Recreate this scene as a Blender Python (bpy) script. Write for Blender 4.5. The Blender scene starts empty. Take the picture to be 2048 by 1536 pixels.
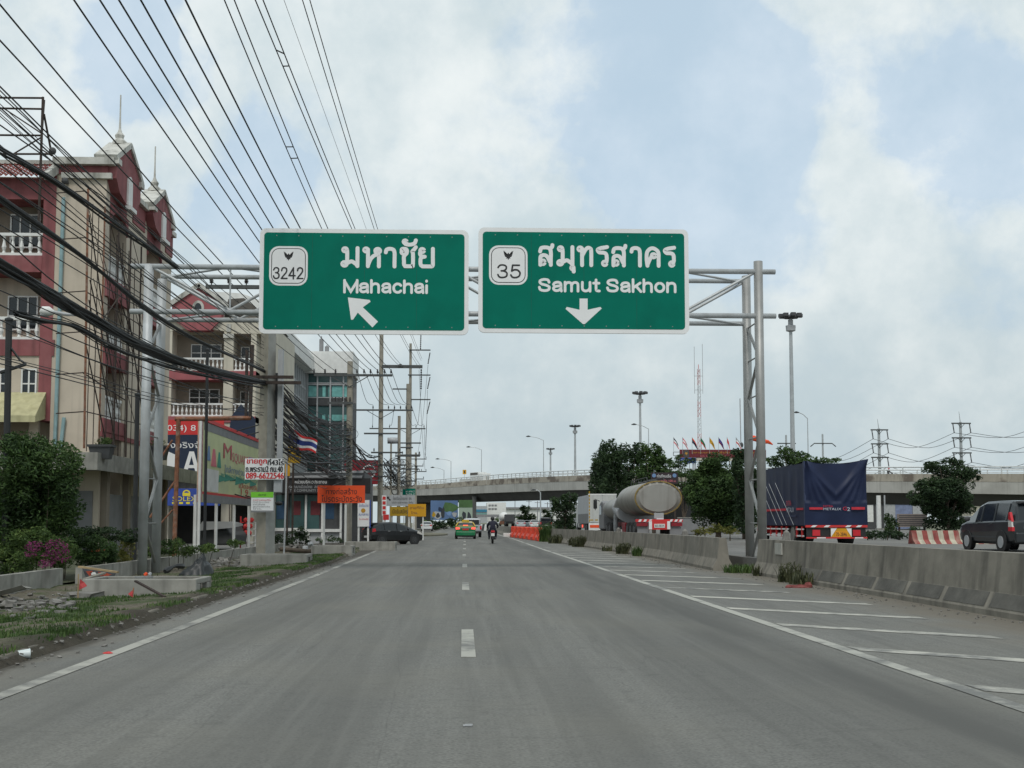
import bpy, math, random
from mathutils import Vector, Matrix, noise as mnoise
R = math.radians
SC = bpy.context.scene
COL = SC.collection
rng = random.Random(7)

# ------------------------------------------------------------------ camera
FPX, VPU, VPV, PPV, CAMZ = 2370.0, 926.0, 1045.0, 870.0, 1.37
PHI = math.atan((VPV - PPV) / FPX)
THE = math.atan((1024.0 - VPU) / FPX * math.cos(PHI))
cam = bpy.data.cameras.new('camera')
cam.sensor_width = 36.0
cam.lens = FPX / 2048.0 * 36.0
cam.shift_y = (PPV - 768.0) / 2048.0
cam.clip_start, cam.clip_end = 0.1, 6000
CAM = bpy.data.objects.new('camera', cam)
COL.objects.link(CAM)
CAM.location = (0, 0, CAMZ)
CAM.rotation_euler = (R(90) + PHI, 0, -THE)
SC.camera = CAM
cF = Vector((math.sin(THE) * math.cos(PHI), math.cos(THE) * math.cos(PHI), math.sin(PHI)))
cR = Vector((math.cos(THE), -math.sin(THE), 0))
cU = cR.cross(cF)
def ray(u, v):
    return cF * FPX + cR * (u - 1024.0) - cU * (v - PPV)
def at(u, v, Y):                     # the world point at road distance Y that is seen at photo pixel (u, v)
    d = ray(u, v)
    return Vector((0, 0, CAMZ)) + d * (Y / d.y)
def gnd(u, v, z=0.0):
    d = ray(u, v)
    return Vector((0, 0, CAMZ)) + d * ((z - CAMZ) / d.z)

# ------------------------------------------------------------------ world, sun, exposure
SUN_EL, SUN_AZ = R(56), R(184)       # azimuth clockwise from +Y: behind the camera
W = bpy.data.worlds.new('World')
SC.world = W
W.use_nodes = True
def world_sky():
    nt = W.node_tree; N = nt.nodes; L = nt.links
    N.clear()
    out = N.new('ShaderNodeOutputWorld'); bg = N.new('ShaderNodeBackground')
    bg.inputs['Strength'].default_value = 0.1
    L.new(bg.outputs[0], out.inputs[0])
    sky = N.new('ShaderNodeTexSky'); sky.sky_type = 'NISHITA'; sky.sun_disc = False
    sky.sun_elevation = SUN_EL; sky.sun_rotation = SUN_AZ; sky.air_density = 1.0; sky.dust_density = 1.5
    tc = N.new('ShaderNodeTexCoord')
    def M(op, a, b=None, c=None, clamp=False):
        n = N.new('ShaderNodeMath'); n.operation = op; n.use_clamp = clamp
        for i, x in enumerate((a, b, c)):
            if x is None: continue
            if isinstance(x, (int, float)): n.inputs[i].default_value = x
            else: L.new(x, n.inputs[i])
        return n.outputs[0]
    def noise(vec, scale, detail=6, rough=.55):
        n = N.new('ShaderNodeTexNoise'); n.inputs['Scale'].default_value = scale
        n.inputs['Detail'].default_value = detail; n.inputs['Roughness'].default_value = rough
        L.new(vec, n.inputs['Vector']); return n
    def sstep(x, a, b):
        n = N.new('ShaderNodeMapRange'); n.interpolation_type = 'SMOOTHSTEP'
        n.inputs['From Min'].default_value = a; n.inputs['From Max'].default_value = b
        L.new(x, n.inputs['Value']); return n.outputs[0]
    def mix(f, a, b):
        n = N.new('ShaderNodeMix'); n.data_type = 'RGBA'
        if isinstance(f, (int, float)): n.inputs[0].default_value = f
        else: L.new(f, n.inputs[0])
        for i, x in ((6, a), (7, b)):
            if isinstance(x, tuple): n.inputs[i].default_value = (*x, 1)
            else: L.new(x, n.inputs[i])
        return n.outputs[2]
    d = tc.outputs['Generated']
    wn = noise(d, 4.0, 5, .6)
    sub = N.new('ShaderNodeVectorMath'); sub.operation = 'SUBTRACT'; L.new(wn.outputs['Color'], sub.inputs[0]); sub.inputs[1].default_value = (.5, .5, .5)
    sc = N.new('ShaderNodeVectorMath'); sc.operation = 'SCALE'; L.new(sub.outputs[0], sc.inputs[0]); sc.inputs['Scale'].default_value = .24
    add = N.new('ShaderNodeVectorMath'); add.operation = 'ADD'; L.new(d, add.inputs[0]); L.new(sc.outputs[0], add.inputs[1])
    nrm = N.new('ShaderNodeVectorMath'); nrm.operation = 'NORMALIZE'; L.new(add.outputs[0], nrm.inputs[0])
    def blob(u, v, rad):              # a soft round region of the dome about one direction
        dv = ray(u, v).normalized()
        n = N.new('ShaderNodeVectorMath'); n.operation = 'DOT_PRODUCT'
        L.new(nrm.outputs[0], n.inputs[0]); n.inputs[1].default_value = dv
        return sstep(n.outputs['Value'], math.cos(rad / FPX * 1.0), 1.0)
    def total(blobs):
        acc = None
        for u, v, rad, k in blobs:
            x = M('MULTIPLY', blob(u, v, rad), k)
            acc = x if acc is None else M('ADD', acc, x)
        return acc
    holes = total([(1290, 130, 330, .9), (1420, 330, 300, .75), (1500, 420, 200, .4), (1960, 230, 260, .8), (1250, 430, 170, .5),
                   (300, 70, 150, .8), (400, 130, 120, .55), (560, 380, 120, .55), (500, 210, 110, .3), (2030, 560, 220, .5), (1700, 160, 150, .3), (700, 300, 100, .3)])
    lights = total([(1080, 250, 260, .85), (820, 120, 460, .45), (100, 300, 260, .35), (520, 30, 200, .3), (1700, 330, 260, .25), (1780, 480, 190, .45), (150, 60, 220, .5),
                    (880, 420, 170, .45), (1610, 60, 260, .35), (1800, 860, 170, .5), (1560, 590, 110, .6), (1000, 780, 160, .35), (650, 520, 200, .3), (1950, 300, 150, .4)])
    fb = noise(nrm.outputs[0], 6.5, 10, .6); fb2 = noise(d, 11.0, 9, .6); fb3 = noise(nrm.outputs[0], 2.3, 6, .5)
    f1 = fb.outputs['Fac']; f2 = fb2.outputs['Fac']
    # cloud cover: thick nearly everywhere, thin where the holes are
    cov = M('SUBTRACT', M('ADD', M('MULTIPLY', M('SUBTRACT', f1, .26), 2.0), M('MULTIPLY', M('SUBTRACT', f2, .40), .9)), M('MULTIPLY', holes, .66))
    cover = sstep(cov, -.42, .5)
    cover = M('MAXIMUM', M('MULTIPLY', cover, .97), .52)
    br = M('ADD', M('ADD', M('MULTIPLY', lights, .45), M('MULTIPLY', M('SUBTRACT', f2, .5), 3.0)), M('MULTIPLY', M('SUBTRACT', fb3.outputs['Fac'], .5), 1.5))
    bright = sstep(br, -.5, 1.1)
    sep = N.new('ShaderNodeSeparateXYZ'); L.new(d, sep.inputs[0])
    low = sstep(sep.outputs['Z'], .28, .02)
    grey = mix(low, (6.1, 7.1, 7.45), (5.1, 6.05, 6.45))
    white = mix(low, (8.7, 9.2, 9.15), (7.3, 7.9, 7.9))
    cloud = mix(bright, grey, white)
    blue = mix(.80, sky.outputs[0], (4.5, 6.5, 8.9))
    blue = mix(low, blue, (4.8, 5.9, 6.5))
    L.new(mix(cover, blue, cloud), bg.inputs['Color'])
world_sky()
sun = bpy.data.lights.new('sun', 'SUN')
sun.energy = 1.5; sun.angle = R(16); sun.color = (1.0, .96, .90)
SUN = bpy.data.objects.new('sun', sun); COL.objects.link(SUN)
sd = Vector((math.sin(SUN_AZ) * math.cos(SUN_EL), math.cos(SUN_AZ) * math.cos(SUN_EL), math.sin(SUN_EL)))
SUN.rotation_euler = sd.to_track_quat('Z', 'Y').to_euler()
SUN.location = sd * 50
SC.view_settings.view_transform = 'Standard'
SC.view_settings.look = 'None'
SC.view_settings.exposure = 0.0
SC.view_settings.gamma = 1.0
SC.view_settings.use_curve_mapping = False
SC.cycles.max_bounces = 6
SC.cycles.diffuse_bounces = 3
SC.cycles.glossy_bounces = 3
SC.cycles.transmission_bounces = 3
SC.cycles.transparent_max_bounces = 6

# ------------------------------------------------------------------ helpers
class MB:
    """Collects faces and links them as ONE mesh object."""
    def __init__(s, M=None):
        s.v = []; s.f = []; s.mi = []; s.M = M; s.mat = 0
    def add(s, vs, fs, mi=None):
        o = len(s.v)
        s.v.extend((s.M @ Vector(p)) if s.M else Vector(p) for p in vs)
        for f in fs:
            s.f.append(tuple(i + o for i in f)); s.mi.append(s.mat if mi is None else mi)
    def box(s, x0, x1, y0, y1, z0, z1):
        if x0 > x1: x0, x1 = x1, x0
        if y0 > y1: y0, y1 = y1, y0
        if z0 > z1: z0, z1 = z1, z0
        s.add([(x0, y0, z0), (x1, y0, z0), (x1, y1, z0), (x0, y1, z0), (x0, y0, z1), (x1, y0, z1), (x1, y1, z1), (x0, y1, z1)],
              [(0, 3, 2, 1), (4, 5, 6, 7), (0, 1, 5, 4), (1, 2, 6, 5), (2, 3, 7, 6), (3, 0, 4, 7)])
    def bar(s, a, b, w, h=None):        # a square bar from a to b
        a = Vector(a); b = Vector(b); h = h or w
        d = (b - a).normalized()
        up = Vector((0, 0, 1)) if abs(d.z) < .95 else Vector((0, 1, 0))
        r = d.cross(up).normalized() * w / 2; q = r.normalized().cross(d) * h / 2
        vs = [p + i * r + j * q for p in (a, b) for i, j in ((-1, -1), (1, -1), (1, 1), (-1, 1))]
        s.add(vs, [(3, 2, 1, 0), (4, 5, 6, 7), (0, 1, 5, 4), (1, 2, 6, 5), (2, 3, 7, 6), (3, 0, 4, 7)])
    def path(s, pts, r, n=6, r1=None, cap=True):
        pts = [Vector(p) for p in pts]; m = len(pts)
        if m < 2: return
        vs = []; prev = None
        for i, p in enumerate(pts):
            d = (pts[min(i + 1, m - 1)] - pts[max(i - 1, 0)])
            d = d.normalized() if d.length > 1e-9 else Vector((0, 0, 1))
            if prev is None:
                up = Vector((0, 0, 1)) if abs(d.z) < .9 else Vector((1, 0, 0))
                a = d.cross(up).normalized()
            else:
                a = (prev - d * prev.dot(d)).normalized()
            prev = a; b = d.cross(a)
            rr = r if r1 is None else r + (r1 - r) * i / (m - 1)
            if isinstance(r, (list, tuple)): rr = r[i]
            for k in range(n):
                t = 2 * math.pi * k / n
                vs.append(p + (a * math.cos(t) + b * math.sin(t)) * rr)
        fs = []
        for i in range(m - 1):
            for k in range(n):
                k2 = (k + 1) % n
                fs.append((i * n + k, i * n + k2, (i + 1) * n + k2, (i + 1) * n + k))
        if cap:
            fs.append(tuple(range(n - 1, -1, -1))); fs.append(tuple((m - 1) * n + k for k in range(n)))
        s.add(vs, fs)
    def tube(s, a, b, r, r1=None, n=8):
        s.path([a, b], r, n, r if r1 is None else r1)
    def lathe(s, c, prof, n=12, axis='z'):
        vs = []; m = len(prof)
        for r, h in prof:
            for k in range(n):
                t = 2 * math.pi * k / n
                x, y = r * math.cos(t), r * math.sin(t)
                p = {'z': (x, y, h), 'y': (x, h, y), 'x': (h, x, y)}[axis]
                vs.append((c[0] + p[0], c[1] + p[1], c[2] + p[2]))
        fs = [(i * n + k, i * n + (k + 1) % n, (i + 1) * n + (k + 1) % n, (i + 1) * n + k) for i in range(m - 1) for k in range(n)]
        fs.append(tuple(range(n - 1, -1, -1))); fs.append(tuple((m - 1) * n + k for k in range(n)))
        s.add(vs, fs)
    def prism(s, poly, d0, d1, axis='y'):   # outline in two axes pushed along the third
        n = len(poly)
        def P(a, b, d): return {'y': (a, d, b), 'x': (d, a, b), 'z': (a, b, d)}[axis]
        vs = [P(a, b, d0) for a, b in poly] + [P(a, b, d1) for a, b in poly]
        fs = [tuple(range(n)), tuple(range(2 * n - 1, n - 1, -1))] + [(i, i + n, (i + 1) % n + n, (i + 1) % n) for i in range(n)]
        s.add(vs, fs)
    def ell(s, c, r, nu=10, nv=7, jit=0):
        vs = []; fs = []
        for j in range(nv + 1):
            ph = math.pi * j / nv
            for i in range(nu):
                t = 2 * math.pi * i / nu
                k = 1 + (rng.uniform(-jit, jit) if jit else 0)
                vs.append((c[0] + r[0] * k * math.sin(ph) * math.cos(t), c[1] + r[1] * k * math.sin(ph) * math.sin(t), c[2] + r[2] * k * math.cos(ph)))
        for j in range(nv):
            for i in range(nu):
                i2 = (i + 1) % nu
                fs.append((j * nu + i, (j + 1) * nu + i, (j + 1) * nu + i2, j * nu + i2))
        s.add(vs, fs)
    def quad(s, a, b, c, d):
        s.add([a, b, c, d], [(0, 1, 2, 3)])
    def rrect(s, x0, x1, z0, z1, y0, y1, r, n=5):
        p = []
        for cx, cz, a in ((x1 - r, z1 - r, 0), (x0 + r, z1 - r, 90), (x0 + r, z0 + r, 180), (x1 - r, z0 + r, 270)):
            for k in range(n + 1):
                t = R(a + 90 * k / n); p.append((cx + r * math.cos(t), cz + r * math.sin(t)))
        s.prism(p, y0, y1)
    def frame(s, x0, x1, z0, z1, y0, y1, w):
        s.box(x0, x1, y0, y1, z1 - w, z1); s.box(x0, x1, y0, y1, z0, z0 + w)
        s.box(x0, x0 + w, y0, y1, z0 + w, z1 - w); s.box(x1 - w, x1, y0, y1, z0 + w, z1 - w)
    def build(s, name, m, parent=None, smooth=False, local=False, kind=None, bevel=0):
        me = bpy.data.meshes.new(name)
        vs = s.v
        if parent is not None and not local:
            root = parent
            off = Vector((0, 0, 0))
            while root is not None:
                off += root.location; root = root.parent
            vs = [p - off for p in vs]
        me.from_pydata(vs, [], s.f)
        ms = m if isinstance(m, (list, tuple)) else [m]
        for x in ms: me.materials.append(x)
        if len(ms) > 1: me.polygons.foreach_set('material_index', s.mi)
        if smooth: me.polygons.foreach_set('use_smooth', [True] * len(s.f))
        me.update()
        o = bpy.data.objects.new(name, me); COL.objects.link(o)
        if parent is not None: o.parent = parent
        if kind: o['kind'] = kind
        if bevel:
            b = o.modifiers.new('bevel', 'BEVEL'); b.width = bevel; b.segments = 2; b.limit_method = 'ANGLE'
        return o

def tag(o, label, cat, group=None):
    o['label'] = label; o['category'] = cat
    if group: o['group'] = group
    return o
def thing(name, label, cat, loc=(0, 0, 0), rz=0, group=None):
    o = bpy.data.objects.new(name, None); COL.objects.link(o)
    o.location = loc; o.rotation_euler = (0, 0, rz); o.empty_display_size = .2
    return tag(o, label, cat, group)
def dup(root, label, loc=None, rz=None, group=None):
    def cp(o, par):
        c = o.copy(); COL.objects.link(c)
        if par is not None: c.parent = par
        for k in list(kids.get(o, [])): cp(k, c)
        return c
    kids = {}
    for o in COL.objects:
        if o.parent is not None: kids.setdefault(o.parent, []).append(o)
    r = cp(root, None)
    r['label'] = label
    if loc is not None: r.location = loc
    if rz is not None: r.rotation_euler = (0, 0, rz)
    if group: r['group'] = group
    return r
def smooth_pts(pts, n=6):
    pts = [Vector(p) for p in pts]; out = []
    for i in range(len(pts) - 1):
        p0 = pts[max(i - 1, 0)]; p1 = pts[i]; p2 = pts[i + 1]; p3 = pts[min(i + 2, len(pts) - 1)]
        for k in range(n):
            t = k / n
            out.append(.5 * ((2 * p1) + (p2 - p0) * t + (2 * p0 - 5 * p1 + 4 * p2 - p3) * t * t + (3 * p1 - p0 - 3 * p2 + p3) * t ** 3))
    out.append(pts[-1]); return out

# ------------------------------------------------------------------ materials
MATS = {}
def mat(name, col, rough=.7, var=.18, scale=6.0, metal=0.0, dirt=None, dscale=1.2, damt=.5, streak=None, bump=0.0, spec=.5, coat=0.0, emit=None, bscale=None, dlo=.5, dhi=.72):
    if name in MATS: return MATS[name]
    m = bpy.data.materials.new(name); m.use_nodes = True; MATS[name] = m
    nt = m.node_tree; N = nt.nodes; L = nt.links
    b = N['Principled BSDF']
    b.inputs['Roughness'].default_value = rough; b.inputs['Metallic'].default_value = metal
    b.inputs['Specular IOR Level'].default_value = spec; b.inputs['Coat Weight'].default_value = coat
    tc = N.new('ShaderNodeTexCoord'); obj = tc.outputs['Object']
    def nz(scale, detail=5, vec=None):
        n = N.new('ShaderNodeTexNoise'); n.inputs['Scale'].default_value = scale; n.inputs['Detail'].default_value = detail
        L.new(vec or obj, n.inputs['Vector']); return n.outputs['Fac']
    def mr(x, a, b_, c=0., d=1.):
        n = N.new('ShaderNodeMapRange'); L.new(x, n.inputs[0])
        for i, q in enumerate((a, b_, c, d)): n.inputs[i + 1].default_value = q
        return n.outputs[0]
    def mix(f, a, c, blend='MIX'):
        n = N.new('ShaderNodeMix'); n.data_type = 'RGBA'; n.blend_type = blend
        L.new(f, n.inputs[0]) if not isinstance(f, float) else setattr(n.inputs[0], 'default_value', f)
        for i, x in ((6, a), (7, c)):
            if isinstance(x, tuple): n.inputs[i].default_value = (*x[:3], 1)
            else: L.new(x, n.inputs[i])
        return n.outputs[2]
    lo = tuple(c * (1 - var) for c in col); hi = tuple(min(1, c * (1 + var)) for c in col)
    c = mix(mr(nz(scale), .3, .7), lo, hi)
    if dirt:
        c = mix(mr(nz(dscale, 7), dlo, dhi, 0, damt), c, dirt)
    if streak:                          # rain streaks: noise drawn out along z
        mp = N.new('ShaderNodeMapping'); mp.inputs['Scale'].default_value = (2.0, 2.0, .13); L.new(obj, mp.inputs[0])
        c = mix(mr(nz(1.6, 6, mp.outputs[0]), .5, .75, 0, streak[3]), c, tuple(streak[:3]))
    L.new(c, b.inputs['Base Color'])
    if emit:
        b.inputs['Emission Color'].default_value = (*emit[:3], 1); b.inputs['Emission Strength'].default_value = emit[3]
    if bump:
        bp = N.new('ShaderNodeBump'); bp.inputs['Strength'].default_value = bump; bp.inputs['Distance'].default_value = .02
        L.new(nz(bscale or scale * 4, 4), bp.inputs['Height']); L.new(bp.outputs[0], b.inputs['Normal'])
    return m
def leafmat(name, dark, mid, light, scale=1.2):
    m = bpy.data.materials.new(name); m.use_nodes = True
    nt = m.node_tree; N = nt.nodes; L = nt.links; b = N['Principled BSDF']
    b.inputs['Roughness'].default_value = .6; b.inputs['Specular IOR Level'].default_value = .35
    tc = N.new('ShaderNodeTexCoord'); n = N.new('ShaderNodeTexNoise'); n.inputs['Scale'].default_value = scale; n.inputs['Detail'].default_value = 4
    L.new(tc.outputs['Object'], n.inputs['Vector'])
    g = N.new('ShaderNodeNewGeometry'); ad = N.new('ShaderNodeMath'); ad.operation = 'MULTIPLY_ADD'
    L.new(g.outputs['Random Per Island'], ad.inputs[0]); ad.inputs[1].default_value = .3; L.new(n.outputs['Fac'], ad.inputs[2])
    cr = N.new('ShaderNodeValToRGB'); L.new(ad.outputs[0], cr.inputs[0])
    e = cr.color_ramp.elements; e[0].position = .42; e[0].color = (*dark, 1); e[1].position = .85; e[1].color = (*light, 1)
    k = cr.color_ramp.elements.new(.63); k.color = (*mid, 1)
    L.new(cr.outputs[0], b.inputs['Base Color'])
    tr = N.new('ShaderNodeBsdfTranslucent'); L.new(cr.outputs[0], tr.inputs[0]); ms = N.new('ShaderNodeMixShader'); ms.inputs[0].default_value = .22
    L.new(b.outputs[0], ms.inputs[1]); L.new(tr.outputs[0], ms.inputs[2]); L.new(ms.outputs[0], N['Material Output'].inputs[0])
    return m
def srgb(r, g, b):
    f = lambda c: ((c / 255 + .055) / 1.055) ** 2.4 if c > 10 else c / 255 / 12.92
    return (f(r), f(g), f(b))

m_conc = mat('concrete', (.30, .29, .26), .85, .2, 3, dirt=(.12, .11, .095), dscale=.7, damt=.7, streak=(.10, .095, .085, .6), bump=.25)
m_barr = mat('barrier_concrete', (.225, .206, .172), .88, .2, 2.5, dirt=(.12, .11, .09), dscale=.8, damt=.75, streak=(.07, .065, .055, .9), bump=.3)
m_barrdk = mat('barrier_dark', (.10, .096, .085), .9, .25, 3, dirt=(.17, .16, .135), dscale=1.6, damt=.7, bump=.3)
m_bridge = mat('bridge_concrete', (.40, .39, .36), .85, .12, .35, dirt=(.22, .21, .19), dscale=.25, damt=.55, streak=(.2, .19, .175, .5))
m_parapet = mat('parapet_concrete', (.36, .325, .27), .88, .2, .3, dirt=(.13, .105, .085), dscale=.30, damt=.95, streak=(.12, .11, .09, .6), dlo=.49, dhi=.58)
m_girder = mat('shaded_girder_concrete', (.075, .075, .07), .9, .2, .3)  # girder concrete darkened; the shade under the deck overhang is put into its colour
m_pole = mat('pole_concrete', (.30, .275, .225), .85, .15, 4, dirt=(.17, .155, .13), dscale=1.5, damt=.6, streak=(.15, .14, .12, .5))
m_poleg = mat('pole_concrete_grey', (.31, .31, .29), .85, .12, 4, streak=(.17, .165, .15, .5))
m_galv = mat('galvanised_steel', (.47, .49, .50), .55, .1, 3, metal=.25, dirt=(.3, .3, .29), dscale=2, damt=.5, streak=(.30, .29, .26, .5))
m_galvd = mat('weathered_steel', (.33, .33, .32), .5, .12, 3, metal=.45, streak=(.2, .19, .18, .5))
m_lampgrey = mat('lamp_pole_grey', (.42, .44, .45), .5, .08, 2, metal=.3)
m_black = mat('cable_black', (.012, .013, .014), .6, .2, 10)
m_blk2 = mat('black_paint', (.018, .019, .02), .5, .2, 6)
m_arm = mat('crossarm_steel', (.07, .075, .075), .6, .2, 6)
m_insul = mat('insulator_brown', (.035, .03, .03), .3, .2, 10)
m_rust = mat('rusty_steel', (.21, .09, .05), .85, .4, 7, dirt=(.26, .22, .19), dscale=4, damt=.7)
m_rustd = mat('dark_rusty_steel', (.05, .036, .03), .85, .3, 7)
m_cream = mat('cream_wall', (.56, .485, .395), .85, .06, 1.2, dirt=(.38, .33, .26), dscale=.5, damt=.6, streak=(.27, .235, .19, .4))
m_creamg = mat('cream_wall_pale', (.56, .52, .43), .85, .07, 1.2, streak=(.33, .30, .25, .5))
m_maroon = mat('maroon_paint', (.27, .095, .10), .8, .13, 1.6, dirt=(.31, .16, .16), dscale=.8, damt=.5, streak=(.11, .05, .05, .6), spec=.25)
m_maroonp = mat('faded_maroon_paint', (.33, .095, .105), .75, .12, 1.2, streak=(.2, .08, .08, .4))
m_trim = mat('white_trim', (.55, .54, .50), .8, .12, 3, streak=(.13, .13, .11, .8), dirt=(.25, .24, .2), dscale=1.2)
m_white = mat('white_paint', (.72, .72, .70), .6, .07, 3, dirt=(.5, .49, .46), damt=.35)
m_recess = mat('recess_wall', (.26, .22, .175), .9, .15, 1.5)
m_glass = mat('dark_glass', (.012, .016, .02), .12, .2, 1, spec=.6)
m_glassg = mat('green_glass', (.055, .115, .115), .15, .3, .4, spec=.7)
m_teal = mat('teal_blind', (.16, .42, .40), .5, .25, 2)
m_tile = mat('red_roof_tile', (.18, .04, .03), .8, .35, 9)
m_brownroof = mat('brown_roof', (.10, .09, .08), .85, .25, 3)
m_gutter = mat('teal_pipe', (.25, .38, .40), .6, .12, 4)
m_awn = mat('yellow_awning', (.46, .43, .25), .75, .15, 3, streak=(.25, .22, .10, .5))
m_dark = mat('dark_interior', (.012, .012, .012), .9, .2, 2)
m_greyd = mat('dark_grey', (.06, .062, .065), .7, .15, 3)
m_grey = mat('mid_grey', (.22, .22, .225), .7, .12, 2)
m_greyl = mat('light_grey', (.38, .39, .40), .6, .1, 2)
m_signgreen = mat('sign_green', srgb(0, 112, 94), .7, .05, 1.5, dirt=srgb(0, 92, 78), dscale=.9, damt=.4, spec=.12)
m_signwhite = mat('sign_white', (.80, .80, .80), .5, .03, 2)
m_signblack = mat('sign_black', (.02, .02, .022), .6, .1, 2)
m_orange = mat('sign_orange', srgb(232, 82, 34), .6, .06, 2)
m_yellow = mat('sign_yellow', srgb(205, 150, 20), .6, .06, 2)
m_yelbr = mat('sign_dull_yellow', srgb(170, 135, 20), .6, .08, 2)
m_red = mat('sign_red', srgb(200, 50, 50), .6, .08, 2)
m_crimson = mat('sign_crimson', srgb(132, 24, 36), .5, .08, 2)
m_navy = mat('sign_navy', srgb(28, 42, 66), .6, .1, 2)
m_blue = mat('sign_blue', srgb(50, 76, 160), .6, .08, 2)
m_lime = mat('sign_lime', srgb(120, 200, 50), .6, .06, 3)
m_rub = mat('rubber', (.018, .018, .018), .85, .2, 8)
m_chrome = mat('chrome', (.6, .62, .63), .25, .05, 4, metal=.9)
m_lampred = mat('tail_lamp_red', (.55, .02, .03), .3, .1, 4, spec=.6)
m_lamplit = mat('lit_brake_lamp', (.7, .05, .04), .3, .05, 4, emit=(1, .12, .08, 1.2))
m_plate = mat('number_plate', (.7, .7, .68), .5, .04, 4)
m_pink = mat('pink_print', srgb(214, 120, 130), .7, .1, 4)
m_purple = mat('lilac_print', srgb(184, 140, 186), .7, .1, 4)
m_mblue = mat('blue_print', srgb(110, 140, 180), .7, .1, 4)
m_mgreen = mat('green_print', srgb(70, 150, 130), .7, .1, 4)
m_lawn = mat('billboard_lime', srgb(202, 208, 160), .7, .08, .8, dirt=srgb(176, 184, 156), dscale=.5, damt=.6)
m_gold = mat('gold_letters', srgb(190, 140, 50), .5, .08, 4)
m_wood = mat('weathered_plank', (.33, .24, .13), .8, .25, 6)
m_plast = mat('pale_plastic', (.62, .68, .68), .4, .05, 5)
m_obarr = mat('orange_plastic', srgb(225, 74, 50), .55, .2, 3, dirt=srgb(150, 80, 60), dscale=2, damt=.5)
m_tarp = mat('navy_tarpaulin', srgb(27, 37, 66), .5, .15, 1.2, dirt=srgb(44, 54, 82), dscale=.6, damt=.5, spec=.3)
m_tank = mat('dull_steel_tank', (.32, .31, .285), .5, .1, .8, metal=.25, dirt=(.17, .155, .135), dscale=.7, damt=.6, streak=(.16, .145, .125, .5))
m_trunk = mat('bark', (.085, .065, .048), .9, .3, 6)
m_soil = mat('soil', (.16, .125, .085), .95, .3, 3)
m_rubble = mat('rubble_grey', (.19, .18, .165), .9, .3, 5)
L_dark = leafmat('leaves_dark', (.012, .028, .010), (.025, .050, .019), (.055, .095, .034), .5)
L_mid = leafmat('leaves_mid', (.020, .042, .014), (.045, .088, .024), (.095, .16, .045), .8)
L_lite = leafmat('leaves_light', (.032, .062, .018), (.07, .125, .032), (.15, .21, .055), 1.5)
L_grass = leafmat('grass_blades', (.03, .058, .015), (.06, .11, .028), (.11, .16, .045), 1.0)
L_dry = leafmat('dry_grass_blades', (.035, .042, .02), (.075, .085, .04), (.14, .14, .07), 2.0)
L_mag = leafmat('magenta_flowers', (.10, .012, .06), (.19, .025, .11), (.28, .05, .16), 2.0)
L_yel = leafmat('yellow_leaves', (.06, .07, .012), (.13, .14, .025), (.24, .22, .05), 2.0)

# ------------------------------------------------------------------ plane frames, text
def Mfront(Y, X0=0, Z0=0):             # local (s, t, z): s to the right, t towards the camera
    return Matrix(((1, 0, 0, X0), (0, -1, 0, Y), (0, 0, 1, Z0), (0, 0, 0, 1)))
def Mside(X, Y0=0, Z0=0):              # local (s, t, z): s along the road, t towards the road
    return Matrix(((0, 1, 0, X), (1, 0, 0, Y0), (0, 0, 1, Z0), (0, 0, 0, 1)))
def rect(u0, v0, u1, v1, Y):           # photo rectangle -> x0, x1, z0, z1 on the plane at Y
    a = at(u0, v1, Y); b = at(u1, v0, Y); return a.x, b.x, a.z, b.z
def text(parent, name, s, x0, x1, z0, z1, M, t, m, mirror=False, shear=0.0, local=False):
    c = bpy.data.curves.new('lettering_source', 'FONT'); c.body = s; c.size = 1; c.resolution_u = 3; c.shear = shear
    o = bpy.data.objects.new('lettering_source', c); COL.objects.link(o)
    me = bpy.data.meshes.new_from_object(o.evaluated_get(bpy.context.evaluated_depsgraph_get()))
    bpy.data.objects.remove(o); bpy.data.curves.remove(c)
    mb = MB(M)
    if len(me.vertices):
        xs = [v.co.x for v in me.vertices]; ys = [v.co.y for v in me.vertices]
        ax, bx, ay, by = min(xs), max(xs), min(ys), max(ys)
        kx = (x1 - x0) / max(bx - ax, 1e-6); kz = (z1 - z0) / max(by - ay, 1e-6)
        vs = []
        for v in me.vertices:
            p = (v.co.x - ax) * kx
            vs.append(((x1 - p) if mirror else (x0 + p), t, z0 + (v.co.y - ay) * kz))
        mb.add(vs, [tuple(p.vertices) for p in me.polygons])
    bpy.data.meshes.remove(me)
    return mb.build(name, m, parent, local=local)

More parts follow.
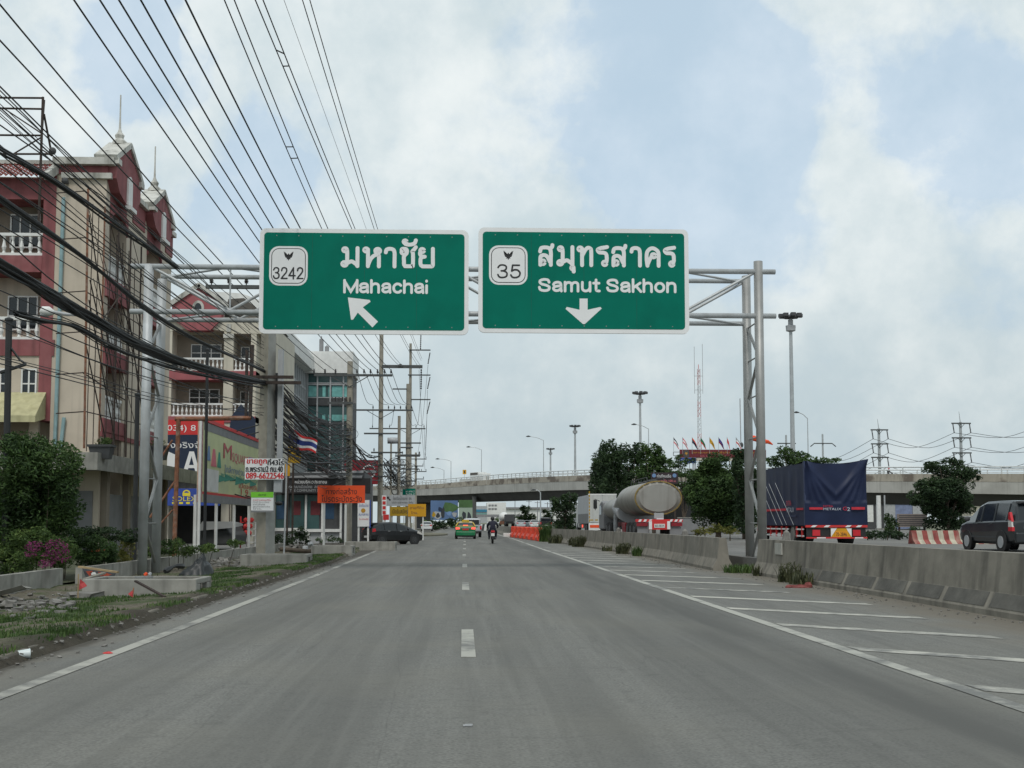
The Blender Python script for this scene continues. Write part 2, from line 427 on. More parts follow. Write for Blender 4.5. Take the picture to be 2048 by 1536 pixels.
def arc(cx, cy, rx, ry, a0, a1, n=10):
    return [(cx + rx * math.cos(R(a0 + (a1 - a0) * k / n)), cy + ry * math.sin(R(a0 + (a1 - a0) * k / n))) for k in range(n + 1)]
def C2(pts, n=6):
    return [(p.x, p.y) for p in smooth_pts([(a, b, 0) for a, b in pts], n)]
G = {  # stroke letters: (advance, strokes) in units of the letter height
 'M': (.98, [[(.06, 0), (.06, 1)], [(.06, .93), (.45, .06), (.84, .93)], [(.84, 1), (.84, 0)]]),
 'a': (.68, [C2([(.06, .54), (.14, .68), (.30, .73), (.45, .68), (.5, .52), (.5, .2), (.52, 0)]), C2([(.5, .44), (.3, .41), (.12, .35), (.06, .2), (.14, .06), (.3, .04), (.46, .15), (.5, .26)])]),
 'h': (.70, [[(.06, 0), (.06, 1)], C2([(.06, .46), (.14, .66), (.32, .73), (.46, .66), (.51, .48), (.51, 0)])]),
 'c': (.66, [C2([(.50, .60), (.40, .71), (.24, .72), (.10, .58), (.06, .37), (.10, .16), (.24, .03), (.40, .04), (.50, .15)])]),
 'i': (.28, [[(.06, 0), (.06, .60)], [(.06, .96), (.06, 1.0)]]),
 'S': (.82, [C2([(.62, .72), (.56, .9), (.36, .96), (.14, .89), (.08, .72), (.2, .57), (.48, .46), (.63, .32), (.58, .1), (.36, .03), (.12, .1), (.05, .3)])]),
 'm': (1.02, [[(.06, 0), (.06, .74)], C2([(.06, .46), (.14, .66), (.28, .72), (.4, .66), (.44, .5), (.44, 0)]), C2([(.44, .46), (.52, .66), (.66, .72), (.78, .66), (.82, .5), (.82, 0)])]),
 'u': (.70, [C2([(.06, .74), (.06, .25), (.12, .08), (.26, .02), (.42, .1), (.5, .28)]), [(.51, .74), (.51, 0)]]),
 't': (.45, [C2([(.17, .95), (.17, .2), (.22, .06), (.36, .03)]), [(.02, .68), (.34, .68)]]),
 'k': (.64, [[(.06, 0), (.06, 1)], [(.48, .72), (.1, .34)], [(.24, .46), (.52, 0)]]),
 'o': (.70, [arc(.30, .37, .25, .35, 90, 450, 20)]),
 'n': (.70, [[(.06, 0), (.06, .74)], C2([(.06, .46), (.14, .66), (.32, .73), (.46, .66), (.51, .48), (.51, 0)])]),
 ' ': (.34, []),
 '2': (.72, [C2([(.08, .72), (.14, .92), (.32, .98), (.5, .9), (.54, .7), (.44, .5), (.2, .22), (.06, .03)]), [(.05, .03), (.57, .03)]]),
 '3': (.72, [C2([(.06, .78), (.16, .94), (.34, .97), (.5, .88), (.5, .66), (.36, .54), (.24, .53)]), C2([(.26, .53), (.42, .5), (.55, .36), (.52, .12), (.34, .03), (.14, .06), (.05, .24)])]),
 '4': (.74, [[(.44, 0), (.44, .98)], [(.44, .95), (.05, .3)], [(.03, .28), (.6, .28)]]),
 '5': (.72, [[(.52, .96), (.16, .96)], [(.15, .96), (.1, .52)], C2([(.1, .52), (.26, .62), (.44, .58), (.56, .38), (.5, .13), (.32, .03), (.14, .06), (.05, .22)])]),
 # Thai capitals of the road signs
 'mo': (1.0, [arc(.16, .90, .085, .085, 0, 360, 12), C2([(.24, .9), (.26, .8), (.26, .3), (.25, .2)]), arc(.14, .12, .10, .10, 0, 360, 12), C2([(.24, .14), (.45, .26), (.62, .16), (.74, .02)]), [(.74, 1.0), (.74, 0)]]),
 'ho': (1.0, [arc(.14, .9, .085, .085, 0, 360, 12), [(.23, .93), (.23, 0)], C2([(.23, .04), (.34, .36), (.48, .56), (.62, .64)]), arc(.68, .86, .11, .11, -100, 200, 12), C2([(.6, .84), (.62, .70), (.72, .62), (.74, .5), (.74, 0)])]),
 'aa': (.72, [C2([(.06, .78), (.10, .93), (.26, .98), (.42, .92), (.47, .74), (.47, .4), (.47, 0)])]),
 'cho': (.86, [arc(.16, .80, .085, .085, 0, 360, 12), C2([(.08, .86), (.10, .97), (.26, .98), (.33, .88), (.30, .72), (.19, .56), (.19, .3), (.20, .1), (.28, .02)]), [(.24, .02), (.58, .02)], C2([(.58, .02), (.61, .1), (.61, .7), (.58, .84), (.66, .95), (.74, 1.08)])]),
 'yo': (.90, [arc(.18, .9, .085, .085, 0, 360, 12), C2([(.10, .86), (.08, .7), (.16, .58), (.30, .56)]), C2([(.30, .56), (.14, .5), (.10, .34), (.12, .1), (.22, .02)]), [(.2, .02), (.62, .02)], C2([(.62, .02), (.68, .1), (.68, .5), (.68, 1.0)])]),
 'so': (.92, [C2([(.08, .74), (.14, .93), (.34, .97), (.52, .92), (.60, .74), (.60, .3), (.60, 0)]), C2([(.56, .88), (.66, 1.0), (.68, 1.1)]), C2([(.09, 0), (.09, .3), (.12, .48), (.26, .54), (.42, .46), (.56, .16)]), arc(.22, .14, .08, .1, 0, 360, 10)]),
 'tho': (.92, [arc(.12, .9, .085, .085, 0, 360, 12), [(.21, .93), (.21, 0)], C2([(.21, .5), (.36, .82), (.48, .96), (.6, .94), (.66, .78), (.66, 0)])]),
 'ro': (.74, [C2([(.44, 1.0), (.22, .96), (.06, .86), (.14, .72), (.36, .70), (.48, .6), (.5, .3), (.46, .16)]), arc(.40, .11, .085, .095, 0, 360, 12), [(.52, 1.02), (.3, .97)]]),
 'kho': (.92, [C2([(.12, 0), (.08, .4), (.12, .78), (.32, .97), (.52, .92), (.66, .74), (.67, .4), (.67, 0)]), arc(.42, .56, .09, .09, 0, 360, 12), C2([(.34, .52), (.24, .36), (.14, .1)])]),
 'uu': (0, [arc(-.26, -.16, .06, .07, 0, 360, 10), [(-.21, -.14), (-.20, -.36)]]),
 'an': (0, [arc(-.62, 1.38, .07, .07, 0, 360, 10), C2([(-.66, 1.34), (-.58, 1.24), (-.36, 1.22), (-.18, 1.30), (-.12, 1.46)])]),
}
def ribbon(mb, pts, w, t, closed=False):
    n = len(pts); L_ = []; R_ = []
    for i, (x, y) in enumerate(pts):
        a = pts[max(i - 1, 0)]; b = pts[min(i + 1, n - 1)]
        dx, dy = b[0] - a[0], b[1] - a[1]; l = math.hypot(dx, dy) or 1e-6
        nx, ny = -dy / l * w / 2, dx / l * w / 2
        if 0 < i < n - 1:               # mitre
            d1 = ((x - a[0]), (y - a[1])); d2 = ((b[0] - x), (b[1] - y))
            l1 = math.hypot(*d1) or 1e-6; l2 = math.hypot(*d2) or 1e-6
            cs = (d1[0] * d2[0] + d1[1] * d2[1]) / l1 / l2
            k = 1 / max(.45, math.sqrt(max(0, (1 + cs) / 2))); nx *= k; ny *= k
        L_.append((x + nx, y + ny)); R_.append((x - nx, y - ny))
    vs = [(a, t, b) for a, b in L_] + [(a, t, b) for a, b in R_]
    fs = [(i, i + 1, n + i + 1, n + i) for i in range(n - 1)]
    mb.add(vs, fs)
    if not closed:                      # round ends
        for (x, y), (a, b) in ((pts[0], pts[1]), (pts[-1], pts[-2])):
            ang = math.atan2(y - b, x - a)
            q = [(x + w / 2 * math.cos(ang + R(-90 + 18 * k)), t, y + w / 2 * math.sin(ang + R(-90 + 18 * k))) for k in range(11)]
            mb.add(q, [tuple(range(11))])
def strokes(parent, name, letters, x0, x1, z0, h, M, t, m, w=.17, sx=1.0):
    tot = sum(G[c][0] for c in letters[:-1]) + max((max(p[0] for s in G[letters[-1]][1] for p in s), .3))
    k = (x1 - x0) / tot; mb = MB(M); x = 0; lay = 0
    for c in letters:
        for st in G[c][1]:
            lay += 1
            q = [(x0 + (x + a) * k, z0 + (w / 2 + b * (1 - w)) * h) for a, b in st]
            ribbon(mb, q, w * h, t + .0007 * (lay % 9), closed=(st[0] == st[-1] or math.hypot(st[0][0] - st[-1][0], st[0][1] - st[-1][1]) < 1e-4))
        x += G[c][0]
    return mb.build(name, m, parent)
def panel(parent, name, M, x0, x1, z0, z1, t0, t1, m, r=0):
    mb = MB(M)
    if r: mb.rrect(x0, x1, z0, z1, t0, t1, r)
    else: mb.box(x0, x1, t0, t1, z0, z1)
    return mb.build(name, m, parent)
# ------------------------------------------------------------------ ground, roads, verges
def lerp_tab(tab, y):
    if y <= tab[0][0]: return tab[0][1]
    for (a, p), (b, q) in zip(tab, tab[1:]):
        if y <= b: return p + (q - p) * (y - a) / (b - a)
    return tab[-1][1]
LEDGE = [(-20, -4.3), (40, -4.35), (58, -4.95), (62, -5.4), (66, -9.5), (118, -9.5), (124, -8.2), (170, -8.0), (420, -8)]
LLINE = [(-20, -3.63), (15, -3.65), (30, -3.78), (42, -3.95), (54, -4.12), (62, -4.3)]
RLINE = [(-20, 4.13), (40, 4.12), (60, 4.08), (100, 4.2), (125, 4.0), (200, 3.8)]
BARR = [(-20, 8.15), (17, 8.08), (31.5, 7.95), (33.6, 7.42), (45, 7.65), (57, 7.42), (75, 6.8), (93, 6.1), (116, 4.95), (150, 4.7), (420, 4.6)]
def asphalt(name, base, tracks=True):
    m = bpy.data.materials.new(name); m.use_nodes = True
    nt = m.node_tree; N = nt.nodes; L = nt.links; b = N['Principled BSDF']; b.inputs['Roughness'].default_value = .82; b.inputs['Specular IOR Level'].default_value = .35
    tc = N.new('ShaderNodeTexCoord'); ob = tc.outputs['Object']
    def nz(vec, s, d=5):
        n = N.new('ShaderNodeTexNoise'); n.inputs['Scale'].default_value = s; n.inputs['Detail'].default_value = d; L.new(vec, n.inputs['Vector']); return n.outputs['Fac']
    def mr(x, a, b_, c=0., d=1., sm=False):
        n = N.new('ShaderNodeMapRange'); L.new(x, n.inputs[0])
        if sm: n.interpolation_type = 'SMOOTHSTEP'
        for i, q in enumerate((a, b_, c, d)): n.inputs[i + 1].default_value = q
        return n.outputs[0]
    def ma(op, a, b_=None):
        n = N.new('ShaderNodeMath'); n.operation = op
        for i, x in enumerate((a, b_)):
            if x is None: continue
            if isinstance(x, (int, float)): n.inputs[i].default_value = x
            else: L.new(x, n.inputs[i])
        return n.outputs[0]
    def mix(f, a, c):
        n = N.new('ShaderNodeMix'); n.data_type = 'RGBA'
        L.new(f, n.inputs[0]) if not isinstance(f, float) else setattr(n.inputs[0], 'default_value', f)
        for i, x in ((6, a), (7, c)):
            if isinstance(x, tuple): n.inputs[i].default_value = (*x[:3], 1)
            else: L.new(x, n.inputs[i])
        return n.outputs[2]
    k = lambda s: tuple(c * s for c in base)
    mp = N.new('ShaderNodeMapping'); mp.inputs['Scale'].default_value = (1.2, .1, 1); L.new(ob, mp.inputs[0])
    mp2 = N.new('ShaderNodeMapping'); mp2.inputs['Scale'].default_value = (5.0, .12, 1); L.new(ob, mp2.inputs[0])
    c = mix(mr(nz(ob, 42, 6), .36, .64), k(.66), k(1.34))
    c = mix(mr(nz(ob, 9, 8), .45, .72, 0, .5), c, k(1.35))
    c = mix(mr(nz(ob, 5, 8), .56, .75, 0, .6), c, k(.6))
    c = mix(mr(nz(mp.outputs[0], .9, 6), .35, .72, 0, .8), c, k(.66))
    c = mix(mr(nz(mp2.outputs[0], 1.0, 5), .48, .75, 0, .6), c, k(.62))
    c = mix(mr(nz(mp2.outputs[0], 2.3, 5), .5, .8, 0, .4), c, k(1.35))
    c = mix(mr(nz(ob, .35, 6), .45, .8, 0, .5), c, tuple(x * f for x, f in zip(base, (1.22, 1.17, 1.05))))
    if tracks:
        sx = N.new('ShaderNodeSeparateXYZ'); L.new(ob, sx.inputs[0])
        wob = ma('ADD', sx.outputs['X'], ma('MULTIPLY', ma('SUBTRACT', nz(mp.outputs[0], .6, 3), .5), 1.1))
        for x0, wd, a in ((3.3, 1.0, .95), (2.2, .9, .45), (-1.0, .7, .28), (-2.7, .7, .26), (.9, .7, .24)):
            dd = ma('ABSOLUTE', ma('SUBTRACT', wob, x0))
            c = mix(ma('MULTIPLY', mr(dd, 0, wd, a, 0, True), mr(nz(mp.outputs[0], 2, 5), .15, .55)), c, k(.52))
        dr = mr(ma('ADD', wob, ma('MULTIPLY', ma('SUBTRACT', nz(ob, .8, 6), .5), 2.2)), 5.9, 7.5, 0, .9, True)
        c = mix(dr, c, (.155, .137, .11))
        dl = mr(ma('ADD', wob, ma('MULTIPLY', ma('SUBTRACT', nz(ob, 1.3, 5), .5), .9)), -3.9, -4.5, 0, .75, True)
        c = mix(dl, c, (.17, .155, .13))
        dg = mr(ma('ADD', sx.outputs['X'], ma('MULTIPLY', ma('SUBTRACT', nz(ob, 2.0, 5), .5), .35)), -4.12, -4.3, 0, .9, True)
        c = mix(dg, c, (.06, .053, .042))
        # thin sealed cracks across the lanes
        mp3 = N.new('ShaderNodeMapping'); mp3.inputs['Scale'].default_value = (.12, .6, 1); L.new(ob, mp3.inputs[0])
        cr = ma('ABSOLUTE', ma('SUBTRACT', nz(mp3.outputs[0], 1.3, 6), .5))
        c = mix(mr(cr, 0, .003, .4, 0), c, k(.5))
        mp4 = N.new('ShaderNodeMapping'); mp4.inputs['Scale'].default_value = (.9, .05, 1); L.new(ob, mp4.inputs[0])
        cl = ma('ABSOLUTE', ma('SUBTRACT', nz(mp4.outputs[0], .8, 5), .52))
        c = mix(mr(cl, 0, .003, .35, 0), c, k(.5))
        c = mix(mr(nz(ob, 1.1, 3), .70, .76, 0, .55), c, k(.5))
    L.new(c, b.inputs['Base Color'])
    bp = N.new('ShaderNodeBump'); bp.inputs['Strength'].default_value = .35; bp.inputs['Distance'].default_value = .01
    L.new(nz(ob, 70, 3), bp.inputs['Height']); L.new(bp.outputs[0], b.inputs['Normal'])
    return m
m_asph = asphalt('road_asphalt', (.160, .158, .145))
m_asph2 = asphalt('carriageway_asphalt', (.17, .165, .155), False)
def paint(name, col, wear):
    m = bpy.data.materials.new(name); m.use_nodes = True
    nt = m.node_tree; N = nt.nodes; L = nt.links; b = N['Principled BSDF']; b.inputs['Roughness'].default_value = .7
    tc = N.new('ShaderNodeTexCoord'); n = N.new('ShaderNodeTexNoise'); n.inputs['Scale'].default_value = 2.6; n.inputs['Detail'].default_value = 9; n.inputs['Roughness'].default_value = .7
    L.new(tc.outputs['Object'], n.inputs['Vector'])
    n2 = N.new('ShaderNodeTexNoise'); n2.inputs['Scale'].default_value = .35; n2.inputs['Detail'].default_value = 3; L.new(tc.outputs['Object'], n2.inputs['Vector'])
    ad = N.new('ShaderNodeMath'); ad.operation = 'ADD'; L.new(n.outputs[0], ad.inputs[0]); L.new(n2.outputs[0], ad.inputs[1])
    r = N.new('ShaderNodeMapRange'); L.new(ad.outputs[0], r.inputs[0]); r.inputs[1].default_value = 1.12 - wear; r.inputs[2].default_value = 1.34 - wear
    mx = N.new('ShaderNodeMix'); mx.data_type = 'RGBA'; L.new(r.outputs[0], mx.inputs[0]); mx.inputs[6].default_value = (*col, 1); mx.inputs[7].default_value = (.15, .148, .138, 1)
    L.new(mx.outputs[2], b.inputs['Base Color'])
    return m
m_line = paint('line_paint', (.37, .362, .32), .18)
m_hatch = paint('worn_hatch_paint', (.45, .435, .38), .19)

def ground():
    mb = MB(); mb.quad((-2500, -300, -.16), (2500, -300, -.16), (2500, 4500, -.16), (-2500, 4500, -.16))
    mb.build('ground', mat('ground_earth', (.12, .125, .075), .95, .3, .05, dirt=(.16, .145, .11), dscale=.02, damt=.6), kind='structure')
    ys = [-20 + 2 * k for k in range(220)]
    mb = MB()
    for a, b in zip(ys, ys[1:]):
        la, lb = lerp_tab(LEDGE, a), lerp_tab(LEDGE, b); ra, rb = lerp_tab(BARR, a) + .6, lerp_tab(BARR, b) + .6
        mb.quad((la, a, 0), (ra, a, 0), (rb, b, 0), (lb, b, 0))
    mb.build('road', m_asph, kind='structure')
    mb = MB()
    for a, b in zip(ys, ys[1:]):
        la, lb = lerp_tab(BARR, a) + .62, lerp_tab(BARR, b) + .62
        mb.quad((la, a, .38), (60, a, .38), (60, b, .38), (lb, b, .38))
        mb.quad((la, a, -.1), (la, a, .38), (lb, b, .38), (lb, b, -.1))
    mb.build('main_road', m_asph2, kind='structure')
    # centre dashes
    mb = MB()
    for k in range(14):
        y0 = 12.2 + 12.05 * k - 12.05 * (k == -1)
        if y0 > 175: break
        x = .06 + .0000 * y0 + (0 if y0 < 50 else (y0 - 50) * .002)
        mb.box(x - .075, x + .075, y0, y0 + 3.1, .002, .008)
    mb.build('lane_dashes', m_line, kind='structure')
    mb = MB()
    def line(tab, y0, y1, w):
        ys = [y0 + (y1 - y0) * k / 60 for k in range(61)]
        for a, b in zip(ys, ys[1:]):
            xa, xb = lerp_tab(tab, a), lerp_tab(tab, b)
            mb.quad((xa - w / 2, a, .006), (xa + w / 2, a, .006), (xb + w / 2, b, .006), (xb - w / 2, b, .006))
    line(LLINE, 2, 60, .155)
    line(RLINE, 2, 190, .16)
    mb.build('edge_lines', m_line, kind='structure')
    # diagonal hatching of the closed shoulder
    mb = MB(); y = 9.6; k = 0
    while y < 66:
        xs = lerp_tab(RLINE, y) + .12; xe = min(lerp_tab(BARR, y) - .75, 6.6 + .25 * math.sin(k * 2.1))
        if k < 2: xe = 7.0
        n = 10; w = .40
        for i in range(n):
            xa = xs + (xe - xs) * i / n; xb = xs + (xe - xs) * (i + 1) / n
            ya = y - (xa - xs) * .88; yb = y - (xb - xs) * .88
            mb.quad((xa, ya, .005), (xb, yb, .005), (xb, yb + w, .005), (xa, ya + w, .005))
        y += 3.05; k += 1
    mb.build('hatch_markings', m_hatch, kind='structure')
    # left verge: raised lip at the kerb, falling to the low wall
    mb = MB(); xs = [0, .06, .12, .18, .24, .32, .42, .55, .7, .9, 1.1, 1.35, 1.6, 1.9, 2.2, 2.6, 3.0, 3.5, 4.0, 5.0]; zs = [lerp_tab([(0, -.02), (.1, .05), (.22, .13), (.5, .12), (.9, .08), (1.6, .03), (2.4, 0), (3.2, -.03), (4, -.06), (5, -.08)], q) for q in xs]
    ys = [-2 + .16 * k for k in range(413)]; grid = []
    for y in ys:
        e = lerp_tab(LEDGE, min(y, 62)); row = []
        for x, z in zip(xs, zs):
            X = e - x * (1 if y < 60 else max(.2, 1 - (y - 60) * .12))
            nz = mnoise.noise(Vector((X * 1.3, y * 1.1, 0))) * .055 + mnoise.noise(Vector((X * 4, y * 3.5, 3))) * .022 + mnoise.noise(Vector((X * 10, y * 8, 6))) * .018
            X += mnoise.noise(Vector((y * 3.1, x * 2, 4))) * .035 + mnoise.noise(Vector((y * .7, x, 9))) * .09
            row.append((X, y, z * (1 if y < 60 else max(.15, 1 - (y - 60) / 5)) + nz * (0.35 if x < .15 else 1)))
        grid.append(row)
    w = len(xs); mb.add([p for r in grid for p in r], [(i * w + j, i * w + j + 1, (i + 1) * w + j + 1, (i + 1) * w + j) for i in range(len(ys) - 1) for j in range(w - 1)])
    mb.build('verge', verge_mat(), kind='structure', smooth=True)
    mb = MB(); mb.quad((-60, -5, -.03), (-9.25, -5, -.03), (-9.25, 64, -.03), (-60, 64, -.03))
    mb.build('garden_ground', mat('garden_soil', (.055, .06, .03), .95, .35, 1.2), kind='structure')
    mb = MB(); mb.quad((-60, 64, -.02), (-9.4, 64, -.02), (-9.4, 330, -.02), (-60, 330, -.02))
    mb.build('forecourt', mat('forecourt_paving', (.15, .145, .135), .9, .2, .6), kind='structure')
    # low broken kerb at the left edge
    mb = MB(); y = -4
    while y < 24:
        l = rng.uniform(.8, 1.2)
        if rng.random() < .75:
            e = lerp_tab(LEDGE, y) - .19 + rng.uniform(-.03, .03)
            mb.box(e - .11, e + .05, y, y + l - .03, -.05, .10 + rng.uniform(-.03, .02))
        y += l
    mb.build('kerb', mat('dirty_kerb', (.15, .135, .11), .95, .3, 4, dirt=(.07, .06, .045), dscale=2, damt=.9, bump=.4), kind='structure', bevel=.03)
    # traffic island far ahead where the road opens to the left
    mb = MB(); p = []
    for k in range(24):
        t = 2 * math.pi * k / 24; c = gnd(862, 1071, 0); p.append((c.x - .9 + 2.6 * math.cos(t), c.y + 6 + 14 * math.sin(t)))
    mb.prism(p, -.05, .13, 'z'); mb.build('traffic_island', mat('island_soil', (.14, .13, .09), .95, .3, .8), kind='structure')
def verge_mat():
    m = bpy.data.materials.new('verge_earth'); m.use_nodes = True
    nt = m.node_tree; N = nt.nodes; L = nt.links; b = N['Principled BSDF']; b.inputs['Roughness'].default_value = .95; b.inputs['Specular IOR Level'].default_value = .2
    tc = N.new('ShaderNodeTexCoord'); ob = tc.outputs['Object']
    def nz(s, d=7):
        n = N.new('ShaderNodeTexNoise'); n.inputs['Scale'].default_value = s; n.inputs['Detail'].default_value = d; L.new(ob, n.inputs['Vector']); return n.outputs['Fac']
    def mr(x, a, b_, c=0., d=1.):
        n = N.new('ShaderNodeMapRange'); L.new(x, n.inputs[0])
        for i, q in enumerate((a, b_, c, d)): n.inputs[i + 1].default_value = q
        return n.outputs[0]
    def mix(f, a, c):
        n = N.new('ShaderNodeMix'); n.data_type = 'RGBA'; L.new(f, n.inputs[0])
        for i, x in ((6, a), (7, c)):
            if isinstance(x, tuple): n.inputs[i].default_value = (*x, 1)
            else: L.new(x, n.inputs[i])
        return n.outputs[2]
    c = mix(mr(nz(9), .35, .65), (.085, .072, .053), (.135, .118, .09))
    c = mix(mr(nz(22, 4), .5, .7, 0, .6), c, (.24, .22, .18))
    c = mix(mr(nz(.9), .47, .6, 0, .85), c, (.045, .07, .022))
    c = mix(mr(nz(3.0), .58, .72, 0, .8), c, (.17, .15, .115))
    sx = N.new('ShaderNodeSeparateXYZ'); L.new(ob, sx.inputs[0]); ad = N.new('ShaderNodeMath'); ad.operation = 'MULTIPLY_ADD'; L.new(nz(2.5), ad.inputs[0]); ad.inputs[1].default_value = .7; L.new(sx.outputs['X'], ad.inputs[2])
    c = mix(mr(ad.outputs[0], -4.55, -4.2, 0, .9), c, (.052, .045, .035))
    L.new(c, b.inputs['Base Color'])
    bp = N.new('ShaderNodeBump'); bp.inputs['Strength'].default_value = .8; bp.inputs['Distance'].default_value = .04; L.new(nz(14, 6), bp.inputs['Height']); L.new(bp.outputs[0], b.inputs['Normal'])
    return m
ground()

def blades(mb, cx, cy, cz, n, r, h, w=.012, lean=.5):
    for _ in range(n):
        a = rng.uniform(0, 6.283); d = r * math.sqrt(rng.random()); x = cx + d * math.cos(a); y = cy + d * math.sin(a)
        hh = h * rng.uniform(.45, 1.1); b = rng.uniform(0, 6.283); q = hh * lean * rng.uniform(.1, 1)
        dx, dy = math.cos(b) * q, math.sin(b) * q; nx, ny = -math.sin(b) * w, math.cos(b) * w
        mb.add([(x - nx, y - ny, cz), (x + nx, y + ny, cz), (x + dx * .4 + nx * .7, y + dy * .4 + ny * .7, cz + hh * .6), (x + dx * .4 - nx * .7, y + dy * .4 - ny * .7, cz + hh * .6), (x + dx, y + dy, cz + hh)],
               [(0, 1, 2, 3), (3, 2, 4)])
def grass():
    mb = MB(); made = 0
    for _ in range(9000):
        y = 9 + 50 * rng.random() ** 1.5; x = lerp_tab(LEDGE, y) - .22 - 2.6 * rng.random() ** 1.4
        k = mnoise.noise(Vector((x * .9, y * .5, 5))) + .5 * mnoise.noise(Vector((x * 2.4, y * 1.6, 8)))
        if k < -.12: continue
        xx = lerp_tab(LEDGE, y) - x
        z = lerp_tab([(0, 0), (.22, .12), (.9, .07), (2.4, 0), (4, -.06)], xx)
        blades(mb, x, y, z - .02, 11, .18, .065 + .05 * max(0, k), .006 + y * .0002)
    mb.build('grass', L_grass, kind='stuff')
    mb = MB()
    for _ in range(260):                 # sparse tufts on the rest of the verge
        y = 9 + 52 * rng.random(); x = lerp_tab(LEDGE, y) - rng.uniform(2.4, 4.7)
        if mnoise.noise(Vector((x * .8, y * .4, 15))) < .05: continue
        blades(mb, x, y, -.08, 12, .18, .13, .008)
    mb.build('rough_grass', L_dry, kind='stuff')
grass()

# ------------------------------------------------------------------ concrete barriers
def barrier_profile(w=.30):             # half outline of a New Jersey barrier
    return [(-w, 0), (-w, .08), (-.17, .34), (-.10, .93), (.10, .93), (.17, .34), (w, .08), (w, 0)]
def barrier_run(mb, y0, y1, step=1.0, zoff=0.0, prof=None):
    prof = prof or barrier_profile(); n = max(1, int((y1 - y0) / step)); rows = []
    for i in range(n + 1):
        y = y0 + (y1 - y0) * i / n; X = lerp_tab(BARR, y)
        rows.append([(X + a, y, b + zoff) for a, b in prof])
    w = len(prof)
    mb.add([p for r in rows for p in r], [(i * w + j, (i + 1) * w + j, (i + 1) * w + j + 1, i * w + j + 1) for i in range(n) for j in range(w - 1)] + [tuple(range(w)), tuple(n * w + j for j in range(w - 1, -1, -1))])
def barriers():
    t = thing('concrete_barrier', 'long grey concrete barrier with dark foot beside the hatched shoulder, nearest one', 'barrier', (8.1, 20, 0))
    mb = MB(); barrier_run(mb, 4, 31.3); mb.build('wall', m_barr, t)
    mb = MB()                            # darker blocks at intervals along the foot
    y = 5.0
    while y < 27:
        l = rng.uniform(1.25, 1.6)
        X0, X1 = lerp_tab(BARR, y), lerp_tab(BARR, y + l)
        if y > 5: mb.quad((X0 - .286, y, .125), (X1 - .286, y + l, .125), (X1 - .175, y + l, .335), (X0 - .175, y, .335))
        y += l + .16
    mb.build('dark_foot', m_barrdk, t)
    mb = MB(); a = at(1558, 1103, 29.4); mb.box(7.80, 7.835, 28.9, 29.5, .58, .86); mb.build('notice_plate', mat('pale_notice', (.42, .41, .37), .8, .1, 6), t)
    y = 33.7; k = 0
    while y < 118:
        l = 3.0
        t = thing('concrete_barrier', 'stained concrete barrier segment in the jointed run beyond the right gantry leg' if k else 'concrete barrier segment with a flared end right beside the right gantry leg', 'barrier', (lerp_tab(BARR, y + 1.5), y + 1.5, 0), group='jointed barrier segments beyond the gantry')
        mb = MB(); barrier_run(mb, y, y + l - .05); mb.build('wall', m_barr, t)
        y += l; k += 1
    t = thing('concrete_barrier', 'far end of the concrete barrier line, beyond the orange water barriers', 'barrier', (4.8, 150, 0))
    mb = MB(); barrier_run(mb, 118, 260, 4); mb.build('wall', m_barr, t)
    # orange water filled barriers
    proto = None
    for i in range(7):
        y = 88.5 + i * 3.6; X = lerp_tab(BARR, y) - .58
        rz = math.atan2(lerp_tab(BARR, y) - lerp_tab(BARR, y + 2), 2)
        lab = ['nearest of the orange plastic water barriers in front of the concrete barrier', 'second nearest orange plastic water barrier in the row before the concrete barrier', 'third orange plastic water barrier of the row from the near end', 'middle orange plastic water barrier of the row of seven', 'orange plastic water barrier just past the middle of the row', 'last but one orange plastic water barrier at the far end of the row', 'farthest of the orange plastic water barriers, beside a white box'][i]
        if proto is None:
            proto = thing('water_barrier', lab, 'barrier', (X, y, 0), rz, 'orange water barriers along the right shoulder')
            mb = MB(); mb.prism([(-.27, 0), (-.27, .25), (-.12, .5), (-.09, .98), (.09, .98), (.12, .5), (.27, .25), (.27, 0)], -.98, .98)
            for q in (-.6, 0, .6): mb.box(-.15, .15, q - .06, q + .06, .3, 1.0)
            mb.build('body', m_obarr, proto, local=True, bevel=.04)
            mb = MB()
            for q in (-.5, .5): mb.lathe((0, q, .97), [(.07, 0), (.07, .05)], 10)
            mb.build('filler_cap', m_obarr, proto, local=True)
        else:
            dup(proto, lab, (X, y, 0), rz)
    p = gnd(1018, 1073, 0)
    t = thing('box', 'small white box lying by the farthest orange barrier', 'box', (lerp_tab(BARR, 112) - .95, 111, 0))
    mb = MB(); mb.box(-.45, .45, -.3, .3, .02, .34); mb.build('carton', m_white, t, local=True, bevel=.03)
    mb = MB(); mb.box(-.4, .4, -.25, .25, .345, .38); mb.build('lid', m_white, t, local=True)
    # a concrete barrier with red and white stripes at the nose of the main road divider
    A = at(1826, 1088, 54); B = at(1950, 1088, 54); z = .38
    t = thing('striped_barrier', 'red and white striped concrete barrier on the main road ahead of the van', 'barrier', (A.x + 1.3, 54, z))
    n = 19; x0, x1 = A.x, A.x + 4.7
    bm_, rm_ = MB(), MB()
    for k in range(n):
        a, b = x0 + (x1 - x0) * k / n, x0 + (x1 - x0) * (k + 1) / n
        m = bm_ if k % 2 else rm_
        vs = [(a + .12, 54.0, z), (b + .12, 54.0, z), (b + .05, 54.14, z + .2), (a + .05, 54.14, z + .2), (b, 54.2, z + .62), (a, 54.2, z + .62), (b, 54.4, z + .62), (a, 54.4, z + .62), (a, 54.6, z), (b, 54.6, z)]
        m.add(vs, [(0, 1, 2, 3), (3, 2, 4, 5), (5, 4, 6, 7), (7, 6, 9, 8)])
    rm_.add([(x0 + .12, 54, z), (x0 + .05, 54.14, z + .2), (x0, 54.2, z + .62), (x0, 54.4, z + .62), (x0, 54.6, z)], [(0, 1, 2, 3, 4)])
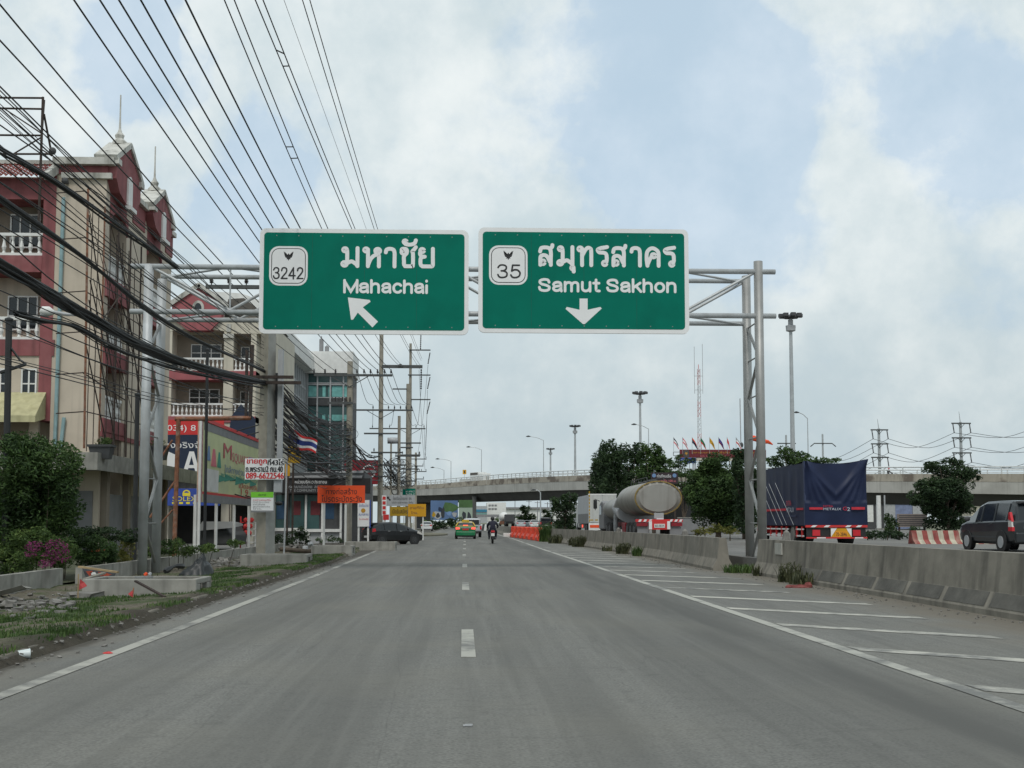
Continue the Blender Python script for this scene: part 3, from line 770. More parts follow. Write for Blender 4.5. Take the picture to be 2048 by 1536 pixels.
    bm_.build('pale_stripes', mat('cream_barrier_paint', (.50, .46, .36), .8, .15, 4, streak=(.25, .22, .17, .6)), t)
    rm_.build('red_stripes', mat('faded_red_paint', (.30, .07, .06), .8, .3, 3, dirt=(.4, .3, .24), dscale=2, damt=.6), t)
barriers()

# ------------------------------------------------------------------ flyover
def flyover():
    px = [(560, 976, 360, 993), (700, 973, 325, 991), (835, 970, 280, 991), (1000, 958, 247, 985), (1180, 950.5, 208, 979.5), (1450, 949, 182, 982), (1730, 948, 166, 985), (2048, 947.5, 153, 989), (2500, 949, 138, 998), (3100, 956, 122, 1010)]
    ctl = []
    for u, vt, Y, vb in px:
        a = at(u, vt, Y); b = at(u, vb, Y); ctl.append((a.x, a.y, a.z, b.z))
    P = smooth_pts([(a, b, c) for a, b, c, d in ctl], 8)
    zb = [p.x for p in smooth_pts([(d, 0, 0) for a, b, c, d in ctl], 8)]
    n = len(P); nor = []
    for i in range(n):
        d = P[min(i + 1, n - 1)] - P[max(i - 1, 0)]; d.z = 0; d.normalize(); nor.append(Vector((-d.y, d.x, 0)))     # away from the camera
    nor = [v if v.y > 0 else -v for v in nor]
    t = thing('flyover', 'grey concrete road flyover crossing over the road ahead', 'bridge', (P[20].x, P[20].y, 0))
    def ring(mb, prof):                  # prof: (inward distance, height above the girder edge as a fraction or offset)
        rows = []
        for i in range(n):
            h = P[i].z - zb[i]
            rows.append([P[i] + nor[i] * a - Vector((0, 0, P[i].z)) + Vector((0, 0, zb[i] + f * h + o)) for a, f, o in prof])
        w = len(prof)
        mb.add([p for r in rows for p in r], [(i * w + j, i * w + (j + 1) % w, (i + 1) * w + (j + 1) % w, (i + 1) * w + j) for i in range(n - 1) for j in range(w)])
    mb = MB(); ring(mb, [(0, .60, 0), (.10, 1, 0), (.42, 1, 0), (.5, .60, 0)]); mb.build('near_parapet', m_parapet, t)
    mb = MB(); ring(mb, [(10.1, .60, 0), (10.2, 1, 0), (10.5, 1, 0), (10.6, .60, 0)]); mb.build('far_parapet', m_parapet, t)
    mb = MB(); ring(mb, [(.03, 0, 0), (.03, .598, 0), (10.6, .598, 0), (10.6, 0, 0)]); mb.build('deck', m_bridge, t)
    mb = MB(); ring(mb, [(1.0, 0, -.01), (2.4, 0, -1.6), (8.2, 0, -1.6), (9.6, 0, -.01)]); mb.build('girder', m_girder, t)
    for far, dist in ((0, .26), (1, 10.35)):
        mb = MB(); pts = [P[i] + nor[i] * dist for i in range(n)]
        L = 0; last = None; k = 0
        fine = []
        for a, b in zip(pts, pts[1:]):
            m_ = max(1, int((b - a).length / 1.0))
            for q in range(m_): fine.append(a.lerp(b, q / m_))
        for i in range(0, len(fine), 2):
            mb.tube(fine[i], fine[i] + Vector((0, 0, .95)), .095, n=4)
        mb.path([p + Vector((0, 0, .95)) for p in fine[::3]], .10, 4); mb.path([p + Vector((0, 0, .52)) for p in fine[::3]], .05, 4)
        mb.build('railing', mat('railing_grey', (.58, .60, .60), .5, .08, 3) , t)
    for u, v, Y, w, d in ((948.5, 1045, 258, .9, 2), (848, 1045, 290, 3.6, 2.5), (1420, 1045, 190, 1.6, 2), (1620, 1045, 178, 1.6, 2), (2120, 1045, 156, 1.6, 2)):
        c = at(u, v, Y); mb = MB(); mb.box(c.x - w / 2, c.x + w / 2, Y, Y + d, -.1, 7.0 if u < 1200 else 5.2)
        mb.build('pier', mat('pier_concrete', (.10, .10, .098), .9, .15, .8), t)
    c = at(975, 965, 252); mb = MB()
    mb.box(c.x - .3, c.x + .3, c.y + .5, c.y + 1.0, c.z - .3, c.z + 1.35); mb.build('joint_post', m_bridge, t)
    return P, zb, nor
FLY, FLYZ, FLYN = flyover()
# ------------------------------------------------------------------ sign gantry over the road
GY = 33.1
def gantry():
    t = thing('sign_gantry', 'silver tubular steel sign gantry spanning the road on lattice legs', 'gantry', (0, GY, 0))
    yb = GY + 1.45
    xl, xr = at(291, 840, GY).x, at(1521, 840, GY).x
    ztl, ztr = at(297, 529, GY).z, at(1519, 523, GY).z
    zt = at(700, 540, GY).z; zl = at(700, 626, GY).z; zt = (zt + at(1300, 538, GY).z) / 2
    x0, x1 = at(262, 541, GY).x, at(1550, 537, GY).x
    for x, zt_, m in ((xl, ztl, m_galv), (xr, ztr, m_galvd)):
        mb = MB()
        for y, dz in ((GY, 0), (yb, -.12)):
            mb.tube((x, y, -.12), (x, y, zt_ + dz), .128, n=14)
            mb.lathe((x, y, -.12), [(.26, 0), (.26, .03)], 12)
        mb.build('leg', m, t, smooth=True)
        mb = MB(); k = 0; lev = [.25, 1.35, 2.6, 3.8, 5.0, 6.1, 7.1]
        for a, b in zip(lev, lev[1:]):
            ya, yb_ = (GY + .1, yb - .1) if k % 2 else (yb - .1, GY + .1)
            mb.tube((x, ya, a), (x, yb_, b), .045, n=8)
            mb.tube((x, GY, b), (x, yb, b), .022, n=6); k += 1
        mb.build('lattice', m_galvd, t)
    for z in (zt, zl):
        mb = MB(); mb.tube((x0, GY, z), (x1, GY, z), .076, n=12); mb.tube((x0 + (xl - x0) * .96, yb, z + .02), (x1 - (x1 - xr) * .8, yb, z + .02), .070, n=12)
        mb.build('beam', m_galv, t, smooth=True)
    mb = MB(); n = 8; px = [xl + .15 + (xr - xl - .3) * k / n for k in range(n + 1)]
    for k in range(n):
        za, zb = (zt - .05, zl + .05) if k % 2 == 0 else (zl + .05, zt - .05)
        for y in (GY, yb): mb.tube((px[k], y, za), (px[k + 1], y, zb), .042, n=8)
        for z in (zt, zl): mb.tube((px[k], yb if k % 2 == 0 else GY, z), (px[k + 1], GY if k % 2 == 0 else yb, z), .035, n=6)
        if k: mb.tube((px[k], GY, zl), (px[k], GY, zt), .024, n=6)
    mb.build('bracing', m_galv, t)
    return zt, zl, yb
gzt, gzl, gyb = gantry()

def emblem(parent, M, cx, cz, r, t):
    mb = MB(M)
    half = [(0, -.95), (.18, -.62), (.42, -.70), (.34, -.42), (.62, -.30), (.78, .05), (1.0, .95), (.74, .42), (.80, .92), (.52, .30), (.50, .62), (.30, .12), (.16, .34), (0, .55)]
    vs = [(cx + a * r, t, cz + b * r) for a, b in half]; n = len(vs)
    vs2 = [(cx - a * r, t, cz + b * r) for a, b in half]
    c = (cx, t, cz - .2 * r)
    mb.add([c] + vs, [(0, i, i + 1) for i in range(1, n)]); mb.add([c] + vs2, [(0, i + 1, i) for i in range(1, n)])
    mb.build('garuda_emblem', m_signblack, parent)
def road_sign(u0, v0, u1, v1, label, thai, latin, number, shield, numrect, thr, lar, arrow):
    Y = GY - .36
    x0, x1, z0, z1 = rect(u0, v0, u1, v1, Y)
    t = thing('road_sign', label, 'road sign', ((x0 + x1) / 2, Y, z0))
    M = Mfront(Y)
    p = (x1 - x0) / (u1 - u0)
    panel(t, 'backing', M, x0, x1, z0, z1, -.07, 0, m_signwhite, .17)
    b = 8.5 * p
    panel(t, 'face', M, x0 + b, x1 - b, z0 + b, z1 - b, 0, .006, m_signgreen, .10)
    for f in (.25, .5, .75): x = x0 + (x1 - x0) * f; mb = MB(M); mb.box(x - .004, x + .004, .004, .0075, z0 + b + .05, z1 - b - .05); mb.build('panel_seam', mat('seam_green', srgb(0, 82, 68), .7), t)
    mb = MB(M)
    for k in range(9): x = x0 + (x1 - x0) * (.08 + .105 * k); mb.box(x - .012, x + .012, .005, .010, z1 - b - .10, z1 - b - .075); mb.box(x - .012, x + .012, .005, .010, z0 + b + .07, z0 + b + .095)
    mb.build('rivets', m_galvd, t)
    sx0, sx1, sz0, sz1 = rect(*shield, Y)
    panel(t, 'route_shield', M, sx0, sx1, sz0, sz1, .006, .010, m_signwhite, .26)
    q = 4 * p
    panel(t, 'shield_border', M, sx0 + q, sx1 - q, sz0 + q, sz1 - q, .010, .012, m_signblack, .22)
    q += 1.5 * p
    panel(t, 'shield_face', M, sx0 + q, sx1 - q, sz0 + q, sz1 - q, .012, .014, m_signwhite, .20)
    emblem(t, M, (sx0 + sx1) / 2, sz1 - .25 * (sz1 - sz0), 10 * p, .016)
    n0, n1, nz0, nz1 = rect(*numrect, Y)
    strokes(t, 'route_number', list(number), n0, n1, nz0, nz1 - nz0, M, .016, m_signblack, .115)
    a0, a1, az0, az1 = rect(*thr, Y)
    strokes(t, 'thai_lettering', thai, a0, a1, az0, az1 - az0, M, .009, m_signwhite, .175)
    a0, a1, az0, az1 = rect(*lar, Y)
    strokes(t, 'lettering', list(latin), a0, a1, az0, az1 - az0, M, .009, m_signwhite, .18)
    mb = MB(M); pts = []
    for u, v in arrow:
        w = at(u, v, Y); pts.append((w.x, w.z))
    mb.prism(pts, .008, .011); mb.build('arrow', m_signwhite, t)
    mb = MB()
    for f in (.12, .5, .88):
        x = x0 + (x1 - x0) * f
        mb.box(x - .04, x + .04, Y + .07, Y + .15, z0 + .1, z1 - .1)
        for z in (gzt, gzl): mb.box(x - .05, x + .05, Y + .15, GY - .06, z - .05, z + .05)
    mb.build('bracket', m_galvd, t)
c5 = lambda pts, ox: [(ox + x / 4.452, 440 + y / 4.452) for x, y in pts]
road_sign(517, 460.5, 937.5, 667, 'green overhead road sign for Mahachai with route shield 3242 and a slanted arrow', ['mo', 'ho', 'aa', 'cho', 'an', 'yo'], 'Mahachai', '3242',
          (538, 493, 616, 571), (546, 534, 606, 559), (683, 494, 866, 536), (687, 559.5, 861, 587),
          c5([(872, 690), (1065, 712), (1074, 728), (1005, 778), (1140, 905), (1090, 957), (960, 825), (918, 888), (900, 888)], 500))
road_sign(956.5, 459, 1376.5, 665, 'green overhead road sign for Samut Sakhon with route shield 35 and a down arrow', ['so', 'mo', 'uu', 'tho', 'ro', 'so', 'aa', 'kho', 'ro'], 'Samut Sakhon', '35',
          (978, 491.5, 1055, 569.5), (994, 528, 1040, 557.5), (1077, 492.5, 1348, 533.5), (1077, 557.5, 1350, 584.5),
          c5([(975, 700), (1047, 700), (1047, 800), (1160, 775), (1173, 788), (1022, 927), (1006, 927), (850, 792), (862, 775), (975, 800)], 940))

# ------------------------------------------------------------------ utility poles, wires
def insulator(mb, x, y, z, h=.32, r=.07):
    mb.lathe((x, y, z), [(.02, 0), (.02, h * .2), (r, h * .25), (r * .6, h * .38), (r * 1.1, h * .45), (r * .6, h * .6), (r, h * .68), (r * .5, h * .8), (r * .6, h), (.01, h * 1.03)], 8)
def string_ins(mb, a, b, r=.09, n=9):
    a = Vector(a); b = Vector(b); d = b - a
    rs = []; pts = []
    for k in range(n * 2 + 1):
        pts.append(a + d * (k / (2 * n))); rs.append(r if k % 2 else r * .35)
    mb.path(pts, rs, 7)
def pole(label, u, Y, vtop=None, ztop=None, r0=.17, r1=.11, arms=(), group='concrete utility poles along the left side', square=False, strings=()):
    b = at(u, 1045, Y); X = b.x
    if ztop is None: ztop = at(u, vtop, Y).z
    t = thing('utility_pole', label, 'utility pole', (X, Y, -.1), group=group)
    mb = MB()
    if square: mb.path([(X, Y, -.1), (X, Y, ztop)], r0 * 1.3, 4, r1 * 1.3)
    else: mb.path([(X, Y, -.1), (X, Y, ztop)], r0, 10, r1)
    mb.build('shaft', m_pole, t)
    for (va, ua, ub, ins, brace) in arms:
        a = at(ua, va, Y - .25); c = at(ub, va, Y - .25); z = a.z
        mb = MB(); mb.box(a.x, c.x, Y - .31, Y - .19, z - .07, z + .07); am = mb.build('crossarm', m_arm, t)
        if brace:
            mb = MB()
            for sg in (-1, 1):
                xe = X + sg * min(1.2, abs((c.x if sg > 0 else a.x) - X) * .7)
                mb.bar((X, Y - .2, z - .75), (xe, Y - .25, z - .06), .05)
            mb.build('arm_brace', m_arm, t)
        for ui in ins:
            p = at(ui, va, Y - .25); mb = MB(); insulator(mb, p.x, Y - .25, z + .07); mb.build('insulator', m_insul, am)
    for (ua, va, ub, vb) in strings:
        p = at(ua, va, Y - .25); q = at(ub, vb, Y - .25)
        mb = MB(); string_ins(mb, p, q); mb.build('insulator_string', m_insul, t)
    return t
# P1, the broad pole by the drain box, square and seen on its corner
def main_pole():
    Y = 39.8; b = at(531, 1100, Y); X = b.x
    t = thing('utility_pole', 'broad square concrete utility pole carrying the hand painted white board', 'utility pole', (X, Y, -.1))
    mb = MB(); zt = 9.75
    w0, w1 = .30, .215
    for f, m in ((0, 0), (1, 1)):
        mb.mat = f
        # two faces of a pole turned to the road, tan towards the camera and grey towards the road
        if f == 0: mb.add([(X - w0, Y - .12, -.1), (X + .05, Y - .34, -.1), (X + .035, Y - .27, zt), (X - w1, Y - .1, zt)], [(0, 1, 2, 3)])
        else: mb.add([(X + .05, Y - .34, -.1), (X + w0, Y + .05, -.1), (X + w1, Y + .05, zt), (X + .035, Y - .27, zt)], [(0, 1, 2, 3)])
    mb.mat = 1
    mb.add([(X + w0, Y + .05, -.1), (X, Y + .3, -.1), (X, Y + .26, zt), (X + w1, Y + .05, zt)], [(0, 1, 2, 3)])
    mb.add([(X, Y + .3, -.1), (X - w0, Y - .12, -.1), (X - w1, Y - .1, zt), (X, Y + .26, zt)], [(0, 1, 2, 3)])
    mb.add([(X - w1, Y - .1, zt), (X + .035, Y - .27, zt), (X + w1, Y + .05, zt), (X, Y + .26, zt)], [(0, 1, 2, 3)])
    mb.build('shaft', [m_pole, m_poleg], t)
    for z, xa, xb in ((at(540, 757, Y).z, X - 1.0, X + .9), (at(540, 768, Y).z, X - .5, X + 1.15)):
        mb = MB(); mb.box(xa, xb, Y - .45, Y - .35, z - .05, z + .05); mb.build('crossarm', m_rustd, t)
    z = at(500, 579, Y).z; mb = MB(); xa, xb = at(417, 579, Y).x, at(640, 579, Y).x; mb.box(xa, xb, Y - .47, Y - .35, z - .06, z + .06); am = mb.build('crossarm', m_arm, t)
    for u in (428, 463, 497, 560, 585, 610, 632): mb = MB(); insulator(mb, at(u, 579, Y).x, Y - .41, z + .06, .30, .075); mb.build('insulator', m_insul, am)
    a = at(553, 800, Y); mb = MB(); mb.box(a.x - .03, a.x + .12, Y - .1, Y + .1, a.z - .6, a.z + .9); mb.build('conduit', m_blk2, t)
    a = at(561, 900, Y); mb = MB(); mb.box(a.x - .10, a.x + .06, Y - .15, Y + .1, at(561, 985, Y).z, at(561, 700, Y).z); mb.build('riser_pipe', m_greyl, t)
    a = at(556, 975, Y - .3); mb = MB(); mb.box(a.x - .13, a.x + .13, Y - .42, Y - .2, at(0, 985, Y).z, at(0, 952, Y).z); mb.build('meter_box', m_greyl, t, bevel=.02)
    return X, Y
P1X, P1Y = main_pole()
pole('concrete utility pole with a bundle of cables, between the orange sign and the glass building', 697, 76, vtop=723, r0=.23, r1=.18,
     arms=((750, 628, 785, (628, 650, 671, 714, 728, 741, 755, 769, 782), True), (806, 655, 706, (664, 671, 678, 685, 692, 700), False)))
pole('tall pale concrete pole rising behind the dark hatchback, with a long bracket arm', 760, 106, ztop=20.5, r0=.26, r1=.17,
     arms=((820, 703, 826, (746, 777, 789, 801, 812, 823), True), (867, 728, 795, (), False), (905, 742, 806, (748, 800), False), (930, 745, 812, (750, 775, 806), False), (953, 752, 781, (), False)), strings=((842.5, 738, 842, 779),))
def bracket_arm():
    pass
t_ = pole('slim tall transmission pole with three short arms of hanging insulators', 819, 140, vtop=687, r0=.24, r1=.15,
     arms=((700, 818, 861, (), False), (750, 816, 861, (), False), (799, 814, 861, (), False), (857, 739, 851, (745, 779, 832, 848), True)), strings=((860, 705, 856, 728), (860, 754, 855, 778), (860, 803, 854, 828), (842, 664, 841, 699)))
pole('stout short concrete pole standing just before the slim transmission pole', 815.5, 130, vtop=768, r0=.30, r1=.26, arms=((778, 785, 813, (), False), (886, 800, 842, (), False), (895, 795, 826, (), False), (910, 800, 841, (805, 839), False), (938, 797, 838, (800, 834), False), (962, 800, 832, (), False)))
tp5 = pole('short concrete pole with a grey transformer can on its side', 797, 118, vtop=832, r0=.19, r1=.15, arms=((912, 790, 840, (792, 838), False),))
pole('low concrete pole with small arms nearest the flyover', 831, 185, vtop=905, r0=.20, r1=.17,
     arms=((918, 815, 853, (817, 852), False), (932, 818, 847, (846,), False), (943, 814, 853, (835, 839, 843, 852), False), (958, 831, 848, (847,), False)))
pole('thin leaning concrete pole farthest along the left side', 781, 160, vtop=880, r0=.16, r1=.13, arms=((932, 770, 800, (), False),))
def pole_extras():
    a = at(775, 881, 117.6); mb = MB(); mb.lathe((0, 0, 0), [(.02, -.02), (.30, 0), (.32, .5), (.30, 1.0), (.02, 1.02)], 12, 'x')
    mb.v = [p + Vector((a.x + .0, 117.7, a.z)) for p in mb.v]; mb.build('transformer_can', m_greyl, tp5, smooth=True)
    # bracket arm of the tall pole
    t = [o for o in COL.objects if o.get('label', '').startswith('tall pale concrete pole')][0]
    a = at(764, 733, 105.7); b = at(845, 737, 105.7); mb = MB(); mb.box(a.x, b.x, 105.6, 105.78, a.z - .14, a.z + .14); mb.build('bracket_arm', m_arm, t)
    k = at(801, 732, 105.5); mb = MB(); mb.lathe((k.x, 105.45, k.z), [(.02, -.14), (.19, -.08), (.19, .08), (.02, .14)], 10, 'y'); mb.build('wire_clamp', m_arm, t)
    # guard collar and cable clutter of P2
    t = [o for o in COL.objects if o.get('label', '').startswith('concrete utility pole with a bundle')][0]
    mb = MB(); c = at(709, 790, 76.3); mb.box(c.x - .12, c.x + .12, 76.2, 76.4, c.z - .55, c.z + .55); mb.build('switch_fuse', m_grey, t)
pole_extras()

WN = [0]
def wire(label, pts, r, group, name='overhead_wire', m=None, ext=None):
    """pts in the world; smooth through them"""
    mb = MB(); mb.path(smooth_pts(pts, 7), r, 5, cap=False)
    return tag(mb.build(name, m or m_black, None), label, 'wire', group)
def fitX(X, px, Y0, Yend):
    """wire running parallel to the road at offset X: least squares sag curve through photo points"""
    ys, zs = [], []
    for u, v in px:
        Y = X * FPX / (u - VPU); p = at(u, v, Y)
        Y *= X / p.x; p = at(u, v, Y); ys.append(Y); zs.append(p.z)
    A = [[0.] * 4 for _ in range(3)]
    for y, z in zip(ys, zs):
        b = (1, y, y * y)
        for i in range(3):
            for j in range(3): A[i][j] += b[i] * b[j]
            A[i][3] += b[i] * z
    for i in range(3):
        pv = A[i][i]
        for j in range(4): A[i][j] /= pv
        for k in range(3):
            if k != i:
                f = A[k][i]
                for j in range(4): A[k][j] -= f * A[i][j]
    c = [A[i][3] for i in range(3)]
    n = 14
    return [(X, Y0 + (Yend - Y0) * k / n, c[0] + c[1] * (Y0 + (Yend - Y0) * k / n) + c[2] * (Y0 + (Yend - Y0) * k / n) ** 2) for k in range(n + 1)]
def wires():
    ordn = ['first', 'second', 'third', 'fourth', 'fifth', 'sixth', 'seventh', 'eighth', 'ninth']
    mv = [((0, 173), (338, 500), (628, 742)), ((0, 77), (391, 500), (571, 668), (650, 742)), ((0, 9), (420, 500), (671, 742)),
          ((145, 0), (505, 500), (631, 668), (714, 740)), ((198, 0), (516, 475), (655, 668), (728, 740)), ((237, 0), (525, 459), (671, 668), (741, 740)),
          ((281, 0), (549, 459), (687, 668), (755, 740)), ((330, 0), (580, 459), (709, 668), (769, 740)), ((371, 0), (602, 459), (723, 668), (782, 740))]
    for i, px in enumerate(mv):
        X = at(px[-1][0], 745, 75.75).x
        wire(f'thick black overhead conductor, {ordn[i]} from the left of the nine above the verge', fitX(X, px, 6, 75.75), .018, 'distribution conductors over the left verge')
    tr = [((449, 0), (644, 459), (748, 665), (797, 730)), ((469, 0), (656, 459), (757, 666), (801, 728)), ((517, 0), (697, 459), (802, 666), (840, 740)), ((532, 0), (704, 459), (806, 666), (843, 735)),
          ((604, 0), (750, 459), (818, 664), (842, 720)), ((618, 0), (758, 459), (821, 664), (844, 716))]
    lab = ['left thin wire of the lower pair with a spacer, ending on the tall pole bracket', 'right thin wire of the lower pair with a spacer, ending on the tall pole bracket', 'left thin wire of the middle pair with a spacer high in the sky',
           'right thin wire of the middle pair with a spacer high in the sky', 'left thin wire of the steepest pair, nearest the two green signs', 'right thin wire of the steepest pair, nearest the two green signs']
    ws = []
    for i, px in enumerate(tr):
        Ye = 105.5 if i < 2 else 139.7
        X = at(px[-1][0], 740, Ye).x
        p = fitX(X, px, 12, Ye); ws.append(p)
        wire(lab[i], p, .017, 'thin transmission wires')
    for (i, j, va, vb, lb) in ((2, 3, 104, 133, 'pair of small spacer bars tying the middle pair of thin wires together'), (0, 1, 292, 318, 'pair of small spacer bars tying the lower pair of thin wires together')):
        mb = MB()
        for v in (va, vb):
            ends = []
            for k in (i, j):
                q = min((smooth_pts(ws[k], 30)), key=lambda p: abs(prj(p)[1] - v)); ends.append(q)
            mb.path([ends[0], ends[1]], .02, 5)
        tag(mb.build('wire_spacer', m_greyd, None), lb, 'wire spacer')
    wire('faint thin earth wire between the two right pairs of thin wires', fitX(-5.4, ((568, 0), (733, 459), (790, 620)), 14, 104), .008, 'thin transmission wires', m=m_grey)
    # spans from the second pole to the tall pole and beyond
    for i, (ua, ub) in enumerate(((714, 746), (728, 777), (741, 789), (755, 801), (769, 812), (782, 823))):
        a = at(ua, 739, 75.75); b = at(ub, 810, 105.75); m = (a + b) / 2; m.z -= .8
        wire(f'black conductor between the cable laden pole and tall pole, {ordn[i]} from the left', [a, m, b], .018, 'conductors between the second and third poles')
    for i, (ua, ub) in enumerate(((746, 745), (789, 779), (812, 832), (823, 848))):
        a = at(ua, 811, 105.75); b = at(ub, 848, 139.75); m = (a + b) / 2; m.z -= .9
        wire(f'black conductor beyond the tall pole, {ordn[i]} from the left of four', [a, m, b], .02, 'conductors beyond the third pole')
    for i, (ua, va, ub, vb, Yb) in enumerate(((856, 730, 836, 905, 184), (855, 780, 851, 912, 184), (854, 828, 847, 928, 184), (842, 780, 832, 850, 139.7), (848, 850, 852, 915, 184.5), (838, 740, 850, 940, 184))):
        a = at(ua, va, 139.7 if Yb > 150 else 105.7); b = at(ub, vb, Yb); m = (a + b) / 2; m.z -= 1.3
        wire('thin wire dropping from the transmission pole arms towards the flyover', [a, m, b], .02, 'thin wires dropping towards the flyover')
    # heavy black telecom bundles
    def bundle(label, px, X, n, rad, r, Yend=None, xend=None):
        mb = MB(); base = []
        for k, (u, v) in enumerate(px):
            Y = X * FPX / (u - VPU); base.append(at(u, v, Y))
        d = base[1] - base[0]; base.insert(0, base[0] - d * 1.0)
        pts = smooth_pts(base, 8)
        for s in range(n):
            a = rng.uniform(0, 6.283); q = rad * math.sqrt(rng.random()); ph = rng.uniform(0, 6); dr = rng.choice((0, 0, 0, .5, 1.2)) * rad
            line = []
            for i, p in enumerate(pts):
                w = math.sin(i * .45 + ph) * rad * .25
                line.append(p + Vector((math.cos(a) * q + w, 0, math.sin(a) * q - dr * (1 + math.sin(i * .37 + ph)) * .6)))
            mb.path(line, r * rng.uniform(.7, 1.25), 5, cap=False)
        return tag(mb.build('cable_bundle', m_black, None), label, 'cable bundle', 'black telecom cable bundles')
    bundle('upper taut black cable bundle above the others, ending in a knob behind the gantry', [(0, 300), (125, 373), (250, 462), (355, 535)], -6.6, 7, .035, .018)
    bundle('middle black cable bundle crossing the gantry leg just under its beam', [(0, 394), (150, 500), (280, 606), (400, 682), (530, 742)], -6.62, 10, .04, .017)
    bundle('thickest sagging mass of black cables, lowest on the left building', [(0, 528), (100, 588), (175, 630), (280, 690), (400, 733), (530, 766)], -6.62, 26, .075, .0185)
    bundle('loose lower strands of cable hanging under the thickest mass', [(95, 640), (150, 652), (225, 692), (290, 718), (380, 742), (525, 775)], -6.6, 9, .05, .012)
    th = [((0, 250), (345, 500), (500, 660)), ((0, 330), (120, 420), (300, 560), (525, 722)), ((0, 365), (150, 470), (330, 600), (528, 735)), ((0, 470), (220, 640), (520, 800)), ((0, 610), (200, 700), (525, 830)), ((0, 640), (260, 745), (525, 812)), ((0, 215), (520, 690))]
    lb = ['thin black wire grazing the tiled roof edge', 'thin black wire just above the middle cable bundle', 'thin black wire parallel to the middle cable bundle', 'thin black wire below the middle bundle crossing the maroon balcony', 'thin black wire beneath the thickest cables', 'lowest thin black wire across the cream wall', 'thin black wire high above the upper cable bundle']
    for px, l in zip(th, lb):
        wire(l, [at(u, v, -6.6 * FPX / (u - VPU)) for u, v in px], .011, 'thin wires beside the cable bundles')
    for s in range(18):
        v0 = rng.uniform(180, 760); v1 = 660 + (v0 - 180) * .33 + rng.uniform(-25, 25)
        a, b = at(0, v0, 16.9), at(528, v1, 39.5); m = a.lerp(b, .5); m.z -= rng.uniform(.05, .35)
        wire('one of many thin black service wires crossing the left facades', [a + (a - b) * .25, a, m, b], rng.uniform(.006, .010), 'thin service wires over the left facades')
    # dense tangle between the main pole and the second pole
    mb = MB()
    for s in range(84):
        a = at(548 + rng.uniform(-6, 10), rng.uniform(752, 800) if s < 30 else rng.uniform(800, 905), P1Y)
        b = at(697 + rng.uniform(-8, 8), rng.uniform(840, 905) if s < 30 else rng.uniform(860, 965), 76)
        m = a.lerp(b, .5); m.z -= rng.uniform(.05, 1.0); m.x += rng.uniform(-.3, .3)
        q1 = a.lerp(m, .5); q1.z -= rng.uniform(0, .28); q2 = m.lerp(b, .5); q2.z -= rng.uniform(0, .25)
        mb.path(smooth_pts([a, q1, m, q2, b], 5), rng.uniform(.013, .03), 5, cap=False)
    for s in range(16):                  # coils and loops at the second pole
        c = at(697 + rng.uniform(-14, 8), rng.uniform(850, 935), 75.5); r = rng.uniform(.16, .6)
        mb.path([(c.x + r * math.cos(t * .52), c.y + rng.uniform(-.02, .02), c.z + r * .7 * math.sin(t * .52)) for t in range(13)], .014, 5, cap=False)
    tag(mb.build('cable_tangle', m_black, None), 'dense tangle of black cables and loops between the broad pole and the next pole', 'cable bundle')
    mb = MB()
    for s in range(22):
        a = at(700 + rng.uniform(-4, 6), rng.uniform(872, 925), 76); b = at(758 + rng.uniform(-6, 6), rng.uniform(905, 965), 106)
        m = a.lerp(b, .5); m.z -= rng.uniform(.0, .7)
        mb.path(smooth_pts([a, m, b], 6), rng.uniform(.02, .042), 5, cap=False)
    for s in range(40):                  # hanging loops beyond the tall pole
        a = at(760 + rng.uniform(-4, 30), rng.uniform(915, 960), 106 + rng.uniform(0, 15)); b = at(rng.uniform(790, 830), rng.uniform(930, 985), 135)
        m = a.lerp(b, .5); m.z -= rng.uniform(.1, 1.2)
        mb.path(smooth_pts([a, m, b], 6), rng.uniform(.02, .038), 5, cap=False)
    for s in range(26):
        c = at(rng.uniform(755, 822), rng.uniform(925, 985), rng.uniform(107, 130)); r = rng.uniform(.25, .9)
        mb.path([(c.x + r * math.cos(t * .52), c.y, c.z + r * .8 * math.sin(t * .52)) for t in range(13)], .024, 5, cap=False)
    tag(mb.build('cable_tangle', m_black, None), 'dark tangle of cable loops around the tall pole and the poles behind it', 'cable bundle')
def prj(p):
    d = Vector(p) - Vector((0, 0, CAMZ)); w = d.dot(cF)
    return 1024 + FPX * d.dot(cR) / w, PPV - FPX * d.dot(cU) / w
wires()
# ------------------------------------------------------------------ left side buildings
def baluster_rail(mb, s0, s1, t, z0, z1, step=.32, w=.10):
    mb.box(s0, s1, t - .09, t + .09, z1 - .12, z1); mb.box(s0, s1, t - .08, t + .08, z0, z0 + .10)
    n = max(2, int((s1 - s0) / step)); h = z1 - z0 - .22
    for k in range(n):
        s = s0 + (s1 - s0) * (k + .5) / n
        mb.lathe((s, t, z0 + .10), [(w * .8, 0), (w * .45, h * .12), (w * .95, h * .35), (w * .4, h * .72), (w * .75, h * .9), (w * .8, h)], 6)
def window(parent, M, s0, s1, z0, z1, t, cols=2, fm=None, pane=None, tr=True):
    mb = MB(M); w = .06
    mb.frame(s0, s1, z0, z1, t, t + .07, w)
    for k in range(1, cols):
        s = s0 + (s1 - s0) * k / cols; mb.box(s - w / 2, s + w / 2, t, t + .065, z0 + w, z1 - w)
    if tr: z = z0 + (z1 - z0) * .42; mb.box(s0 + w, s1 - w, t, t + .055, z - .025, z + .025)
    o = mb.build('window', fm or m_white, parent)
    mb = MB(M); mb.box(s0 + .02, s1 - .02, t - .02, t + .02, z0 + .02, z1 - .02); mb.build('pane', pane or m_glass, o)
    return o
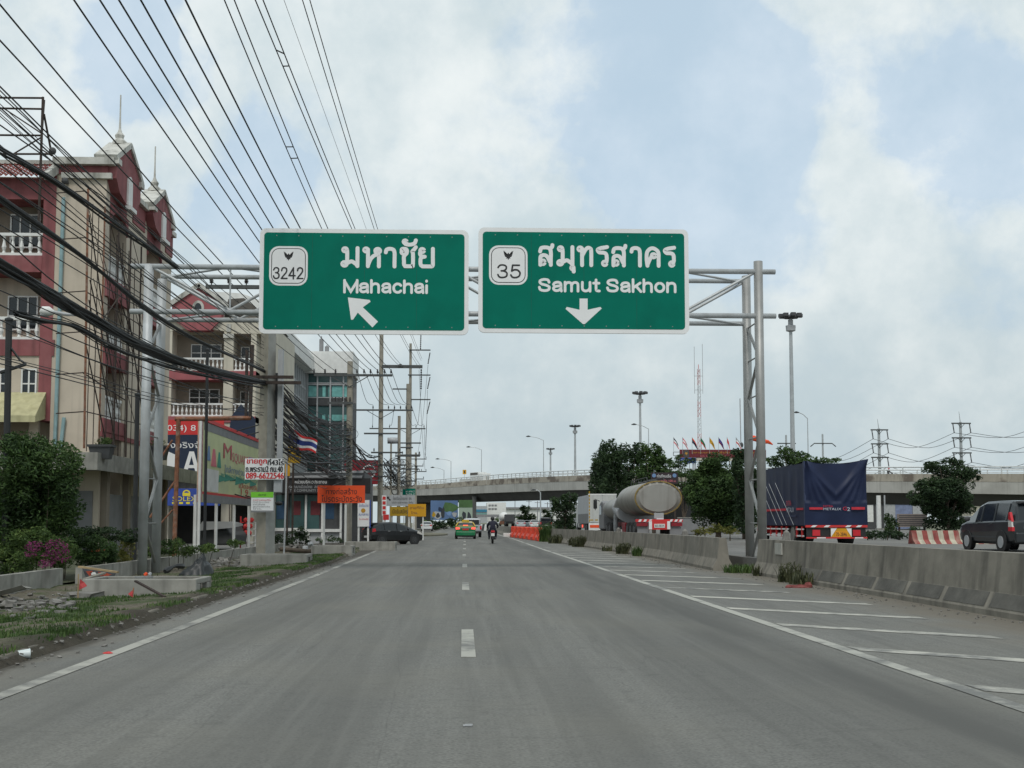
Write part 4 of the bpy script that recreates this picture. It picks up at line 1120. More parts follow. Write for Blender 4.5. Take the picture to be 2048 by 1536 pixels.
def shophouse():
    YF = 47.0; XC = at(205, 700, YF).x
    k = FPX / YF
    Z = lambda v: at(150, v, YF).z
    S = lambda u: at(u, 600, YF).x - XC
    t = thing('shophouse', 'four storey cream and maroon shophouse with two gabled bays and finials along the road', 'building', (XC, YF, 0))
    M = Mfront(YF, XC); MS = Mside(XC, YF)
    zr = Z(318); dep = 1.2; LS = 10.6
    f_top = (Z(512), Z(400)); f_mid = (Z(680), Z(545))
    bays = [(-13.4, -9.9), (-9.3, -5.8), (-5.2, S(82))]
    z1f = Z(842)
    # front: piers, spandrels, back wall
    mb = MB(M)
    mb.box(-16, -dep - .05, -9, -dep - .02, -.1, zr - .4)
    mb.box(S(107), 0, -.4, 0, -.1, zr - .6); mb.box(S(107), -dep - .06, -dep, -.401, -.1, zr - .6)
    mb.build('front_wall', m_cream, t)
    mb = MB(M)
    edges = [-16] + [q for b in bays for q in b] + [S(107)]
    for a, b in zip(edges[::2], edges[1::2]): mb.box(a, b, -dep, .02, z1f, zr - .35)
    for a, b in bays:
        mb.box(a, b, -dep, .04, Z(545), Z(512)); mb.box(a, b, -dep, .04, Z(712), Z(680)); mb.box(a, b, -dep, .03, f_top[1], zr - .8)
    mb.box(S(107), S(112), -.02, .05, Z(712), Z(680))
    mb.build('maroon_frame', m_maroon, t)
    mb = MB(M)
    for a, b in bays: mb.box(a, b, -dep, -.02, z1f, Z(712)); 
    mb.build('lower_wall', m_cream, t)
    mb = MB(M); mb.box(S(107) - .1, .34, -1.2, .30, zr - .28, zr); mb.box(S(118), .22, -.02, .16, Z(358), Z(347))
    mb.build('cornice', m_trim, t)
    mb = MB(M); mb.box(S(107), .05, -.8, .06, Z(348), Z(327)); mb.build('maroon_band', m_maroon, t)
    for a, b in bays:
        for f in (f_top, f_mid):
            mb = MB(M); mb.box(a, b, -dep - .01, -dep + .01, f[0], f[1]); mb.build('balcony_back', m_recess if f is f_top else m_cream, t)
            mb = MB(M); baluster_rail(mb, a, b, -.12, f[0] + .02, f[0] + .92); mb.build('balustrade', m_white, t)
            w = b - a
            window(t, M, b - w * .62, b - w * .18, f[0] + .55, f[0] + 1.95, -dep + .05, 3)
        w = b - a; window(t, M, b - w * .24, b - w * .02, Z(790), Z(738), .0, 2); window(t, M, b - w * .62, b - w * .44, Z(790), Z(738), .0, 2)
    # tiled roof over the balconies
    mb = MB(M)
    for i in range(7):
        za = Z(362) + (Z(318) - Z(362)) * i / 7; zb = Z(362) + (Z(318) - Z(362)) * (i + 1) / 7; ta = .55 - 1.3 * i / 7; tb = .55 - 1.3 * (i + 1) / 7
        nn = 70
        for j in range(nn):
            s = -16 + (S(96) + 16) * j / nn; s2 = -16 + (S(96) + 16) * (j + 1) / nn; m = (s + s2) / 2
            mb.add([(s, ta, za), (m, ta, za + .10), (s2, ta, za), (s, tb, zb), (m, tb, zb + .07), (s2, tb, zb)], [(0, 1, 4, 3), (1, 2, 5, 4)])
    mb.build('tiled_roof', m_tile, t)
    mb = MB(M); mb.bar((S(96), .62, Z(362)), (S(112), -.55, Z(316)), .28, .3); mb.box(-16, S(100), -.85, -.6, Z(320), Z(312)); mb.build('roof_coping', m_trim, t)
    # yellow awning, ground storey
    mb = MB(M); mb.add([(-16, .02, Z(785)), (S(98), .02, Z(785)), (S(105), 1.5, Z(838)), (-16, 1.5, Z(838)), (-16, 1.5, Z(838) - .25), (S(105), 1.5, Z(838) - .25), (S(98), .0, Z(838))], [(0, 1, 2, 3), (3, 2, 5, 4), (1, 6, 5, 2)])
    mb.build('awning', m_awn, t)
    mb = MB(M)
    for s in (-9.6, -6.9, -4.2, -2.55): mb.box(s - .18, s + .18, -.1, .1, 0, z1f)
    mb.build('arcade_column', m_cream, t)
    mb = MB(M)
    for k in range(5):
        c = -10.9 + k * 2.72
        pts = [(c - 1.0, 0)] + [(c - 1.0 * math.cos(R(q)), 2.4 + 1.2 * math.sin(R(q))) for q in range(0, 181, 20)] + [(c + 1.0, 0)]
        if c < S(100): mb.prism(pts, .0, .03)
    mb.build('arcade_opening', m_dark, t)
    # pipes
    for ua, va, ub, vb, m, nm in ((127, 395, 109, 905, m_gutter, 'drain_pipe'), (128, 835, 120, 905, m_gutter, 'drain_pipe')):
        mb = MB(); mb.path([at(ua, va, YF - .12), at(ub, vb, YF - .12)], .075, 8); mb.build(nm, m, t)
    mb = MB(); c = at(130, 362, YF - .3); mb.ell((c.x, c.y, c.z), (.14, .14, .14)); mb.box(c.x - .05, c.x + .05, c.y, c.y + .3, c.z - .05, c.z + .05); mb.build('floodlight', m_greyd, t)
    # side towards the road: two projecting gabled bays
    zg = Z(430)
    mb = MB(MS); mb.box(.42, LS, -dep - .04, -dep, -.1, zr - 1.0)
    piers = [(.402, .5), (2.9, 3.7), (3.7, 5.6), (5.6, 6.1), (8.5, 9.3), (9.3, LS)]
    for a, b in piers: mb.box(a, b, -dep, 0, -.1, zr - 1.0)
    mb.build('side_wall', m_cream, t)
    for a, b in ((3.7, 5.6), (9.3, LS)): mb = MB(MS); mb.box(a, b, -1.0, .05, zr - 1.6, zr - .62); mb.build('maroon_band', m_maroon, t)
    for a, b in ((.5, 2.9), (6.1, 8.5)):
        for va, vb in ((548, 590), (692, 728), (835, 862)): mb = MB(MS); mb.box(a - .45, b + .45, -dep, .10, Z(vb), Z(va)); mb.build('maroon_band', m_maroon, t)
        mb = MB(MS); mb.box(a - .1, b + .1, -dep, -.005, Z(405), zr - .1); mb.build('gable_wall', m_maroon, t)
    mb = MB(MS); mb.box(-.02, LS, -.02, .06, Z(872), Z(862) - .005); mb.build('maroon_band', m_maroon, t)
    mb = MB(MS)
    for a, b in ((3.7, 5.7), (9.2, LS)): mb.box(a, b, -1.1, .22, zr - .62, zr - .4)
    mb.build('cornice', m_trim, t)
    for a, b in ((.5, 2.9), (6.1, 8.5)):
        for va, vb in ((590, 692), (728, 835)):
            mb = MB(MS); baluster_rail(mb, a, b, -.12, Z(vb) + .02, Z(vb) + .95, .26); mb.build('balustrade', m_white, t)
        mb = MB(MS); baluster_rail(mb, a, b, -.12, Z(548) + .02, Z(548) + .95, .26); mb.build('balustrade', m_white, t)
        mb = MB(MS); c = (a + b) / 2
        for sg in (-1, 1):               # arch spandrels over the top opening
            mb.prism([(c + sg * 1.2, Z(405)), (c + sg * 1.2, Z(440))] + [(c + sg * 1.2 * math.cos(R(q)), Z(440) + (Z(408) - Z(440)) * math.sin(R(q))) for q in range(10, 91, 16)] + [(c, Z(405))], -.02, .08)
        mb.build('arch', m_maroon, t)
        # gable standing proud
        g0, g1 = a - .5, b + .62; c = (g0 + g1) / 2; ze = Z(314) if a < 3 else Z(312) - .42; zp = ze + .95
        mb = MB(MS); mb.prism([(g0 + .5, Z(378)), (c, Z(392)), (g1 - .5, Z(378)), (g1, zr - .75), (g1, ze), (c, zp), (g0, ze), (g0, zr - .75)], -.35, .38)
        mb.build('gable', m_maroon, t)
        mb = MB(MS)
        for p, q in (((g0 - .2, ze - .05), (c, zp + .12)), ((g1 + .2, ze - .05), (c, zp + .12))): mb.bar((p[0], .0, p[1]), (q[0], .0, q[1]), .92, .22)
        mb.box(g0 - .15, g0 + .3, -.5, .5, ze - .28, ze - .05); mb.box(g1 - .3, g1 + .15, -.5, .5, ze - .28, ze - .05)
        mb.build('gable_coping', m_trim, t)
        mb = MB(MS); mb.prism([(c - .3, Z(388)), (c + .3, Z(388)), (c + .3, Z(345))] + [(c + .3 * math.cos(R(q)), Z(345) + .35 * math.sin(R(q))) for q in range(20, 161, 20)] + [(c - .3, Z(345))], .38, .46)
        mb.box(c - .45, c + .45, .38, .6, Z(400), Z(392))
        mb.build('gable_niche', m_white, t)
        mb = MB(MS); mb.lathe((c, -.05, zp + .1), [(.34, 0), (.30, .15), (.16, .28), (.20, .42), (.10, .55), (.05, .7), (.035, 1.2), (.03, 2.15)], 8); mb.build('finial', m_trim, t)
    # concrete canopy and ground storey
    zc0, zc1 = at(190, 940, 44).z, at(190, 908, 44).z
    mb = MB(); xe = at(192, 930, 44).x
    mb.box(-32, xe, 44.0, 46.98, zc0 + .1, zc1); mb.box(XC + .02, xe, 46.98, 62, zc0 + .1, zc1); mb.box(-32, xe + .08, 43.9, 44.0, zc0, zc1 + .06); mb.box(xe, xe + .08, 44.0, 62, zc0, zc1 + .06)
    mb.build('canopy_slab', m_conc, t)
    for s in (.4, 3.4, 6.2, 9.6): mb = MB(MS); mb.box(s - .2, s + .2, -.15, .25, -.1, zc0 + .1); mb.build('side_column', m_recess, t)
    for a, b in ((.7, 3.1), (3.7, 5.9), (6.5, 9.3)): mb = MB(MS); mb.box(a, b, .005, .06, .2, 2.5); mb.build('shutter', m_grey, t)
    mb = MB(M); mb.box(S(150), S(196), .0, .05, 0, 2.6); mb.build('side_door', m_grey, t)
shophouse()

def scaffold():
    t = thing('scaffold', 'rusty steel sign scaffold wrapping the corner of the shophouse', 'scaffold', (at(170, 900, 42.5).x, 42.5, 0))
    Y = 42.6
    a = at(179, 378, Y); b = at(157, 1000, Y); X = b.x
    mb = MB(); mb.path([(X + .15, Y, 4.0), (a.x - .05, Y, a.z)], .042, 6)
    mb.build('post', m_rust, t)
    side = [(u, Yq) for u, Yq in ((210, 44.6), (238, 46.4), (262, 48.3), (283, 50.2))]
    for u, Yq in side:
        p = at(u, 380 + (u - 180) * 1.1, Yq); mb = MB(); mb.tube((p.x, Yq, 4.0), (p.x, Yq, p.z), .036, n=6); mb.build('post', m_rust if u < 230 else m_rustd, t)
    mb = MB()
    for v, dv in ((382, 118), (475, 100), (582, 80), (663, 66), (745, 48), (823, 30)):
        p = at(170, v, Y); q = at(300, v + dv, 51); mb.tube(p, q, .022, n=5)
        p2 = at(112, v + 4, Y); mb.tube(p, p2, .022, n=5)
    mb.build('horizontal_rail', m_rustd, t)
    mb = MB()
    for ua, va, ub, vb, Ya, Yb in ((178, 430, 235, 815, 43, 46.5), (236, 470, 285, 830, 46.5, 50), (178, 600, 230, 880, 43, 46), (205, 640, 262, 560, 44.5, 48), (165, 745, 250, 800, 42.8, 47.3), (170, 680, 215, 900, 43, 45), (240, 600, 275, 700, 46.5, 49.5), (215, 720, 180, 560, 44.8, 43)):
        mb.tube(at(ua, va, Ya), at(ub, vb, Yb), .026, n=5)
    mb.build('brace', m_rustd, t)
    mb = MB()
    for k in range(12):
        u0 = 178 + k * 8.5; v0 = 420 + (k * 137) % 330; mb.tube(at(u0, v0, 43 + (u0 - 165) * .06), at(u0 + 38, v0 + 150, 46 + (u0 - 165) * .06), .014, n=4)
    for k in range(9): u0 = 186 + k * 12; p = at(u0, 400 + (u0 - 180) * 1.3, 42.8 + (u0 - 165) * .075); mb.tube((p.x, p.y, 4), tuple(p), .018, n=4)
    mb.build('thin_rods', m_rustd, t)
    # roof top hoarding frame
    t = thing('hoarding_support', 'bare thin steel hoarding frame on the shophouse roof', 'frame', (at(80, 320, 46).x, 46, at(80, 320, 46).z))
    mb = MB(); Y = 46.2
    for va, vb in ((194, 196), (213, 218), (268, 271), (308, 308)): mb.tube(at(-220, va, Y), at(85 if vb < 300 else 104, vb, Y), .04, n=6)
    mb.build('rail', m_rustd, t)
    mb = MB(); mb.tube(at(86, 194, Y), at(77, 460, Y), .05, n=6); mb.tube(at(89, 200, Y + 1), at(80, 330, Y + 1), .03, n=6); mb.tube(at(88, 228, Y), at(104, 312, Y + .8), .045, n=6); mb.build('post', m_rustd, t)
    mb = MB(); mb.tube(at(5, 215, Y), at(82, 266, Y), .03, n=6); mb.tube(at(82, 275, Y), at(20, 312, Y), .03, n=6); mb.tube(at(85, 300, Y), at(104, 312, Y), .03, n=6); mb.build('brace', m_rustd, t)
    c = at(105, 302, Y); mb = MB(); mb.ell((c.x, c.y, c.z), (.15, .12, .15)); mb.build('floodlight', m_greyd, t)
scaffold()

def townhouse():
    YF = 78.0; t = thing('townhouse', 'cream and faded maroon balcony house with a small oval gable window behind the shop signs', 'building', (at(430, 900, YF).x, YF, 0))
    M = Mfront(YF); X = lambda u: at(u, 750, YF).x; Z = lambda v: at(430, v, YF).z
    mb = MB(M); mb.box(X(330), X(545), -10, -1.4, -.1, Z(645))
    for a, b in ((333, 343), (447, 466), (501, 512)): mb.box(X(a), X(b), -1.4, 0, -.1, Z(650))
    mb.prism([(X(330), Z(668)), (X(343), Z(662)), (X(395), Z(655)), (X(447), Z(662)), (X(470), Z(667)), (X(500), Z(667)), (X(545), Z(667)), (X(545), Z(635)), (X(330), Z(635))], -1.4, .02)
    mb.build('front_wall', m_creamg, t)
    mb = MB(M); mb.box(X(452), X(461), .0, .12, Z(664), Z(648)); mb.box(X(446), X(467), -.02, .14, Z(676), Z(668)); mb.box(X(330), X(344), -.3, .2, Z(645), Z(630)); mb.build('capital', m_trim, t)
    for v0, v1 in ((757, 742), (842, 833)):
        mb = MB(M); mb.box(X(333), X(512), -1.4, .08, Z(v0 + 3), Z(v1)); mb.build('maroon_band', m_maroonp, t)
    mb = MB(M); mb.prism([(X(343), Z(640)), (X(343), Z(608)), (X(352), Z(603)), (X(397), Z(574)), (X(442), Z(605)), (X(442), Z(640)), (X(432), Z(650)), (X(420), Z(662)), (X(375), Z(662)), (X(360), Z(650))], -.6, .25); mb.build('gable', m_maroonp, t)
    mb = MB(M)
    for p, q in (((340, 610), (398, 571)), ((455, 615), (396, 571))): mb.bar((X(p[0]), -.2, Z(p[1])), (X(q[0]), -.2, Z(q[1])), 1.2, .3)
    mb.box(X(332), X(345), -.4, .35, Z(612), Z(604)); mb.build('gable_coping', m_trim, t)
    mb = MB(M); c = (X(396), Z(618)); mb.prism([(c[0] + .38 * math.cos(R(q)), c[1] + .5 * math.sin(R(q))) for q in range(0, 360, 20)], .25, .36); o = mb.build('oval_window', m_trim, t)
    mb = MB(M); mb.prism([(c[0] + .22 * math.cos(R(q)), c[1] + .33 * math.sin(R(q))) for q in range(0, 360, 20)], .36, .38); mb.build('pane', m_glass, o)
    mb = MB(M); mb.prism([(X(440), Z(622)), (X(448), Z(592)), (X(480), Z(590)), (X(515), Z(618)), (X(545), Z(640)), (X(440), Z(640))], -7, -1.0); mb.build('roof', m_brownroof, t)
    for a, b, v0, v1, w in ((343, 447, 742, 664, (372, 434)), (466, 501, 742, 672, None), (343, 447, 833, 760, (370, 432)), (466, 501, 833, 760, None)):
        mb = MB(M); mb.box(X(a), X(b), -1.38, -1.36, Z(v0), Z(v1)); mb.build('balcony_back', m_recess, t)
        mb = MB(M); baluster_rail(mb, X(a) + .02, X(b) - .02, -.12, Z(v0) + .01, Z(v0) + .88, .27, .09); mb.build('balustrade', m_white, t)
        if w: window(t, M, X(w[0]), X(w[1]), Z(v0) + .95, Z(v0) + 1.95, -1.33, 3)
        else: window(t, M, X(a) + .25, X(b) - .3, Z(v0) + .7, Z(v0) + 1.8, -1.33, 1)
    mb = MB(M); mb.box(X(330), X(545), -.3, .05, Z(976), Z(958)); mb.build('shop_ledge', m_conc, t)
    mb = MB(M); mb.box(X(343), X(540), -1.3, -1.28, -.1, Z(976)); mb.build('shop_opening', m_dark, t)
townhouse()

def shop_signs():
    Y = 76.6; M = Mfront(Y); rc = lambda a, b, c, d: rect(a, b, c, d, Y)
    t = thing('shop_sign', 'red strip sign with a white telephone number under the balcony', 'sign', at(380, 868, Y))
    panel(t, 'board', M, *rc(262, 840, 448, 869), -.1, 0, m_red); 
    text(t, 'lettering', '(034) 81', *rc(328, 850, 399, 865), M, .012, m_signwhite)
    t = thing('shop_sign', 'dark navy shop sign with huge white capital letters below the red strip', 'sign', at(380, 962, Y))
    panel(t, 'board', M, *rc(262, 870, 448, 962), -.1, 0, m_navy)
    text(t, 'lettering', 'ล้างจริงจัง', *rc(318, 882, 412, 896), M, .012, m_signwhite)
    mb = MB(M); x0, x1, z0, z1 = rc(366, 903, 400, 944); w = (x1 - x0)
    mb.prism([(x0, z0), (x0 + w * .36, z1), (x0 + w * .64, z1), (x1, z0), (x1 - w * .24, z0), (x1 - w * .32, z0 + .25), (x0 + w * .32, z0 + .25), (x0 + w * .24, z0)], .004, .012); mb.build('big_letter', m_signwhite, t); mb = MB(M)
    a0, a1, c0, c1 = rc(318, 903, 358, 944)
    mb.prism([(a0, c0), (a0, c1), (a0 + .55, c1), (a1, c1 - .3), (a1, c0 + .3), (a0 + .55, c0)], .004, .012); mb.build('big_letter', m_signwhite, t); mb = MB(M)
    b0, b1, d0, d1 = rc(262, 903, 312, 944)
    mb.prism([(b0, d0), (b0 + w * .36, d1), (b0 + w * .64, d1), (b0 + w, d0)], .004, .012)
    mb.build('big_letter', m_signwhite, t)
    mb = MB(M); mb.prism([((x0 + w * .36), z0 + .45), ((x0 + w * .5), z1 - .3), ((x0 + w * .64), z0 + .45)], .013, .016); mb.build('letter_counter', m_navy, t)
    text(t, 'lettering', 'ศูนย์บริการ', *rc(330, 948, 400, 959), M, .012, m_greyl)
    t = thing('shop_sign', 'bright blue shop sign with yellow letters and a yellow padlock emblem', 'sign', at(365, 1012, Y))
    panel(t, 'board', M, *rc(262, 977, 440, 1011), -.1, 0, m_blue)
    text(t, 'lettering', 'SOLEX', *rc(345, 993, 393, 1002), M, .012, mat('lemon_letters', srgb(235, 215, 60), .5, .04))
    x0, x1, z0, z1 = rc(362, 980, 384, 992); mb = MB(M)
    mb.rrect(x0 + .1, x1 - .1, z0, z0 + (z1 - z0) * .52, .004, .012, .04); c = ((x0 + x1) / 2, z0 + (z1 - z0) * .5)
    o = [(c[0] + .24 * math.cos(R(q)), c[1] + .2 * math.sin(R(q))) for q in range(0, 181, 15)] + [(c[0] + .15 * math.cos(R(q)), c[1] + .12 * math.sin(R(q))) for q in range(180, -1, -15)]
    mb.prism(o, .004, .010); mb.build('padlock_emblem', mat('lemon_letters', (1, 1, 0)), t)
    for f in (348, 362, 376, 390):
        a = rc(f - 4, 1004, f + 4, 1008); mb = MB(M); mb.rrect(*a, .004, .01, .05); mb.build('product_picture', mat('lemon_letters', (1, 1, 0)), t)
    # navy folded parasol-like awning shapes in front of the house
    t = thing('awning', 'dark navy pitched awning beside the balcony columns', 'awning', at(480, 890, 73))
    mb = MB(); Y = 73
    P = lambda u, v, d=0: tuple(at(u, v, Y + d))
    mb.add([P(463, 832), P(482, 808), P(503, 830), P(511, 838), P(511, 878), P(455, 878), P(463, 832, 2), P(482, 808, 2), P(503, 830, 2), P(511, 838, 2), P(511, 878, 2), P(455, 878, 2)],
           [(0, 1, 2, 3, 4, 5), (6, 7, 1, 0), (1, 7, 8, 2), (2, 8, 9, 3), (3, 9, 10, 4), (5, 4, 10, 11), (0, 5, 11, 6)])
    mb.build('cloth', m_navy, t)
    mb = MB(); mb.tube(P(459, 878, .3), tuple(gnd(459, 1090, -.02)) , .03); mb.build('support', m_rustd, t)
shop_signs()

def glass_building():
    YF = 120.0; x0 = at(615, 750, YF).x; x1 = at(703, 750, YF).x
    t = thing('office_building', 'glass fronted office building with a curved white roof fascia', 'building', ((x0 + x1) / 2, YF, 0))
    M = Mfront(YF); Z = lambda v: at(660, v, YF).z
    mb = MB(M); mb.box(x0, x1, -6, -.3, -.1, Z(745)); mb.box(x0 - 10, x0 - .3, -12, 26, -.1, Z(745)); mb.build('wall', m_greyd, t)
    mb = MB(M); mb.box(x0 - .2, x1 + .2, -6, .5, Z(747), Z(704)); mb.build('roof_fascia', m_white, t)
    MS = Mside(x0 - .3, 94)
    mb = MB(MS)
    prof = [(.0, Z(747)), (.9, Z(742)), (1.0, Z(716)), (.4, Z(700)), (-1.6, Z(686)), (-5, Z(682)), (-5, Z(747))]
    mb.prism(prof, 0, 25.9, 'x'); mb.build('roof_fascia', m_white, t)
    # front curtain wall: glass bands, blinds, mullions
    for k, (va, vb) in enumerate(((765, 748), (795, 768), (843, 812), (895, 846), (940, 898))):
        mb = MB(M); mb.box(x0 + .02, x1 - .02, -.28, -.22, Z(va), Z(vb)); o = mb.build('window', m_glassg, t)
        if k in (1, 2):
            for u0, u1 in ((617, 634), (645, 651), (657, 661), (664, 686), (688, 700)):
                mb = MB(M); mb.box(at(u0, 750, YF).x, at(u1, 750, YF).x, -.215, -.20, Z(va) + .1, Z(vb + (va - vb) * (.12 if k == 1 else .55))); mb.build('blind', m_teal, o)
    mb = MB(M)
    for va, vb in ((811, 796), (849, 844), (899, 894)): mb.box(x0, x1, -.3, -.1, Z(va), Z(vb))
    mb.build('spandrel', m_greyd, t)
    mb = MB(M)
    for u in (615, 635, 661, 687, 702): x = at(u, 750, YF).x; mb.box(x - .07, x + .07, -.25, .0, -.1, Z(746))
    for v in (766, 769, 795): mb.box(x0, x1, -.25, -.05, Z(v) - .05, Z(v) + .05)
    mb.build('mullions', m_greyl, t)
    mb = MB(MS); mb.box(0, 25.7, -.02, .02, 2, Z(747)); mb.build('side_glazing', m_glassg, t)
    mb = MB(MS)
    for k in range(19): s = k * 1.43; mb.box(s, s + .16, .02, .22, 2, Z(747))
    for v in (778, 805, 830, 870): mb.box(0, 25.9, .02, .14, Z(v) - .12, Z(v) + .12)
    mb.build('side_mullions', m_greyl, t)
    for u, va, vb in ((643, 672, 700), (654, 690, 700)):
        p = at(u, va, 122); q = at(u, vb + 6, 122); mb = MB(); mb.lathe((p.x, 122, q.z), [(.22, 0), (.22, (p.z - q.z) * .8), (.08, (p.z - q.z) * .85), (.03, p.z - q.z)], 8); mb.build('vent_pipe', m_grey, t)
glass_building()

def street_shop():
    Y = 80.0; M = Mfront(Y); X = lambda u: at(u, 1000, Y).x; Z = lambda v: at(650, v, Y).z
    t = thing('shop', 'low shop with a dark lettered fascia, grey awning and white framed windows', 'shop', (X(650), Y, 0))
    mb = MB(M); mb.box(X(540), X(728), -7, -.2, -.1, Z(945)); mb.build('wall', m_greyd, t)
    panel(t, 'fascia', M, X(562), X(742), Z(987), Z(957), -.2, .6, mat('fascia_dark', (.022, .020, .021), .6, .1))
    text(t, 'lettering', 'หน่วยบริการประชาชน', X(592), X(655), Z(967.5), Z(960), M, .615, m_signwhite)
    text(t, 'lettering', 'การพัฒนาเมืองไทย  สค.', X(574), X(640), Z(977), Z(970), M, .615, m_greyl)
    text(t, 'lettering', 'THE COMMUNITY S.', X(582), X(640), Z(984), Z(979), M, .615, m_greyl)
    mb = MB(M); mb.add([(X(572), .7, Z(957)), (X(725), .7, Z(957)), (X(722), -2.0, Z(938)), (X(600), -2.0, Z(942))], [(0, 1, 2, 3)]); mb.add([(X(572), .7, Z(957)), (X(725), .7, Z(957)), (X(725), .7, Z(954)), (X(572), .7, Z(954))], [(0, 1, 2, 3)])
    mb.build('awning', m_grey, t)
    for a, b in ((550, 577), (580, 608), (611, 638), (648, 674)):
        mb = MB(M); mb.box(X(a), X(b), -.19, -.15, Z(1062), Z(990)); mb.build('window', m_glassg if a < 640 else m_greyd, t)
    m_pr = mat('poster_red', (.13, .02, .025), .6)
    for a, b, m in ((583, 601, m_pr), (621, 640, m_pr), (553, 571, mat('poster_blue', (.02, .06, .12), .6)), (650, 668, mat('poster_blue', (0, 0, 1)))):
        mb = MB(M); mb.box(X(a), X(b), -.15, -.13, Z(1030 if m is m_pr else 1038), Z(1002)); mb.build('poster', m, t)
    mb = MB(M)
    for u in (610, 643, 680): mb.box(X(u), X(u + 4), -.2, .05, -.1, Z(990))
    mb.box(X(608), X(684), -.2, .08, Z(1064), Z(1058)); mb.box(X(616), X(620), -.2, .1, -.1, Z(1058)); mb.box(X(540), X(600), -.2, .08, Z(1062), Z(1056))
    mb.build('white_frame', m_white, t)
    mb = MB(M); mb.box(X(620), X(680), -.19, -.12, -.1, Z(1065)); mb.box(X(545), X(610), -.19, -.12, -.1, Z(1062)); mb.build('low_panel', m_greyl, t)
    mb = MB(M); p = (X(665), Z(952)); mb.lathe((p[0], .9, p[1]), [(.02, -.1), (.28, -.05), (.25, .02), (.05, .08)], 10); mb.path([(X(653), .6, Z(950)), (X(668), .9, Z(948))], .03, 5); mb.path([(X(670) + .55 * math.cos(R(q)), .8, Z(950) + .55 * math.sin(R(q))) for q in range(0, 181, 20)], .035, 5)
    mb.build('wall_lamp', m_greyd, t)
street_shop()

